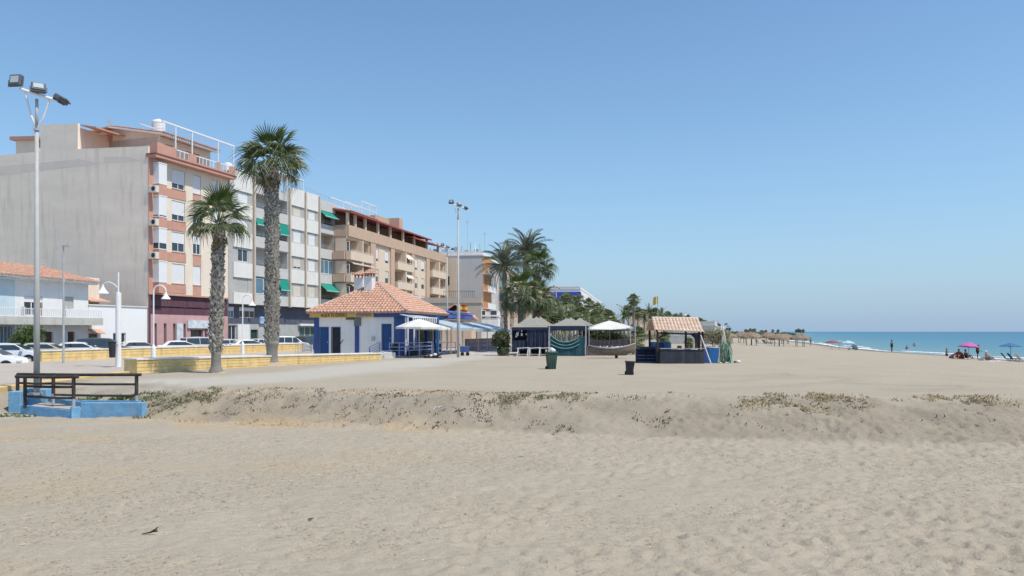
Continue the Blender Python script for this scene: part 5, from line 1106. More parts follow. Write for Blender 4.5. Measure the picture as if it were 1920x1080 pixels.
CR = [crown_mesh(1, m_=m_ffan), crown_mesh(2, m_=m_ffan, ns=36), crown_mesh(3, True, m_ffan, 34), crown_mesh(4, m_=m_ffan, ns=26), crown_mesh(5, True, m_date, 26)]
mb = MB(); mb.tube([(0, 0, 0), (0, 0, 0.5), (0, 0, 1)], [0.2, 0.16, 0.15], 8, cap=False); TRK = mb.mesh('trunk', m_trunk)
def far_palm(label, px, py, d, k, s=1.0, base=0.7, group=None):
    x = gx(px, d); H = zat(py, d)-base; t = thing('palm_tree', label, 'palm tree', (x, d, base), random.random()*6, group)
    link('trunk', TRK, t, (0, 0, 0), None, (1.1, 1.1, H)); s = s*(0.84 if d < 260 else 1.0); link('crown', CR[k], t, (0, 0, H), None, (s, s, s)); return t
far_palm('lone tall palm with a clear trunk, left of the kiosk roof', 1188, 562, 120, 1, 0.72)
fp = [(1038, 575, 110, 0, 1.2), (1052, 582, 115, 2, 1.2), (1062, 560, 135, 0, 1.1), (1076, 566, 140, 2, 1.3), (1087, 580, 125, 1, 1.2), (1082, 552, 150, 3, 1.1), (1104, 558, 165, 0, 1.1), (1098, 580, 140, 2, 1.3), (1115, 586, 150, 1, 1.3), (1127, 575, 175, 2, 1.3), (1120, 566, 185, 0, 1.2), (1139, 582, 170, 1, 1.3), (1150, 588, 185, 2, 1.4), (1132, 596, 160, 0, 1.2), (1106, 598, 130, 3, 1.2), (1020, 590, 100, 1, 1.1), (1045, 600, 100, 3, 1.2), (1068, 598, 105, 0, 1.2),
      (1156, 598, 200, 0, 1.3), (1170, 592, 190, 2, 1.3), (1178, 584, 210, 1, 1.4), (1196, 588, 215, 0, 1.3), (1208, 594, 200, 2, 1.3), (1217, 583, 230, 4, 1.4), (1228, 590, 230, 1, 1.5), (1240, 588, 240, 2, 1.5), (1252, 596, 250, 0, 1.5), (1264, 600, 260, 3, 1.5)]
ORD = 'first second third fourth fifth sixth seventh eighth ninth tenth eleventh twelfth thirteenth fourteenth fifteenth sixteenth'.split(); cnt = {}
for i, (px, py, d, k, s) in enumerate(sorted(fp)):
    py += (5 if px < 1070 else 13)*(px < 1160); ky = (px < 1160, k in (2, 4)); cnt[ky] = cnt.get(ky, -1)+1
    far_palm('%s %s from the left %s' % (ORD[cnt[ky]], 'feathery date palm' if ky[1] else 'fan palm', 'in the row behind the gazebos and parasol' if px < 1160 else 'between the lone tall palm and the kiosk'), px, py, d, k, s, group='palms massed behind the gazebos' if px < 1160 else 'palms massed behind the kiosk')
for px, py, d, k, s in ((1196, 628, 70, 1, 0.55), (1246, 634, 80, 0, 0.5), (1292, 642, 78, 3, 0.4)):
    far_palm({1196: 'young bright palm between white parasol and kiosk', 1246: 'small shrubby palm seen through the kiosk at left', 1292: 'small shrubby palm seen through the kiosk, nearer its middle'}[px], px, py, d, k, s, base=0.75)
for i, (px, py) in enumerate([(1363, 617.5), (1368, 616.5), (1398, 620), (1402, 621), (1407, 618.5), (1411, 620), (1415, 618.5), (1427, 622), (1430, 622), (1436, 621.5), (1449, 620), (1459, 620.5), (1493, 620.5), (1497, 619), (1501, 621), (1506, 620)]):
    far_palm('%s tiny dark palm from the left on the skyline above the thatched parasols' % ORD[i], px, py+.3, 900, i % 2, 1.25, base=0.4, group='tiny palms on the far skyline')
for i, (px, py, d, k, s) in enumerate([(1276, 598, 270, 2, 1.5), (1290, 602, 290, 0, 1.5), (1302, 606, 300, 2, 1.5), (1312, 607, 330, 1, 1.6), (1322, 612, 350, 0, 1.7), (1334, 613, 360, 3, 1.8), (1345, 618, 360, 1, 1.8)]):
    far_palm('%s far tree from the left, counted behind the kiosk roof ridge' % ORD[i], px, py, d, k, s, group='far trees beyond the kiosk')

# ------------------------------------------------------------------ leafy clouds
def leaves(name, cs, n_, size, m_, parent=None, kind=None, flat=0.0, seed=0):
    """cs = list of (centre, radii); n_ leaves spread through the volumes, clumped"""
    r = np.random.RandomState(seed+11); C = np.array([c for c, _ in cs], float); Rr = np.array([q_ for _, q_ in cs], float)
    w = Rr.prod(1)**0.67; pick = r.choice(len(cs), n_, p=w/w.sum()); u = r.normal(size=(n_, 3)); u /= np.linalg.norm(u, axis=1)[:, None]; rad = r.rand(n_)**0.45
    lump = 1+0.22*np.sin(u[:, 0]*7+pick)*np.cos(u[:, 2]*6+pick*2)+0.12*np.sin(u[:, 1]*13)
    P_ = C[pick]+u*Rr[pick]*(rad*lump)[:, None]; a = r.normal(size=(n_, 3)); a[:, 2] *= (1-flat); a /= np.linalg.norm(a, axis=1)[:, None]; b2_ = np.cross(a, r.normal(size=(n_, 3))); b2_ /= np.linalg.norm(b2_, axis=1)[:, None]
    sz = (size*r.uniform(.5, 1.4, n_))[:, None]; V = np.stack([P_-a*sz, P_+b2_*sz*0.35, P_+a*sz, P_-b2_*sz*0.35], 1).reshape(-1, 3); F_ = np.arange(n_*4).reshape(-1, 4)
    return tag(link(name, np_mesh(name, V, F_, m_), parent), kind=kind)
m_leafd = mat('shrub_leaf', (0.05, 0.075, 0.035), 0.6, 0.3, 2, col2=(0.20, 0.22, 0.12), trans=0.25)
m_leafg = mat('green_shrub_leaf', (0.06, 0.11, 0.03), 0.6, 0.3, 2, col2=(0.16, 0.21, 0.07), trans=0.2)
m_leafy = mat('dry_shrub_leaf', (0.26, 0.20, 0.12), 0.85, 0.3, 7, col2=(0.62, 0.52, 0.34), trans=0.3)
m_leafo = mat('olive_dune_leaf', (0.17, 0.17, 0.10), 0.8, 0.3, 5, col2=(0.42, 0.38, 0.25), trans=0.25)
def shrub(label, x, y, z, cs, n_, size, m_, seed=0, cat='shrub', name='shrub'):
    t = thing(name, label, cat, (x, y, z)); leaves('foliage', cs, n_, size, m_, t, seed=seed)
    mb = MB(); rd = random.Random(seed)
    for c, r_ in cs[:5]: mb.tube([(rd.uniform(-.1, .1), rd.uniform(-.1, .1), 0), (c[0]*.5, c[1]*.5, c[2]*.5), c], [0.05, 0.035, 0.015], 5)
    mb.build('branches', m_trunk, t); return t
d = 62; shrub('big shaggy shrub between the terrace and the first gazebo', gx(941, d), d, 0.78, [((-0.1, 0, 1.55), (.75, .7, .65)), ((.2, .2, .95), (.5, .6, .8)), ((0.05, -.2, .45), (.45, .5, .45)), ((-.45, 0, 1.2), (.4, .4, .45))], 5200, .11, m_leafd, 1)
d = 55; shrub('round green shrub in front of the blue gate of the left house', gx(50, d), d, 0.6, [((0, 0, 1.6), (1.1, .8, 1.0)), ((-.6, 0, 1.0), (.8, .7, .9)), ((.4, .2, 2.0), (.8, .7, .7))], 5000, .11, m_leafg, 2)
d = 68; shrub('broad dark shrub under the white parasol behind the boat', gx(1135, d), d, 0.78, [((-1.2, 0, 1.9), (.9, .6, .7)), ((-.3, 0, 1.7), (.9, .6, .9)), ((.6, 0, 1.6), (.8, .6, .9)), ((1.5, 0, 1.2), (.7, .6, .9)), ((-1.9, 0, 1.8), (.5, .5, .8))], 7000, .1, m_leafd, 3)
d = 66; shrub('pale leafed shrub between the boat and the kiosk', gx(1186, d), d, 0.78, [((0, 0, .8), (.7, .6, .8)), ((.6, 0, .6), (.6, .5, .6))], 2600, .09, m_leafo, 4)
d = 100; shrub('olive shrub behind the lower right of the kiosk', gx(1336, d), d, 0.75, [((0, 0, 1.4), (2.0, 1, 1.1)), ((1.4, 0, 1.2), (1.2, 1, 1.2))], 3500, .14, m_leafo, 5)
d = 58; shrub('dark potted bush beside the restaurant steps', gx(741, d), d, 0.78, [((0, 0, .75), (.35, .35, .45))], 1200, .07, m_leafd, 6, 'potted plant', 'potted_plant')
# far vegetation belt
cs = []
for i in range(60): px = random.uniform(1335, 1482); d_ = random.uniform(430, 760); cs.append(((gx(px, d_), d_, 0.9), (random.uniform(4, 9), 5, random.uniform(1.0, 2.8)*(1.0 if px < 1420 else .6))))
o = leaves('far_scrub', cs, 9000, .8, m_leafd, kind='stuff', seed=9); tag(o, 'low dark belt of far scrub along the beach horizon')
cs = []
for i in range(50): px = random.uniform(1035, 1300); d_ = random.uniform(150, 260); cs.append(((gx(px, d_), d_, 1.3), (2.6, 2, 1.3)))
o = leaves('undergrowth', cs, 7000, .22, m_leafd, kind='stuff', seed=10); tag(o, 'dark undergrowth below the far palms')
for i, (px, py) in enumerate(((1324, 600), (1333, 602), (1346, 601))):
    d = 420; t = thing('araucaria', ('left', 'middle', 'right')[i]+' of three far pointed conifers right of the kiosk roof', 'conifer', (gx(px, d), d, 0.6)); H = zat(py, d)-.6; mb = MB(); mb.tube([(0, 0, 0), (0, 0, H)], [.3, .06], 6); mb.build('trunk', m_trunk, t)
    mb = MB()
    for k in range(9):
        z = H*(.25+.72*k/9); r_ = 2.0*(1-k/9.5)
        for j in range(9): a = j*.7+k; mb.tri((0, 0, z+.25), (r_*math.cos(a), r_*math.sin(a), z-.1), (r_*math.cos(a+.35), r_*math.sin(a+.35), z+.1))
    mb.build('foliage', m_leafd, t)

# ------------------------------------------------------------------ bank vegetation and litter (uncountable)
def ground_tufts(label, name, spots, n_each, h, m_, seed, spread=1.0):
    r = np.random.RandomState(seed); Vs = []
    for (cx_, cy_, rx, ry) in spots:
        n_ = int(n_each*rx*ry*8)+10
        a = r.rand(n_)*6.28; q_ = np.sqrt(r.rand(n_)); x = cx_+np.cos(a)*q_*rx; y = cy_+np.sin(a)*q_*ry
        keep = fbm(x*2.2+seed, y*2.2, 3) > -0.10; x, y = x[keep], y[keep]; z = height(x, y)-0.01; m2_ = len(x)
        th = r.rand(m2_)*6.28; hh = h*r.uniform(.4, 1.3, m2_); le = r.uniform(.3, 1.6, m2_)*hh; w = hh*0.16+.004
        tip = np.stack([x+np.cos(th)*le, y+np.sin(th)*le, z+hh], 1); b0 = np.stack([x-np.sin(th)*w, y+np.cos(th)*w, z], 1); b1_ = np.stack([x+np.sin(th)*w, y-np.cos(th)*w, z], 1); md = (b0+b1_)/2*.45+tip*.55; sid = np.stack([-np.sin(th)*w, np.cos(th)*w, 0*th+0.0], 1)
        Vs.append(np.stack([b0, b1_, md-sid*.9, tip, md+sid*.9], 1).reshape(-1, 3))
    V = np.concatenate(Vs); n5 = len(V)//5; F_ = (np.arange(n5)[:, None]*5+np.array([[0, 1, 2, 4]])); F2 = (np.arange(n5)[:, None]*5+np.array([[4, 2, 3, 3]]))
    me_ = bpy.data.meshes.new(name); fl = [tuple(f) for f in F_.tolist()]+[tuple(f[:3]) for f in F2.tolist()]; me_.from_pydata(V.tolist(), [], fl); me_.materials.append(m_); me_.update()
    return tag(link(name, me_), label, kind='stuff')
def bank_spots(pxs, n_, lo, hi, rx, ry, seed):
    rd = random.Random(seed); out = []
    for i in range(n_):
        px = rd.uniform(*pxs); f = rd.uniform(lo, hi); k = (px-CX)/FPX; d0 = 20.75/(1+0.26*k); x0 = k*d0; w = np.interp(x0, [-30, -13, -11, 0, 6, 16], [7, 6, 2.4, 2.8, 3.6, 5.0]); dd_ = d0+w*f; out.append((k*dd_, dd_, rx*rd.uniform(.5, 1.5), ry*rd.uniform(.5, 1.5)))
    return out
ground_tufts('green and olive weeds covering the bank beside the blue wall', 'bank_weeds', bank_spots((268, 400), 34, .1, 1.05, .5, .4, 1), 42, .085, m_leafo, 1)
ground_tufts('patch of green grass on the bank top behind the blue wall', 'bank_grass', [(gx(px, 26.6), 26.6+.3*random.random(), .9, .5) for px in (165, 190, 215, 240, 262)]+[(gx(px, 24.6), 24.6, .45, .25) for px in (10, 45)], 60, .10, m_leafg, 2)
ground_tufts('creeping green dune plants on the middle of the bank', 'dune_creeper', bank_spots((935, 965), 6, .55, .85, .3, .3, 3)+bank_spots((975, 1085), 18, .75, 1.05, .45, .35, 4)+bank_spots((1030, 1065), 3, .0, .12, .25, .2, 5), 55, .07, m_leafo, 3)
ground_tufts('dry tan scrub on the right part of the bank', 'dry_scrub', bank_spots((1395, 1600), 26, .40, .95, .45, .38, 6)+bank_spots((1475, 1510), 4, .35, .5, .25, .2, 12)+bank_spots((1735, 1890), 16, .62, .95, .42, .3, 7), 44, .085, m_leafy, 4)
ground_tufts('olive tufts among the dry scrub on the right part of the bank', 'olive_scrub', bank_spots((1395, 1600), 9, .6, .9, .25, .2, 16)+bank_spots((1750, 1870), 6, .62, .85, .28, .2, 17), 34, .08, m_leafo, 14)
ground_tufts('sparse brown stalks over the left and middle of the bank', 'bank_stalks', bank_spots((410, 1000), 120, .0, 1.0, .3, .25, 8)+bank_spots((1000, 1900), 60, .1, 1.0, .25, .2, 18), 16, .06, mat('brown_stalk', (0.13, 0.10, 0.07), .9, .3, 3), 5)
ground_tufts('straw litter along the lip and foot of the bank', 'bank_straw', bank_spots((380, 1000), 110, .7, 1.1, .5, .3, 9)+bank_spots((270, 740), 40, -.15, .05, .5, .2, 10), 22, .035, mat('straw', (0.42, 0.31, 0.18), .9, .2, 3), 6)
ground_tufts('thin green grass lying on the sand at the left edge of the foreground', 'foreground_grass', [(-9.6, 14.7, .9, .3), (-8.8, 14.3, .6, .2), (-10.2, 14.4, .6, .25)], 16, .035, m_leafo, 7)
# scattered flotsam: straws, pebbles, shells
r = np.random.RandomState(3); N = 60000; yy = 4.2+(20-4.2)*r.rand(N)**0.85; xx = (r.rand(N)*2-1)*yy*0.72
keep = (fbm(xx*0.5+2, yy*0.7, 4)+0.35*r.rand(N)-0.018*(xx)+0.05 ) > 0.12; xx, yy = xx[keep], yy[keep]; n_ = len(xx); zz = height(xx, yy); th = r.rand(n_)*3.14; ln = r.uniform(.005, .03, n_); w = r.uniform(.0015, .005, n_)
dx, dy = np.cos(th)*ln, np.sin(th)*ln; nx_, ny_ = -np.sin(th)*w, np.cos(th)*w; up = r.uniform(.002, .012, n_)
V = np.stack([np.stack([xx-dx-nx_, yy-dy-ny_, zz+.001], 1), np.stack([xx+dx-nx_, yy+dy-ny_, zz+up], 1), np.stack([xx+dx+nx_, yy+dy+ny_, zz+up+.003], 1), np.stack([xx-dx+nx_, yy-dy+ny_, zz+.004], 1)], 1).reshape(-1, 3)
me = np_mesh('straw_litter', V, np.arange(n_*4).reshape(-1, 4), mat('litter', (0.16, 0.12, 0.08), .9, 0, 8, col2=(0.55, 0.45, 0.32), detail=1)); tag(link('straw_litter', me), 'tiny straws and stalks scattered over the foreground sand', kind='stuff')
mb = MB(); rd = random.Random(4)
for k in range(900):
    y_ = 4.3+15*rd.random()**.9; x_ = rd.uniform(-.72, .72)*y_
    if rd.random() > (0.9 if x_ < 0 else .5): continue
    s = rd.uniform(.004, .015); z_ = hzf(x_, y_)+s*.3; v = [(x_+s*math.cos(a)*rd.uniform(.7, 1.3), y_+s*math.sin(a)*rd.uniform(.7, 1.3), z_) for a in (0, 1.57, 3.14, 4.71)]+[(x_, y_, z_+s*.8), (x_, y_, z_-s*.6)]
    mb.add(v, [(0, 1, 4), (1, 2, 4), (2, 3, 4), (3, 0, 4), (1, 0, 5), (2, 1, 5), (3, 2, 5), (0, 3, 5)])
mb.build('pebbles', mat('pebble', (0.08, 0.07, 0.06), .8, 0, 3, col2=(0.75, 0.73, 0.7), detail=1), kind='stuff')['label'] = 'small pebbles and shells scattered on the foreground sand'
def clod(label, px, d, s, m_, n_=5, name='dry_weed'):
    x = gx(px, d); z = hzf(x, d); mb = MB(); rd = random.Random(px)
    for k in range(n_*8):
        a = rd.uniform(0, 6.28); e = rd.uniform(.1, 1.0); L_ = s*rd.uniform(.5, 1.2); p0 = Vector((rd.uniform(-.3, .3)*s, rd.uniform(-.3, .3)*s, 0)); p1 = p0+Vector((math.cos(a)*L_, math.sin(a)*L_*.6, e*L_*.5)); mb.obox(p0, p1, s*.07, s*.05)
    o = mb.build(name, m_); o.location = (x, d, z+.005); return tag(o, label, 'weed')
m_twig = mat('dead_twig', (0.07, 0.05, 0.045), .9, .3, 4)
d = 2.8*1400/(1003-622); x = gx(277, d); z = hzf(x, d); t = thing('dead_branch', 'dark dead twig bundle lying on the sand in the left foreground', 'branch', (x-.08, d, z+.015), .15); mb = MB(); mb.tube([(0, 0, 0), (.07, 0, .01), (.13, .005, .02)], [.006, .01, .012], 6); mb.build('stem', m_twig, t); mb = MB()
for k in range(26): a = random.uniform(-.5, .6); L_ = random.uniform(.05, .12); mb.obox((.09+random.uniform(0, .03), random.uniform(-.01, .01), .02), (.1+L_*math.cos(a), L_*math.sin(a)*.5, .02+L_*random.uniform(.0, .65)), .012, .006)
mb.build('twigs', m_twig, t)
clod('small dark weed right of the dead twig', 582, 2.8*1400/(972-622), .05, m_twig); clod('little dark weed tuft left of the lower centre-right sand', 1520, 2.8*1400/(985-622), .05, m_leafo); clod('dark weed tuft in the lower right sand', 1652, 2.8*1400/(1052-622), .05, m_leafo); clod('tiny upright stalk in the sand below the bank centre', 977, 2.8*1400/(858-622), .06, m_twig, 1, 'dry_stalk')
clod('dark weed in the far lower right corner of the sand', 1812, 2.8*1400/(1057-622), .05, m_leafo)
for label, px, dd_, L_ in (('dark driftwood piece low on the middle of the bank', 850, 22.0, .35), ('bleached white stick standing on the middle of the bank', 812, 22.4, .3), ('dark dead branch on the left part of the bank', 578, 23.3, .3), ('dark root half buried on the bank right of centre', 1245, 21.2, .18), ('thin dark branch leaning on the bank right of the weeds', 440, 24.6, .5)):
    x = gx(px, dd_); z = hzf(x, dd_); mb = MB(); mb.tube([(0, 0, -.02), (L_*.3, .02, .06), (L_*.6, 0, .05), (L_, .03, .12)], [.012, .016, .014, .006], 6); mb.tube([(L_*.4, 0, .05), (L_*.55, -.03, .15)], [.01, .004], 5)
    o = mb.build('driftwood', m_whitep if 'white' in label else m_twig); o.location = (x, dd_, z); tag(o, label, 'driftwood')
# ------------------------------------------------------------------ restaurant
RO = Vector((-8.85, 61.0, 0.8)); RZR = math.atan2(0.972, 0.236)
rs = thing('beach_restaurant', 'white and blue beach restaurant with a hipped clay tile roof and two chimneys', 'restaurant', RO, RZR)
def ru(px): k = (px-CX)/FPX; return (-8.85-61*k)/(.972+.236*k)
m_rw = mat('restaurant_white', (0.80, 0.79, 0.76), 0.85, 0.03, 1.2, 0.2, 12, dirt=(0.6, 0.6, 0.57, 0.3))
# front wall faces -x (towards the camera); y counts to the left
doors = [(ru(615.5), ru(599.5), 0.1, 2.35, m_dblue, 'closed'), (ru(637.5), ru(622), 0.1, 2.35, m_dark, 'open'), (ru(733), ru(716.5), 0.45, 2.6, m_dblue, 'closed')]
mb = MB(); ysx = [0]+sorted([v for d_ in doors for v in d_[:2]])+[8.0]
for i in range(0, len(ysx)-1, 2): mb.box(0, 0.25, ysx[i], ysx[i+1], -0.1, 3.6)
for a, b_, z0, z1, mm, _ in doors: mb.box(0, 0.25, a, b_, z1, 3.6); mb.box(0, 0.25, a, b_, -0.1, z0)
mb.build('front_wall', m_rw, rs)
mb = MB(); mb.box(0.25, 9.6, 7.75, 8.0, -0.1, 3.6); mb.box(9.35, 9.6, 0.0, 7.75, -0.1, 3.6); mb.box(0.25, 9.3, 0.3, 7.7, 3.4, 3.55); mb.build('rear_walls', m_rw, rs)
mb = MB(); mb.box(0.25, 3.0, 0.0, 0.25, -0.1, 3.6); mb.box(3.0, 9.35, 0, 0.25, -0.1, 0.9); mb.box(3.0, 9.35, 0, .25, 2.9, 3.6); mb.box(5.5, 5.8, 0, .25, .9, 2.9); mb.box(7.6, 7.8, 0, .25, .9, 2.9); mb.build('side_wall', m_blue, rs)
for a, b_, z0, z1, mm, st in doors:
    fr = MB(); fr.box(-0.03, 0.02, a-0.05, a, z0, z1+0.05); fr.box(-0.03, 0.02, b_, b_+0.05, z0, z1+0.05); fr.box(-0.03, 0.02, a, b_, z1, z1+0.05)
    do = MB(); do.box(0.06, 0.1, a+.005, b_-.005, z0+.01, z1-.01) if st == 'closed' else do.box(0.1, 0.24, a+.005, b_-.005, z0, z1-.01); o = do.build('door', mm, rs); fr.build('door_frame', m_blue if st == 'closed' else m_dblue, o)
    if st == 'closed':
        h_ = MB(); h_.box(0.0, 0.06, a+0.06, a+0.1, z0+0.95, z0+1.1); h_.build('handle', m_steel, o)
        for q_ in ((.1, .95), (1.1, 2.05)): p_ = MB(); p_.box(0.045, 0.06, a+.12, b_-.12, z0+q_[0], z0+q_[1]); p_.build('door_panel', mm, o)
def pila(a, b_, z0, z1, out=0.08): mb = MB(); mb.box(-out, -0.003, min(a, b_), max(a, b_), z0, z1); mb.build('pilaster', m_blue, rs)
pila(ru(598), 8.02, -0.1, 3.25); pila(ru(673.5), ru(666), 0.15, 3.2); pila(-0.1, ru(739.5), -0.1, 3.55, 0.1)
mb = MB(); mb.box(-0.11, 0.3, -0.15, -0.003, -0.1, 3.55); mb.build('corner_pilaster', m_blue, rs)
m_yf = mat('yellow_fascia', (0.62, 0.44, 0.14), .8, .1, 2)
mb = MB(); mb.box(-0.30, -0.003, ru(703), 8.3, 3.2, 3.6); mb.box(-0.003, 1.2, 8.0, 8.3, 3.2, 3.6); mb.build('yellow_fascia', m_yf, rs)
mb = MB(); mb.box(-0.29, -0.003, -0.28, ru(703)-.003, 3.2, 3.6); mb.box(0, 9.7, -0.28, -0.003, 3.15, 3.6); mb.build('blue_fascia', m_blue, rs)
mb = MB(); mb.box(-0.14, -0.003, ru(677), ru(665), 2.5, 3.18); mb.build('meter_cabinet', mat('cabinet_grey', (0.16, 0.17, 0.18), .6, .1), rs)
mb = MB(); mb.bbox(-0.2, -0.003, ru(664), ru(650), 3.0, 3.17, .02); mb.build('wall_light', mat('dark_fitting', (.1, .12, .1), .6, .1), rs)
mb = MB(); mb.box(-0.1, -0.003, ru(703), ru(697), 1.25, 1.6); mb.build('wall_box', m_steel, rs)
mb = MB(); mb.tube([(-0.1, ru(638.5), 0.95), (-0.25, ru(646), 1.35)], .03, 6); mb.build('grab_rail', m_black, rs)
def text_obj(txt, size, m_, parent, loc, rot, name='lettering', ext=0.01, xs=1.0):
    cu = bpy.data.curves.new(name, 'FONT'); cu.body = txt; cu.size = size; cu.extrude = ext; cu.align_x = 'LEFT'
    tmp = bpy.data.objects.new('tmp', cu); COL.objects.link(tmp); dg = bpy.context.evaluated_depsgraph_get(); me_ = bpy.data.meshes.new_from_object(tmp.evaluated_get(dg)); bpy.data.objects.remove(tmp)
    me_.materials.clear(); me_.materials.append(m_); o = link(name, me_, parent, loc, rot, (xs, 1, 1)); return o
m_let = mat('brown_lettering', (0.07, 0.035, 0.03), .7, 0)
text_obj('AQUÍ TE ESPERO', 0.40, m_let, rs, (-0.315, ru(605), 3.24), (R(90), 0, R(-90)), xs=0.80)
mb = MB(); mb.box(-0.32, -0.303, ru(699), ru(671), 3.27, 3.5); mb.build('faded_sign', mat('faded_board', (0.26, 0.23, 0.19), .8, .3, 9), rs)
# roof: hipped, short ridge
ov = 0.5; E0, E1, Y0, Y1, ZE, ZR = -ov, 9.6+ov, -ov, 8.0+ov, 3.62, 6.25
rA, rB = (3.9, 4.0, ZR), (5.6, 4.0, ZR)
c00, c10, c11, c01 = (E0, Y0, ZE), (E1, Y0, ZE), (E1, Y1, ZE), (E0, Y1, ZE)
mb = MB(); mb.slab([c00, c10, rB, rA], 0.1) if False else None
mb.add([c00, c10, c11, c01, rA, rB, (E0, Y0, ZE-.1), (E1, Y0, ZE-.1), (E1, Y1, ZE-.1), (E0, Y1, ZE-.1)], [(0, 1, 5, 4), (2, 3, 4, 5), (0, 4, 3), (1, 2, 5), (6, 9, 8, 7), (0, 6, 7, 1), (1, 7, 8, 2), (2, 8, 9, 3), (3, 9, 6, 0)])
roof = mb.build('roof', m_tile, rs)
for A_, B_, C_, D_ in ((c01, c00, rA, rA), (c00, c10, rB, rA), (c11, c01, rA, rB), (c10, c11, rB, rB)):
    mb = MB(); tile_rows(mb, A_, B_, C_, D_, 0.30, 0.40, 0.125, 0.02); mb.build('roof_tiles', m_tile, roof, kind='stuff')
for p_, q_ in ((c00, rA), (c01, rA), (c10, rB), (c11, rB), (rA, rB)):
    mb = MB(); P0, P1 = Vector(p_)+Vector((0, 0, .05)), Vector(q_)+Vector((0, 0, .05)); n_ = int((P1-P0).length/.4)
    for i in range(n_): mb.tube([P0.lerp(P1, i/n_), P0.lerp(P1, (i+1.1)/n_)], [.15, .12], 8)
    mb.build('ridge_tiles', mat('ridge_tile', (0.52, 0.36, 0.28), .85, .15, 4), roof, kind='stuff')
def chimney(x0, y0, w, z0, z1):
    mb = MB(); mb.box(x0, x0+w, y0, y0+w, z0, z1); c = mb.build('chimney', m_whitep if False else m_white, roof); mb = MB()
    for dx in (0.04, w-.14):
        for dy in (0.04, w-.14): mb.box(x0+dx, x0+dx+.1, y0+dy, y0+dy+.1, z1, z1+.25)
    mb.build('chimney_posts', mat('brick_red', (.3, .13, .09), .85, .2, 6), c)
    mb = MB(); k = .14; b4_ = [(x0-k, y0-k, z1+.25), (x0+w+k, y0-k, z1+.25), (x0+w+k, y0+w+k, z1+.25), (x0-k, y0+w+k, z1+.25)]; ap = (x0+w/2, y0+w/2, z1+.62)
    mb.add(b4_+[ap], [(0, 1, 4), (1, 2, 4), (2, 3, 4), (3, 0, 4), (3, 2, 1, 0)])
    for i in range(4): tile_rows(mb, b4_[i], b4_[(i+1) % 4], ap, ap, .2, .25, .07, .01)
    mb.build('chimney_cap', m_tile, c)
# pixel-measured spots turned into building coordinates
def rloc(px, xl): k = (px-CX)/FPX; return (-8.85+.236*xl-k*(61+.972*xl))/(.972+.236*k)
y_ = rloc(697, 2.5); chimney(2.5, y_, .72, 4.5, zat(517, 63.7)-.8)
y_ = rloc(680, 4.6); chimney(4.6, y_, .85, 4.3, zat(519, 65.9)-.8)
mb = MB(); mb.box(2.0, 2.35, rloc(680, 2.2), rloc(658, 2.2), 4.85, 5.2); mb.build('roof_duct', mat('rusty_duct', (.22, .1, .08), .8, .2, 4), roof)
# plinth steps with handrail and planter block
mb = MB()
for k in range(3): mb.box(-0.9+k*.3, -.003, ru(738), ru(712)+.0, -.1+k*.15-.002*k, .05+k*.15)
mb.build('steps', m_cap, rs)
mb = MB(); a = ru(706); 
for x_, y_ in ((-1.3, a+.05), (-0.2, ru(714))): mb.obox((x_, y_, -.1), (x_, y_, .75 if x_ < -1 else 1.1), .05, .05)
for dz in (0, .2, .4, .6): mb.obox((-1.3, a+.05, .75-dz), (-.2, ru(714), 1.15-dz), .035, .035)
mb.build('step_railing', m_blue, rs)
# terrace on the seaward side
m_rb = mat('railing_blue', (0.07, 0.12, 0.42), .5, .1, 3); m_lb = mat('pale_blue_canvas', (0.50, 0.60, 0.68), .7, .06, 1.5, trans=.25)
te = thing('terrace', 'blue railed restaurant terrace with striped valance and pale awnings', 'terrace', RO+Vector((0, 0, 0)), RZR)
yv = -1.9
mb = MB(); mb.box(-3.8, 26, -1.9, -0.3, -.12, .12); mb.build('terrace_floor', m_prom, te)
mb = MB(); mb.box(-3.75, 4.0, -1.85, -1.75, .12, .62); mb.build('base_wall', m_navy, te)
pts = [(-3.8, -1.0), (-3.8, -1.9), (-1.2, -1.9), (1.5, -1.9), (3.0, -1.9)]
def fence_run(name, a, b_, z0, h, step, rails, m_, th=.05, vert=True):
    mb = MB(); a, b_ = Vector((*a, z0)), Vector((*b_, z0)); n_ = max(1, int((b_-a).length/step))
    for r_ in rails: mb.obox(a+Vector((0, 0, h*r_)), b_+Vector((0, 0, h*r_)), th, th)
    for i in range(n_+1): q_ = a.lerp(b_, i/n_); mb.obox(q_, q_+Vector((0, 0, h)), th, th)
    return mb.build(name, m_, te)
m_rl = mat('railing_pale_blue', (0.30, 0.38, 0.68), .5, .1, 3)
fence_run('railing', (-3.9, -2.0), (1.2, -2.0), 0.0, 1.15, 2.5, (0.5, .72, 1), m_rl)
fence_run('railing', (2.6, -2.0), (7.5, -2.0), 0.0, 1.05, 2.4, (.2, .55, 1), m_rl)
fence_run('railing', (10.5, -2.2), (26, -2.4), 0.0, 1.05, 1.0, (.1, .6, 1), m_rl)
fence_run('railing', (-3.9, -2.0), (-3.9, -0.4), 0.0, 1.15, .8, (0.5, .72, 1), m_rl)
for x_, y_ in ((-1.6, -1.0), (-1.0, -1.3), (-1.3, -0.7)): mb = MB(); mb.box(x_-.05, x_+.05, y_-.05, y_+.05, 0, 3.15); mb.build('post', m_whitep, te)
mb = MB(); mb.box(2.4, 2.6, -2.15, -1.95, -.1, 3.35); mb.build('blue_post', mat('teal_post', (.03, .13, .30), .6, .1), te)
for x_ in (6.0, 9.5, 14, 18, 22): mb = MB(); mb.box(x_, x_+.08, -2.1, -2.02, 0, 2.4); mb.build('post', m_whitep, te)
mb = MB(); mb.obox((-1.6, -1.4, 3.15), (2.5, -2.05, 3.15), .07, .07); mb.build('awning_bar', m_whitep, te)
n_ = 26
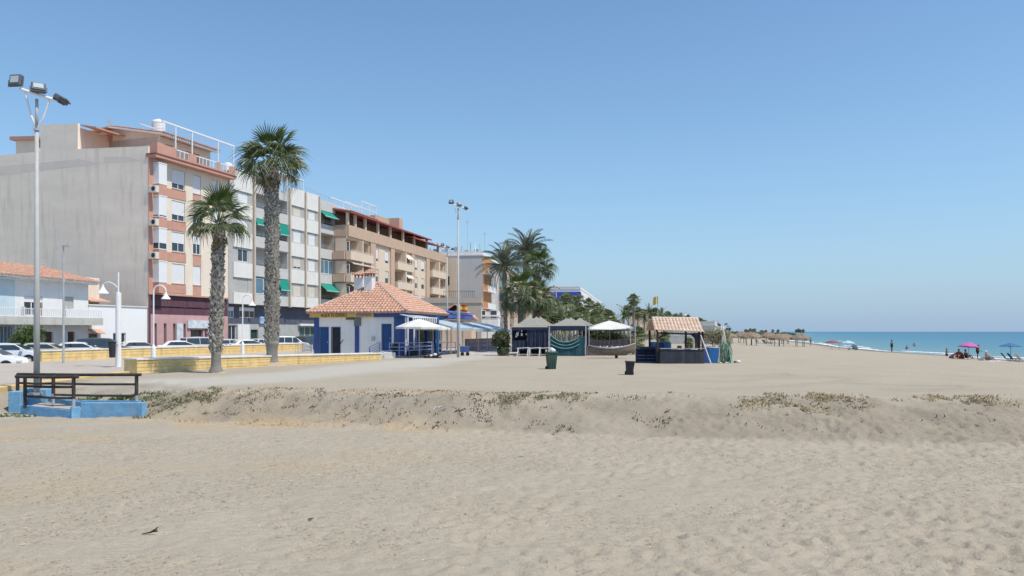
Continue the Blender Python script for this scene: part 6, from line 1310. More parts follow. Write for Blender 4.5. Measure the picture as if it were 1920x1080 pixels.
for par, mm in ((0, mat('valance_white', (.62, .62, .62), .8, 0)), (1, m_navy)):
    mb = MB()
    for i in range(par, n_, 2): f0, f1 = i/n_, (i+1)/n_; p0, p1 = Vector((-1.6, -1.42, 0)).lerp(Vector((2.45, -2.07, 0)), f0), Vector((-1.6, -1.42, 0)).lerp(Vector((2.45, -2.07, 0)), f1); mb.add([(p0.x, p0.y, 3.1), (p1.x, p1.y, 3.1), (p1.x, p1.y, 2.78), ((p0.x+p1.x)/2, (p0.y+p1.y)/2, 2.72), (p0.x, p0.y, 2.78)], [(0, 1, 2, 3, 4)])
    o = mb.build('valance', mm, te); s = o.modifiers.new('t', 'SOLIDIFY'); s.thickness = .01
mb = MB(); mb.slab([(-1.6, -1.4, 3.12), (2.5, -2.0, 3.12), (2.5, -.3, 3.4), (-1.6, -.3, 3.4)], .03); mb.build('awning_canvas', m_lb, te)
for x0, x1, yo, zi, zo in ((3.0, 9.0, -3.2, 3.2, 2.35), (9.1, 16.0, -3.4, 3.1, 2.25), (16.1, 25.0, -3.6, 3.0, 2.15)):
    mb = MB(); mb.slab([(x0, yo, zo), (x1, yo, zo), (x1, .2, zi), (x0, .2, zi)], .03); c = mb.build('awning_canvas', m_lb, te)
    mb = MB()
    for i in range(int((x1-x0)/.35)): xx = x0+i*.35; mb.add([(xx, yo-.02, zo), (xx+.33, yo-.02, zo), (xx+.33, yo-.02, zo-.22), (xx+.165, yo-.02, zo-.28), (xx, yo-.02, zo-.22)], [(0, 1, 2, 3, 4)])
    o = mb.build('valance', m_lb, c); s = o.modifiers.new('t', 'SOLIDIFY'); s.thickness = .01
mb = MB(); mb.obox((3, -3.2, 2.4), (3, .1, 3.25), .05, .05); mb.obox((9, -3.3, 2.4), (9, .1, 3.2), .05, .05); mb.build('awning_arm', m_steel, te)
mb = MB(); mb.slab([(9.8, -.6, 3.9), (18, -.6, 3.9), (18, 5, 4.6), (9.8, 5, 4.6)], .1); mb.box(9.9, 18, -.5, 4.8, 3.3, 3.75); mb.build('terrace_roof', m_rb, te)
for x_ in (3.4, 4.9, 6.4): mb = MB(); mb.obox((x_, -2.05, 1.1), (x_-.35, -2.05, 2.4), .04, .1); mb.build('leaning_frame', m_whitep, te)
mb = MB(); mb.box(12, 24, -1.6, -1.5, .1, 1.3); mb.build('red_board', mat('pale_red_board', (.45, .3, .25), .8, .3, 6), te)
# clutter inside: tables, chairs
mt_ = mat('terrace_table_wood', (.2, .13, .08), .7, .1)
for i in range(4):
    p = RO+Vector((.236*(-2.6+i*1.6)+.972*1.0, .972*(-2.6+i*1.6)-.236*1.0, .12)); t = thing('terrace_table', ('first', 'second', 'third', 'fourth')[i]+' table from the near end of the terrace, behind the railing', 'table', p, RZR); mb = MB(); mb.box(-.35, .35, -.35, .35, .7, .74); mb.build('tabletop', mt_, t); mb = MB(); mb.tube([(0, 0, 0), (0, 0, .7)], .04, 8); mb.box(-.25, .25, -.25, .25, 0, .03); mb.build('leg', m_black, t)
def parasol(label, x, y, z0, r_, ztop, zed, m_, n_=8, sag=.0, vent=True, sy=1.0, rz=.2, poler=.03, name='parasol', valance=.12, frame=True):
    t = thing(name, label, 'parasol', (x, y, z0), rz); mb = MB(); mb.tube([(0, 0, 0), (0, 0, ztop-z0-.05)], poler, 8); mb.build('pole', m_steel, t)
    mb = MB(); H = ztop-z0; h = zed-z0; v = [(0, 0, H)]
    rings = [(.33, .28), (.66, .60), (1.0, 1.0)]
    for f_, g_ in rings:
        for k in range(n_*2):
            a = math.pi*k/n_; q_ = r_*f_*(1 if k % 2 == 0 else math.cos(math.pi/n_)*.985); zz = H+(h-H)*g_-(sag if k % 2 else 0)*f_; v.append((q_*math.cos(a), q_*sy*math.sin(a), zz))
    N = n_*2
    for k in range(N): a = math.pi*k/n_; q_ = r_*(1 if k % 2 == 0 else math.cos(math.pi/n_)*.985)*1.0; v.append((q_*math.cos(a), q_*sy*math.sin(a), h-valance))
    f = [(0, 1+k, 1+(k+1) % N) for k in range(N)]
    for i in range(3): f += [(1+i*N+k, 1+(i+1)*N+k, 1+(i+1)*N+(k+1) % N, 1+i*N+(k+1) % N) for k in range(N)]
    mb.add(v, f); o = mb.build('canopy', m_, t); s = o.modifiers.new('t', 'SOLIDIFY'); s.thickness = .015
    if frame:
        mb = MB()
        for k in range(n_): a = 2*math.pi*k/n_; mb.obox((0, 0, H-.1), (r_*.96*math.cos(a), r_*.96*sy*math.sin(a), h-.03), .025, .025); mb.obox((0, 0, h-.15), (r_*.5*math.cos(a), r_*.5*sy*math.sin(a), H+(h-H)*.5-.03), .02, .02)
        mb.build('ribs', m_steel, t)
    return t
m_cnv = mat('white_canvas', (0.76, 0.745, 0.70), .8, .04, 2, trans=.2)
d = 57.0; parasol('big white parasol over the near end of the restaurant terrace', gx(786, d), d, .8, 1.78, zat(597.5, d), zat(613, d), m_cnv, valance=.15)
d = 59.0; parasol('white parasol half hidden behind the striped valance', gx(812, d), d, .8, 1.4, zat(606, d), zat(616, d), m_cnv)
# clutter at the terrace foot
d = 56.5; t = thing('tool_pile', 'dark pile of tools and white bags at the foot of the terrace railing', 'pile', (gx(811, d), d, .78)); mb = MB(); rd = random.Random(3)
for k in range(26): mb.obox((rd.uniform(-.7, .7), rd.uniform(-.2, .2), .02), (rd.uniform(-.7, .7), rd.uniform(-.2, .2), rd.uniform(.1, .38)), .06, .05)
mb.build('tools', m_black, t); mb = MB(); mb.blob((.2, -.1, .3), (.15, .1, .1), 8, 5); mb.blob((-.1, -.1, .22), (.12, .1, .09), 8, 5); mb.build('bag', m_white, t)
d = 56.3; t = thing('planter_block', 'pale concrete block by the restaurant steps', 'block', (gx(731, d), d, .76), .1); mb = MB(); mb.bbox(-.42, .42, -.25, .25, 0, .48, .02); mb.build('block_body', m_cap, t)
d = 62.0; t = thing('service_cart', 'small blue cart with two wheels beside the terrace mast', 'cart', (gx(871, d), d, .8), .2); mb = MB(); mb.bbox(-.35, .35, -.25, .25, .3, .8, .03); mb.obox((-.35, 0, .8), (-.45, 0, 1.1), .04, .04); mb.build('cart_body', m_blue, t)
for s in (-.22, .22): mb = MB(); mb.tube([(s, -.28, .16), (s, -.22, .16)], .16, 12); mb.build('wheel', m_tyre, t)
for k in range(3):
    d = 70-k*3.0; t = thing('pallet_step', ('rearmost', 'middle', 'front')[k]+' of three long pale boards laid on the sand right of the terrace', 'board', (gx(905, d), d, .8)); mb = MB(); mb.box(-2.2, 2.2, -.3, .3, 0, .14); mb.build('board', m_cap, t)

# ------------------------------------------------------------------ gazebos
m_gaz = mat('grey_gazebo_canvas', (0.27, 0.26, 0.23), .85, .08, 1.5, .1, 5); m_net = mat('teal_netting', (0.02, 0.075, 0.095), .8, .2, 3); m_netl = mat('pale_teal_net', (0.16, 0.33, 0.31), .8, .15, 3)
def gazebo(label, x, y, z0, w, dpt, zap, zed, val=.3, rz=0, vm=None, group=None):
    t = thing('gazebo', label, 'gazebo', (x, y, z0), rz, group); H, h = zap-z0, zed-z0; hw, hd = w/2, dpt/2
    for sx in (-1, 1):
        for sy in (-1, 1): mb = MB(); mb.obox((sx*hw, sy*hd, 0), (sx*hw, sy*hd, h), .055, .055); mb.build('leg', m_steel, t)
    N = 6; mb = MB(); V = {}
    def zz(u, v): q_ = max(abs(u), abs(v)); return h+(H-h)*(1-q_)**1.25-.05*(1-max(0, 1-abs(abs(u)-abs(v))))*q_
    v = [(hw*u/N, hd*v_/N, zz(u/N, v_/N)) for v_ in range(-N, N+1) for u in range(-N, N+1)]; M_ = 2*N+1
    mb.add(v, [(j*M_+i, j*M_+i+1, (j+1)*M_+i+1, (j+1)*M_+i) for j in range(2*N) for i in range(2*N)]); o = mb.build('canopy', m_gaz, t, smooth=False); s = o.modifiers.new('t', 'SOLIDIFY'); s.thickness = .012
    mb = MB(); c = [(-hw, -hd), (hw, -hd), (hw, hd), (-hw, hd)]
    for i in range(4):
        (xa, ya), (xb, yb) = c[i], c[(i+1) % 4]
        for k in range(8): f0, f1 = k/8, (k+1)/8; w_ = lambda f: -.03*math.sin(f*14+i); mb.quad((xa+(xb-xa)*f0, ya+(yb-ya)*f0, h-.0), (xa+(xb-xa)*f1, ya+(yb-ya)*f1, h-.0), (xa+(xb-xa)*f1, ya+(yb-ya)*f1, h-val+w_(f1)), (xa+(xb-xa)*f0, ya+(yb-ya)*f0, h-val+w_(f0)))
    o = mb.build('valance', vm or m_navy, t); s = o.modifiers.new('t', 'SOLIDIFY'); s.thickness = .01; return t
GG = None
def gz(label, pxl, pxr, d, pyap, pyed, val, dz=3.0): return gazebo(label, (gx(pxl, d)+gx(pxr, d))/2, d+dz/2, .78, gx(pxr, d)-gx(pxl, d), dz, zat(pyap, d+1.5), zat(pyed, d), val)
g1 = gz('front left grey gazebo with navy side curtains', 958.5, 1029.5, 61.5, 592, 613.5, .25)
g2 = gz('front right grey gazebo with a sagging teal net front', 1030.5, 1098, 61.5, 597, 611, .38)
gz('second row grey gazebo, its white edged peak left of centre', 976, 1038, 66, 593.5, 612, .2); gz('second row grey gazebo, right', 1042, 1104, 66, 595.5, 611, .2)
gz('third row grey gazebo, left', 985, 1045, 70.5, 594, 612, .2); gz('third row grey gazebo at right with the farthest visible peak', 1062, 1118, 70.5, 596, 610.5, .2)
def curtain(parent, x0, x1, y, z0, z1, m_, n_=24, amp=.06, sagz=0, name='curtain', seed=0):
    rd = random.Random(seed); mb = MB(); ph = [rd.uniform(-1, 1) for _ in range(n_+1)]
    for i in range(n_):
        f0, f1 = i/n_, (i+1)/n_; a, b_ = x0+(x1-x0)*f0, x0+(x1-x0)*f1; s0, s1 = sagz*4*f0*(1-f0), sagz*4*f1*(1-f1); mb.quad((a, y+amp*ph[i], z0), (b_, y+amp*ph[i+1], z0), (b_, y+amp*.5*ph[i+1], z1-s1), (a, y+amp*.5*ph[i], z1-s0))
    o = mb.build(name, m_, parent); s = o.modifiers.new('t', 'SOLIDIFY'); s.thickness = .01; return o
w1 = 3.1; h1_ = zat(613.5, 61.5)-.78
curtain(g1, -w1*.08, w1/2-.05, -1.45, .55, h1_-.2, m_navy, seed=1); curtain(g1, -w1/2+.05, w1*.9/2, 1.4, .1, h1_-.2, m_navy, seed=2); curtain(g1, -w1/2+.1, -.3, -1.4, .5, 1.3, m_navy, 12, seed=3)
w2 = gx(1098, 61.5)-gx(1030.5, 61.5)
cn = curtain(g2, -w2/2+.05, w2/2-.05, -1.5, 0.02, 1.75, m_net, 26, .03, .55, 'net_panel', 4)
for k, (zt, sg) in enumerate(((1.72, .56), (1.35, .45), (1.0, .35))):
    mb = MB(); pts = [(-w2/2+.1+(w2-.6)*f, -1.56, zt-sg*4*f*(1-f)) for f in [i/10 for i in range(11)]]; mb.tube(pts, .035, 6); mb.build('net_fold', m_netl, cn)
mb = MB()
for k in range(5): mb.obox((-w2/2+.4+k*.55, 1.4, 0), (-w2/2+.4+k*.55, 1.4, 2.4), .07, .07)
mb.build('inner_pole', m_whitep, g2)
mb = MB(); rd = random.Random(8)
for k in range(14): x_ = rd.uniform(-1.3, .3); z_ = rd.uniform(.5, 2.2); mb.box(x_, x_+rd.uniform(.05, .25), -1.2, -1.15, z_, z_+rd.uniform(.06, .3))
mb.build('hung_items', m_white, g1)
# trestles before gazebo 1
m_tr = mat('trestle_white', (.7, .68, .64), .6, .05)
for i, px in enumerate((981, 1003, 1022)):
    d = 59.6; t = thing('trestle', ('left', 'middle', 'right')[i]+' white trestle in front of the navy curtained gazebo', 'trestle', (gx(px, d), d, .78), 0); mb = MB(); mb.obox((-.5, 0, .7), (.5, 0, .76), .06, .06); mb.build('top_bar', m_tr, t)
    for sx in (-.4, .4):
        for s in (-1, 1): mb = MB(); mb.obox((sx, 0, .72), (sx+.1*s, s*.25, 0), .05, .05); mb.build('leg', m_tr, t)
d = 60.0; t = thing('low_crate', 'low whitish crate left of the trestles', 'crate', (gx(963, d), d, .78), 0)
for k in range(3): mb = MB(); mb.box(-.35, .35, -.22, .22, .02+k*.13, .12+k*.13); mb.build('slat', m_cap if k != 1 else mt_, t)
# windscreen and posts behind the boat
ws = thing('windscreen', 'grey brown windscreen with posts behind the boat', 'windscreen', (gx(1140, 63), 63, .78), 0)
curtain(ws, -1.9, 1.6, 0, .02, 1.55, mat('windscreen_canvas', (.06, .055, .065), .85, .3, 3), 30, .04, .25, 'screen', 6)
curtain(ws, -1.9, .3, -.1, .02, .85, mat('woven_mat', (.14, .12, .12), .9, .3, 8), 20, .02, .0, 'woven_mat', 7)
for x_ in (-1.85, -1.6, 1.9, 2.3): mb = MB(); mb.obox((x_, -.05, 0), (x_, -.05, 3.0), .06, .06); mb.build('post', m_steel, ws)
d = 65.0; pp = parasol('huge cream canopy parasol leaning to the right above the boat', gx(1144, d), d, .78, 2.6, zat(601, d), zat(614.5, d), m_cnv, n_=4, sag=.12, rz=.75, valance=.12)
pp.rotation_euler = (0, R(-2), .75)
d = 66.5; parasol('grey undersided parasol partly behind the cream one', gx(1170, d), d, .78, 1.25, zat(606, d), zat(615, d), mat('grey_parasol_canvas', (.25, .25, .27), .8, .08, trans=.1), n_=4, rz=.7, valance=.28)
# boat grill
m_boat = mat('old_boat_wood', (.17, .14, .115), .85, .25, 3, .3, 20, stretch=(1, 1, 4))
d = 56.0; bo = thing('wooden_boat', 'old brown wooden boat raised on a post and filled with pale stones', 'boat', (gx(1147, d), d, zat(662, d)), .03)
xsb = [-1.75+3.5*i/14 for i in range(15)]; mb = MB(); V = []
for x_ in xsb:
    f = x_/1.75; hw = .48*(1-abs(f)**2.6)+.03; top = .36+.22*abs(f)**2.2+(.14*f if f > 0 else 0); kl = -.12+.30*abs(f)**3
    for yy_, zz_ in ((-hw, top), (-hw*.92, top*.45+kl*.3), (-hw*.6, kl*.75), (0, kl), (hw*.6, kl*.75), (hw*.92, top*.45+kl*.3), (hw, top)): V.append((x_, yy_, zz_))
mb.add(V, [(i*7+k, (i+1)*7+k, (i+1)*7+k+1, i*7+k+1) for i in range(14) for k in range(6)]); o = mb.build('hull', m_boat, bo); s = o.modifiers.new('t', 'SOLIDIFY'); s.thickness = .04
mb = MB()
for s in (-1, 1): mb.tube([(x_, s*(.48*(1-abs(x_/1.75)**2.6)+.05), .37+.22*abs(x_/1.75)**2.2+(.14*x_/1.75 if x_ > 0 else 0)) for x_ in xsb], .035, 6)
mb.build('gunwale', mat('pale_gunwale', (.38, .34, .32), .8, .2, 4), bo)
mb = MB(); mb.box(-1.1, 1.1, -.3, .3, .2, .26); mb.build('ash_bed', m_cap, bo)
mb = MB(); mb.tube([(.35, 0, -.85), (.35, 0, -.08)], .11, 10); mb.build('support_post', m_wood, bo)
mb = MB(); rd = random.Random(2)
for k in range(34): mb.blob((rd.uniform(-.1, 1.1) if k < 26 else rd.uniform(-.9, -.3), rd.uniform(-.25, .1), rd.uniform(.36, .5)), (rd.uniform(.03, .07),)*3, 6, 4)
mb.build('pale_stones', m_white, bo, kind='stuff')

# ------------------------------------------------------------------ kiosk
d = 47.5; KZ = .78; kx = gx(1272, d); ki = thing('beach_kiosk', 'beach kiosk with dark counter panels and a sloping salmon tile look roof', 'kiosk', (kx, d, KZ), 0)
def kk(px, dd=d): return gx(px, dd)-kx
zt_, ze_ = zat(598, d+1.0)-KZ, zat(621.5, d-.9)-KZ
m_kr = mat('salmon_roof_sheet', (0.50, 0.36, 0.27), .75, .1, 3, col2=(0.68, .52, .41))
mb = MB(); x0, x1 = kk(1228, d-.9), kk(1320, d-.9); xt0, xt1 = kk(1222, d+1), kk(1309, d+1); nr = 14; NS = nr*8
def rp(u, v):
    xb_, xt_ = x0+(x1-x0)*u, xt0+(xt1-xt0)*u; st_ = (v*4) % 1.0; z = zt_+(ze_-zt_-.12*u)*v; ph_ = abs(math.sin(math.pi*u*nr)); return (xt_+(xb_-xt_)*v, 1.0-1.9*v, z+.09*ph_+.03*st_)
V = []; M_ = NS+1; vs_ = [0, .249, .251, .499, .501, .749, .751, .999]
for v in vs_: V += [rp(i/NS, v) for i in range(NS+1)]
mb.add(V, [(j*M_+i, j*M_+i+1, (j+1)*M_+i+1, (j+1)*M_+i) for j in range(len(vs_)-1) for i in range(NS)]); o = mb.build('roof_sheet', m_kr, ki); s = o.modifiers.new('t', 'SOLIDIFY'); s.thickness = .02; s.offset = -1
mb = MB(); mb.tube([(xt0, 1.0, zt_+.08), (xt1, 1.0, zt_+.04)], .07, 8); mb.build('ridge_cap', mat('pale_ridge', (.62, .52, .44), .8, .1), ki)
mb = MB(); mb.slab([(xt0-.15, 1.0, zt_), (xt1+.05, 1.0, zt_-.03), (xt1+.2, 2.6, ze_+.1), (xt0-.1, 2.6, ze_+.1)], .04); mb.build('rear_roof', m_kr, ki)
m_kw = mat('kiosk_timber', (.05, .038, .033), .8, .2, 4)
mb = MB(); mb.slab([(x0-.02, -.85, ze_-.03), (xt0-.05, 1.0, zt_-.02), (xt0-.08, 2.5, ze_+.0)], .03) if False else None
ps = [(kk(1229), -.7), (kk(1306), -.7), (kk(1313), -.6), (kk(1230), 2.2), (kk(1301), 2.2)]
for x_, y_ in ps: mb = MB(); mb.box(x_-.06, x_+.06, y_-.06, y_+.06, 0, ze_-.02+(.1 if y_ > 0 else 0)); mb.build('post', m_kw, ki)
mb = MB(); mb.obox((kk(1227), -.7, ze_-.08), (kk(1318), -.7, ze_-.2), .08, .1); mb.obox((kk(1229), -.7, ze_-.08), (kk(1229), 1.0, zt_-.1), .08, .1); mb.obox((kk(1229), 1.0, zt_-.12), (kk(1310), 1.0, zt_-.16), .08, .1); mb.build('beam', m_kw, ki)
for a_, b_, c_, e_ in ((kk(1230), 1.6, kk(1246), ze_-.1), (kk(1301), 1.55, kk(1290), ze_-.12), (kk(1301), 1.5, kk(1313), ze_-.1)): mb = MB(); mb.obox((a_, -.7, b_), (c_, -.7, e_), .08, .1); mb.build('brace', m_kw, ki)
mb = MB(); mb.box(kk(1301)-.09, kk(1301)+.09, -.75, -.6, .98, 1.75); mb.build('short_post', m_kw, ki)
mb = MB(); mb.tube([(kk(1300), -.7, 1.95), (kk(1300), -.7, 1.5), (kk(1300), -.7, 1.1)], [.2, .08, .02], 8); mb.build('hanging_cloth', m_navy, ki)
m_kc = mat('counter_navy', (.035, .04, .055), .7, .25, 1.8, .2, 8, dirt=(.10, .11, .12, .5))
for i in range(5): a_, b_ = kk(1232+i*16.3), kk(1232+(i+1)*16.3)-.012; mb = MB(); mb.box(a_, b_, -.95, -.9, .02, .94-.01*i); mb.build('counter_panel', m_kc, ki)
mb = MB(); mb.box(kk(1232), kk(1314), -1.0, -.45, .95, .99); mb.build('countertop', mat('counter_top_grey', (.35, .34, .34), .6, .2, 4), ki)
mb = MB(); mb.box(kk(1231)-.0, kk(1233.5), -.9, 2.2, .02, .93); mb.build('side_panel', m_kc, ki)
mb = MB(); mb.bbox(kk(1281), kk(1284), -.8, -.6, .99, 1.22, .01); mb.bbox(kk(1266), kk(1273), -.8, -.55, .99, 1.15, .02); mb.bbox(kk(1290), kk(1293), -.8, -.6, .99, 1.12, .01); mb.build('counter_clutter', m_black, ki)
for i, (px, m_) in enumerate(((1250, mat('barrel_blue', (.08, .2, .42), .5, .15)), (1238, m_dblue))):
    t = thing('barrel', ('bright blue barrel behind the kiosk counter', 'dark blue drum under the kiosk roof at left')[i], 'barrel', (gx(px, 49.2), 49.2, KZ)); mb = MB(); mb.lathe([(.26, 0), (.3, .05), (.3, .55), (.32, .58), (.3, .62), (.3, 1.25), (.26, 1.33), (0, 1.34)], 18); mb.build('drum', m_, t)
# right blue panel, leaning pole
t = thing('standing_board', 'bright blue board standing at the right side of the kiosk', 'panel', (gx(1331, 47.3), 47.3, KZ), 0); mb = MB(); mb.box(gx(1316, 47.3)-gx(1331, 47.3), -.05, -.02, .02, .0, 1.04); mb.build('board', m_blue, t); mb = MB(); mb.add([(-.04, -.02, 0), (.5, -.02, .05), (.58, -.02, .98), (-.04, -.02, 1.03), (-.04, .02, 0), (.5, .02, .05), (.58, .02, .98), (-.04, .02, 1.03)], [(0, 1, 2, 3), (7, 6, 5, 4), (0, 4, 5, 1), (1, 5, 6, 2), (2, 6, 7, 3), (3, 7, 4, 0)]); mb.build('board', mat('board_azure', (.02, .13, .34), .6, .1), t); mb = MB(); mb.obox((.58, 0, 0), (.6, 0, 1.0), .05, .05); mb.build('edge_batten', m_steel, t)
t = thing('leaning_pole', 'white pole leaning from the sand against the kiosk roof corner', 'pole', (gx(1333.5, 46.6), 46.6, KZ-.02)); mb = MB(); mb.tube([(0, 0, 0), (gx(1314, 46.6)-gx(1333.5, 46.6), .05, 1.85)], .035, 8); mb.build('pole', m_whitep, t)
# crates left of the kiosk
t = thing('crate_stack', 'stack of dark blue slatted pallets left of the kiosk', 'pallets', (gx(1211, 48.3), 48.3, KZ), 0)
mb = MB(); mb.box(-.58, .6, -.1, .55, .02, .93); mb.build('stack_core', m_navy, t)
for lv in range(4):
    for c_ in (-.55, .02): mb = MB(); z_ = .06+lv*.2; mb.box(c_, c_+.5, -.2, -.103, z_, z_+.07); mb.build('slat', mat('slat_grey_blue', (.12, .14, .22), .7, .2) if lv != 3 else m_navy, t)
mb = MB(); mb.slab([(-.62, -.35, .93), (.62, -.35, .93), (.62, .6, 1.05), (-.45, .6, 1.05)], .04); mb.build('cover_sheet', m_navy, t)
t = thing('blue_crate', 'bright blue box behind the pallet stack', 'box', (gx(1224, 50), 50, KZ)); mb = MB(); mb.bbox(-.25, .25, -.2, .2, 0, 1.35, .02); mb.build('box_body', mat('box_sky', (.22, .38, .6), .6, .1), t)
# driftwood totem with nets
m_drift = mat('bleached_driftwood', (.50, .46, .38), .9, .2, 5, .5, 25)
tt = thing('driftwood_totem', 'bleached driftwood totem wrapped with pale and green fishing nets', 'totem', (gx(1356, 47.6), 47.6, KZ)); 
for pts, rr in (([(-.1, 0, 0), (-.12, 0, 1.0), (.0, .05, 1.9), (-.02, 0, 2.45)], [.09, .08, .07, .04]), ([(.15, -.1, 0), (.1, -.05, .9), (.14, 0, 1.4), (.02, 0, 2.2)], [.08, .08, .06, .03]), ([(-.25, -.1, 0), (-.05, -.1, .8), (.05, 0, 1.55), (.0, 0, 1.65)], [.05, .06, .05, .03]), ([(.05, 0, 1.4), (.2, -.1, 1.2), (.24, -.1, .7), (.2, -.1, .1)], [.05, .05, .04, .04])): mb = MB(); mb.tube(pts, rr, 9); mb.build('driftwood_pole', m_drift, tt, smooth=True)
mb = MB(); mb.tube([(.0, 0, 2.4), (.18, 0, 2.5)], .02, 5); mb.blob((.2, 0, 2.52), (.1, .05, .05), 8, 5); mb.blob((.3, 0, 2.38), (.09, .04, .03), 8, 5); mb.build('carved_bird', m_black, tt)
m_gn = mat('green_net', (.04, .16, .10), .8, .3, 6, col2=(.14, .33, .24)); r = np.random.RandomState(4)
mb = MB()
for k in range(240):
    a = r.rand()*6.28; q_ = .18+.24*r.rand(); h_ = r.rand()**1.5*1.5; a2 = a+r.uniform(-.5, .5); mb.obox((math.cos(a)*q_+.12, math.sin(a)*q_, h_), (math.cos(a2)*(q_+.05)+.12, math.sin(a2)*q_, max(.0, h_-r.uniform(.1, .45))), .02, .02)
mb.build('fishing_net', m_gn, tt, kind='stuff')
mb = MB(); N = 10
for k in range(N): a0, a1 = -.9+2.2*k/N, -.9+2.2*(k+1)/N; mb.quad((.12+.5*math.cos(a0), .35*math.sin(a0), 0), (.12+.5*math.cos(a1), .35*math.sin(a1), 0), (.12+.18*math.cos(a1), .15*math.sin(a1), 1.35), (.12+.18*math.cos(a0), .15*math.sin(a0), 1.35))
o = mb.build('draped_net', mat('pale_green_net', (.22, .36, .28), .85, .3, 6), tt); s = o.modifiers.new('t', 'SOLIDIFY'); s.thickness = .01
mb = MB()
for k in range(14): a = r.rand()*6.28; mb.blob((.3*math.cos(a), .3*math.sin(a)-.2, .05), (.09, .07, .06), 7, 4)
mb.build('net_float', m_drift, tt)
t = thing('stone_pair', 'white and dark stone lying on the sand right of the totem', 'stones', (gx(1382, 48), 48, hz(gx(1382, 48), 48))); mb = MB(); mb.blob((.08, 0, .07), (.15, .1, .1), 9, 6); mb.build('white_stone', m_white, t); mb = MB(); mb.blob((-.13, 0, .05), (.1, .08, .07), 8, 5); mb.build('dark_stone', m_black, t)
# flags
m_fy = mat('flag_yellow', (.75, .55, .05), .8, .05, trans=.2); m_fr = mat('flag_red', (.55, .05, .04), .8, .05, trans=.2); m_fo = mat('faded_yellow_cloth', (.72, .58, .22), .8, .1, trans=.25)
def flag(parent, x, z, w, h, m_, rot=0, name='flag', sh=0.0):
    mb = MB(); n_ = 8
    for i in range(n_):
        f0, f1 = i/n_, (i+1)/n_; y0, y1 = .06*math.sin(f0*7), .06*math.sin(f1*7); mb.quad((x+w*f0, y0, z-sh*f0), (x+w*f1, y1, z-sh*f1), (x+w*f1, y1, z+h-sh*f1), (x+w*f0, y0, z+h-sh*f0))
    o = mb.build(name, m_, parent); s = o.modifiers.new('t', 'SOLIDIFY'); s.thickness = .01; return o
d = 64; t = thing('flag_pole', 'pole with a small red and yellow flag right of the terrace mast', 'flag', (gx(862, d), d, .8)); mb = MB(); mb.tube([(0, 0, 0), (0, 0, zat(570, d)-.8)], .03, 6); mb.build('pole', m_whitep, t)
zf = zat(584, d)-.8; flag(t, .05, zf, .62, .16, m_fr, name='red_stripe', sh=.05); flag(t, .05, zf+.16, .62, .28, m_fy, name='yellow_stripe', sh=.05); flag(t, .05, zf+.44, .62, .14, m_fr, name='red_stripe', sh=.05)
d = 52; t = thing('flag_pole', 'tall thin pole with a ragged yellow banner left of the kiosk roof', 'flag', (gx(1233.5, d), d, .78)); mb = MB(); mb.tube([(0, 0, 0), (0, 0, zat(555, d)-.78)], .025, 6); mb.build('pole', m_steel, t); flag(t, -.36, zat(573, d)-.78, .34, .55, m_fo, sh=-.12, name='banner'); 
# ------------------------------------------------------------------ beach: thatched parasols, people, umbrellas
m_th = mat('thatch', (.16, .115, .08), .95, .3, 6, .6, 30, col2=(.34, .26, .19))
def palapa_proto():
    t = thing('thatched_parasol', '', 'thatched parasol'); rd = random.Random(1)
    for x_, y_ in ((-.6, -.5), (.6, -.5), (.6, .5), (-.6, .5)): mb = MB(); mb.tube([(x_, y_, -.1), (x_, y_, 1.6)], .05, 7); mb.build('post', m_wood, t)
    mb = MB(); N = 28; prof = [(0, 2.25), (.5, 2.17), (1.1, 1.92), (1.7, 1.5), (1.85, 1.22), (1.75, 1.18), (.9, 1.5), (0, 1.8)]; v = []
    for i, (r_, z) in enumerate(prof):
        for k in range(N): a = 6.283*k/N; j = rd.uniform(-.06, .06) if 0 < i < 6 else 0; v.append(((r_+j)*math.cos(a), (r_+j)*math.sin(a), z+j*.8-(rd.uniform(0, .16) if i in (4,) else 0)))
    mb.add(v, [(i*N+k, i*N+(k+1) % N, (i+1)*N+(k+1) % N, (i+1)*N+k) for i in range(len(prof)-1) for k in range(N)])
    mb.build('thatch_roof', m_th, t)
    mb = MB()
    for k in range(160): a = rd.uniform(0, 6.28); r_ = rd.uniform(.3, 1.8); z = 2.24-.9*(r_/1.8)**1.6; p0 = Vector((r_*math.cos(a), r_*math.sin(a), z)); p1 = p0+Vector((.3*math.cos(a), .3*math.sin(a), -.16)); mb.obox(p0, p1, .05, .03)
    mb.build('loose_thatch', m_th, t, kind='stuff'); return t
pal = palapa_proto(); first = True
for i, (px, py, d, sc, lab) in enumerate([(1365, 644, 132, .92, 'thatched parasol nearest the totem, first from the left'), (1409, 647, 126, 1.0, 'wide thatched parasol, second from the left'), (1391, 642, 150, 1.0, 'thatched parasol partly behind the wide second one'), (1441, 641, 150, 1.05, 'thatched parasol in the middle with pale loungers below'), (1461, 648, 128, .95, 'thatched parasol left of the one by the water'), (1472, 640, 160, 1.0, 'thatched parasol just right of and behind its neighbour in the centre'), (1500, 649, 133, 1.0, 'rightmost thatched parasol, nearest the sea')]):
    x = gx(px, d); z = hz(x, d); o = pal if first else copy_tree(pal); first = False; o.location = (x, d, z); o.scale = (sc, sc, sc); o.rotation_euler = (0, 0, i*.5); o['label'] = lab; o['group'] = 'thatched parasols on the beach'
m_skin = mat('skin', (.26, .14, .09), .6, .05); m_skin2 = mat('pale_skin', (.42, .26, .19), .6, .05); m_cloth = mat('black_cloth', (.02, .02, .025), .8, .1); m_hair = mat('dark_hair', (.02, .015, .012), .7, .1); m_redc = mat('red_cloth', (.3, .05, .06), .8, .1); m_bluec = mat('blue_cloth', (.05, .09, .22), .8, .1)
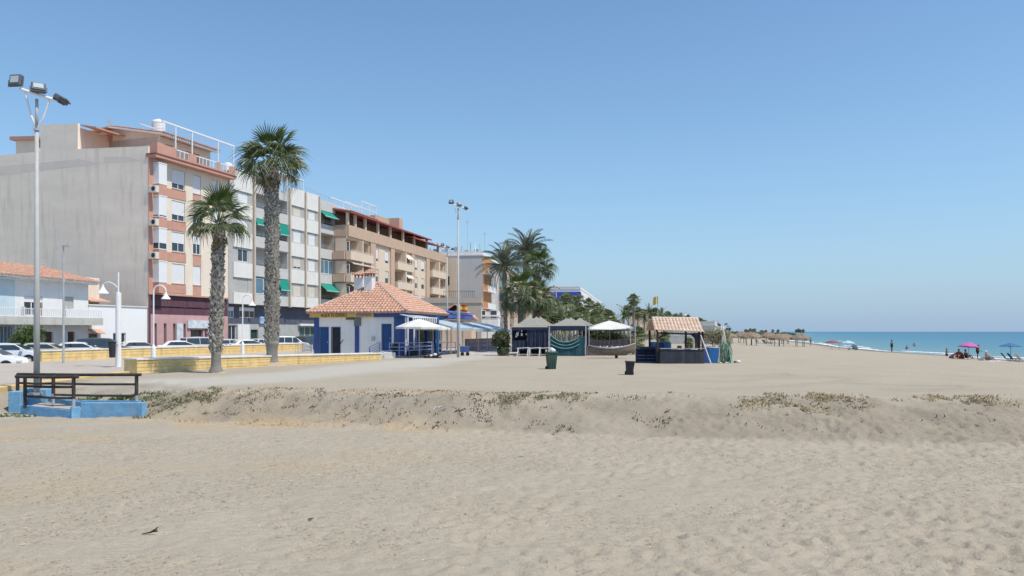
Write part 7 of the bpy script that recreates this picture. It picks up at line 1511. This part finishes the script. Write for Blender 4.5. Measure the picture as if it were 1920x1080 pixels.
def person(label, x, y, z, H, pose, skin, hair=m_hair, shorts=m_cloth, top=None, rz=0):
    """joints given as fractions of the standing height; one continuous skinned body"""
    t = thing('person', label, 'person', (x, y, z), rz)
    J = dict(pel=(0, 0, .52), ch=(0, 0, .70), nk=(0, 0, .825), hd=(0, -.01, .885), ht=(0, -.01, .955), sl=(-.10, 0, .80), sr=(.10, 0, .80), el_=(-.145, 0, .63), er=(.145, 0, .63), wl=(-.15, -.03, .49), wr=(.15, -.03, .49), fl_=(-.15, -.04, .42), fr=(.15, -.04, .42),
             hl=(-.055, 0, .50), hr=(.055, 0, .50), kl=(-.06, -.01, .285), kr=(.06, -.01, .285), al=(-.06, .01, .04), ar=(.06, .01, .04), tl=(-.065, -.08, .015), tr=(.065, -.08, .015))
    J.update(pose); ks = list(J); E = [('pel', 'ch'), ('ch', 'nk'), ('nk', 'hd'), ('hd', 'ht'), ('ch', 'sl'), ('ch', 'sr'), ('sl', 'el_'), ('el_', 'wl'), ('wl', 'fl_'), ('sr', 'er'), ('er', 'wr'), ('wr', 'fr'), ('pel', 'hl'), ('pel', 'hr'), ('hl', 'kl'), ('kl', 'al'), ('al', 'tl'), ('hr', 'kr'), ('kr', 'ar'), ('ar', 'tr')]
    rad = dict(pel=.085, ch=.085, nk=.036, hd=.058, ht=.045, sl=.038, sr=.038, el_=.024, er=.024, wl=.017, wr=.017, fl_=.017, fr=.017, hl=.062, hr=.062, kl=.036, kr=.036, al=.022, ar=.022, tl=.018, tr=.018)
    me_ = bpy.data.meshes.new('body'); me_.from_pydata([tuple(c*H for c in J[k]) for k in ks], [(ks.index(a), ks.index(b_)) for a, b_ in E], []); me_.materials.append(skin)
    o = link('body', me_, t)
    md = o.modifiers.new('skin', 'SKIN')
    sv = me_.skin_vertices[0].data
    for i, k in enumerate(ks): sv[i].radius = (rad[k]*H, rad[k]*H*(.75 if k in ('pel', 'ch') else 1)); sv[i].use_root = (k == 'pel')
    md.use_smooth_shade = True; sb = o.modifiers.new('sub', 'SUBSURF'); sb.levels = sb.render_levels = 1
    hv = Vector(J['ht'])*H; hd = Vector(J['hd'])*H
    if hair: mb = MB(); mb.blob(hd.lerp(hv, .45)+Vector((0, .014*H, .012*H)), (.056*H, .058*H, .062*H), 10, 7); mb.build('hair', hair, t, smooth=True)
    P_ = Vector(J['pel'])*H
    if shorts:
        mb = MB(); mb.tube([P_+Vector((0, 0, .03*H)), P_-Vector((0, 0, .02*H))], [.098*H, .105*H], 12)
        for h_, k_ in (('hl', 'kl'), ('hr', 'kr')): a, b_ = Vector(J[h_])*H, Vector(J[k_])*H; mb.tube([a, a.lerp(b_, .45)], [.072*H, .06*H], 10)
        mb.build('shorts', shorts, t, smooth=True)
    if top: C_ = Vector(J['ch'])*H; mb = MB(); mb.tube([P_+Vector((0, 0, .04*H)), C_, Vector(J['nk'])*H-Vector((0, 0, .03*H))], [.09*H, .098*H, .06*H], 12); mb.build('shirt', top, t, smooth=True)
    return t
def on(px, d): x = gx(px, d); return x, d, max(hz(x, d), SEA-.15)
x, y, z = on(1672, 108); person('standing person in black shorts with folded arms at the water edge', x, y, z, 1.78, dict(el_=(-.15, -.05, .66), wl=(.0, -.13, .68), fl_=(.06, -.13, .69), er=(.15, -.05, .66), wr=(.03, -.14, .65), fr=(-.04, -.13, .66)), m_skin, top=m_bluec, rz=.6)
x, y, z = on(1775, 88); z = SEA-.45; person('dark haired child wading in the sea left of the pink umbrella', x, y, z, 1.45, dict(el_=(-.16, 0, .66), wl=(-.22, -.05, .58), er=(.18, 0, .68), wr=(.27, -.05, .66), fr=(.31, -.05, .67)), m_skin, rz=.5)
x, y, z = on(1520, 140); person('small standing figure right of the rightmost thatched parasol', x, y, z, 1.7, {}, m_skin, top=m_bluec, rz=1.2)
x, y, z = on(1714, 150); person('swimmer standing deep in the sea, nearest to the two splashes', x, y, SEA-.95, 1.7, dict(el_=(-.2, 0, .72), wl=(-.28, 0, .8), fl_=(-.31, 0, .83)), m_skin, shorts=None)
x, y, z = on(1703, 118); person('swimmer in shallow water behind the standing person', x+4, y+8, SEA-.9, 1.6, {}, m_skin, shorts=None)
x, y, z = on(1833, 72); person('person in dark clothes standing under the right edge of the pink umbrella', x, y, z, 1.5, dict(nk=(0.02, -.03, .80), hd=(.03, -.05, .86), ht=(.04, -.06, .93), wl=(-.1, -.2, .55), fl_=(-.08, -.26, .53)), m_skin, top=m_cloth, rz=1.0)
sit = dict(pel=(0, 0, .13), ch=(0, .06, .31), nk=(0, .07, .43), hd=(0, .05, .49), ht=(0, .05, .56), sl=(-.1, .06, .41), sr=(.1, .06, .41), el_=(-.14, -.02, .28), er=(.14, -.02, .28), wl=(-.1, -.14, .24), wr=(.1, -.14, .24), fl_=(-.08, -.2, .25), fr=(.08, -.2, .25), hl=(-.06, 0, .12), hr=(.06, 0, .12), kl=(-.08, -.23, .26), kr=(.08, -.23, .26), al=(-.08, -.38, .05), ar=(.08, -.38, .05), tl=(-.08, -.45, .03), tr=(.08, -.45, .03))
x, y, z = on(1797, 72); person('person in dark red sitting low under the left side of the pink umbrella', x, y, z, 1.65, sit, m_skin, shorts=m_redc, top=m_redc, rz=-.8)
x, y, z = on(1812, 73); person('person sitting in the shade in the middle of the pink umbrella', x, y, z, 1.65, sit, m_skin, top=m_cloth, rz=.4)
x, y, z = on(1851, 68.5); person('sunbather sitting on a towel with a white hat, right of the pink umbrella', x, y, z, 1.6, sit, m_skin2, hair=m_white, shorts=m_bluec, rz=1.3)
x, y, z = on(1600, 116); person('person sitting between the beach tents by the water', x, y, z, 1.6, sit, m_skin, rz=.3)
m_pink = mat('magenta_fabric', (.62, .16, .42), .7, .1, trans=.2); m_ub = mat('blue_fabric', (.08, .17, .36), .7, .1, trans=.15); m_cyan = mat('pale_cyan_fabric', (.5, .66, .74), .7, .08, trans=.2); m_red2 = mat('dull_red_fabric', (.35, .1, .12), .7, .15, trans=.15)
x, y, z = on(1815, 72); pk = parasol('magenta pink beach umbrella with people beneath it', x, y, z, .92, z+1.7, z+1.25, m_pink, valance=.06); pk.rotation_euler = (0, R(5), .2)
x, y, z = on(1895, 70); parasol('blue beach umbrella at the right edge above two reclining chairs', x, y, z, .92, z+1.75, z+1.42, m_ub, valance=.04)
x, y, z = on(1590, 112); parasol('pale cyan and white beach umbrella near the waterline', x, y, z, 1.0, z+1.45, z+1.05, m_cyan, valance=.08)
x, y, z = on(1560, 116); parasol('dull red beach umbrella left of the cyan one', x, y, z, 1.05, z+1.4, z+1.05, m_red2, valance=.08)
x, y, z = on(1573, 118); parasol('grey beach umbrella between the red and the cyan one', x, y, z, 1.0, z+1.45, z+1.1, mat('grey_fabric', (.25, .28, .27), .7, .1), valance=.08)
def tent(label, px, d, w, h, m_):
    x, y, z = on(px, d); t = thing('beach_shelter', label, 'beach shelter', (x, y, z)); mb = MB(); N = 8
    for k in range(N): a0, a1 = math.pi*k/N, math.pi*(k+1)/N; mb.quad((-w/2*math.cos(a0), -.1, h*math.sin(a0)), (-w/2*math.cos(a1), -.1, h*math.sin(a1)), (-w/2*.8*math.cos(a1), .9, h*.5*math.sin(a1)), (-w/2*.8*math.cos(a0), .9, h*.5*math.sin(a0)))
    o = mb.build('shelter_shell', m_, t); s = o.modifiers.new('t', 'SOLIDIFY'); s.thickness = .02; return t
tent('dark red windbreak shelter beside the pink umbrella', 1797, 73.5, 1.1, .75, m_red2); tent('cyan windbreak shelter below the cyan umbrella', 1601, 114, 1.3, .9, m_cyan); tent('white shelter on the sand left of the blue umbrella', 1852, 69.2, .9, .6, m_cnv)
def lounger(label, px, d, m_, rz):
    x, y, z = on(px, d); t = thing('beach_chair', label, 'beach chair', (x, y, z), rz); mb = MB(); mb.slab([(-.3, -.6, .28), (.3, -.6, .28), (.3, .15, .25), (-.3, .15, .25)], .03); mb.build('seat', m_, t); mb = MB(); mb.slab([(-.3, .15, .25), (.3, .15, .25), (.3, .55, .78), (-.3, .55, .78)], .03); mb.build('backrest', m_, t); mb = MB()
    for s in (-.3, .3): mb.obox((s, -.5, .27), (s, .2, 0), .03, .03); mb.obox((s, .2, .3), (s, -.3, 0), .03, .03)
    mb.build('frame', m_steel, t)
lounger('dark reclining beach chair under the blue umbrella, left one', 1890, 69.5, m_cloth, 1.2); lounger('dark reclining beach chair under the blue umbrella, right one', 1902, 69.2, m_bluec, 1.3); lounger('pale beach lounger cut by the right picture edge', 1916, 68.5, m_cnv, 1.5)
def towel(label, px, d, m_, w=.9, l_=1.8, h=.05):
    x, y, z = on(px, d); t = thing('beach_towel', label, 'towel', (x, y, z+.02), .3); mb = MB(); N = 5; v = [(-l_/2+l_*i/N, -w/2+w*j/2, h*random.random()) for i in range(N+1) for j in range(3)]; mb.add(v, [(i*3+j, (i+1)*3+j, (i+1)*3+j+1, i*3+j+1) for i in range(N) for j in range(2)]); o = mb.build('cloth', m_, t); s = o.modifiers.new('t', 'SOLIDIFY'); s.thickness = .02
towel('white towel beside the sunbather near the right edge', 1862, 68.3, m_cnv); towel('pale towel on the sand below the sitting sunbather', 1875, 66.5, m_cnv, .6, 2.4)
for i, px in enumerate((1437, 1446, 1421)): x, y, z = on(px, 150+i*4); t = thing('sun_lounger', ('white sun lounger below the middle thatched parasol', 'second white sun lounger right of the first one', 'pale sun lounger left of the middle thatched parasol')[i], 'sun lounger', (x, y, z), .5+i); mb = MB(); mb.box(-.35, .35, -1, .5, .3, .36); mb.build('seat', m_cnv, t); mb = MB(); mb.slab([(-.35, .5, .36), (.35, .5, .36), (.35, 1.0, .85), (-.35, 1.0, .85)], .05); mb.build('backrest', m_cnv, t); mb = MB(); mb.box(-.32, .32, -.97, .47, .22, .298); [mb.box(a-.03, a+.03, b_-.03, b_+.03, 0, .23) for a in (-.3, .3) for b_ in (-.9, .4)]; mb.build('frame', m_steel, t)
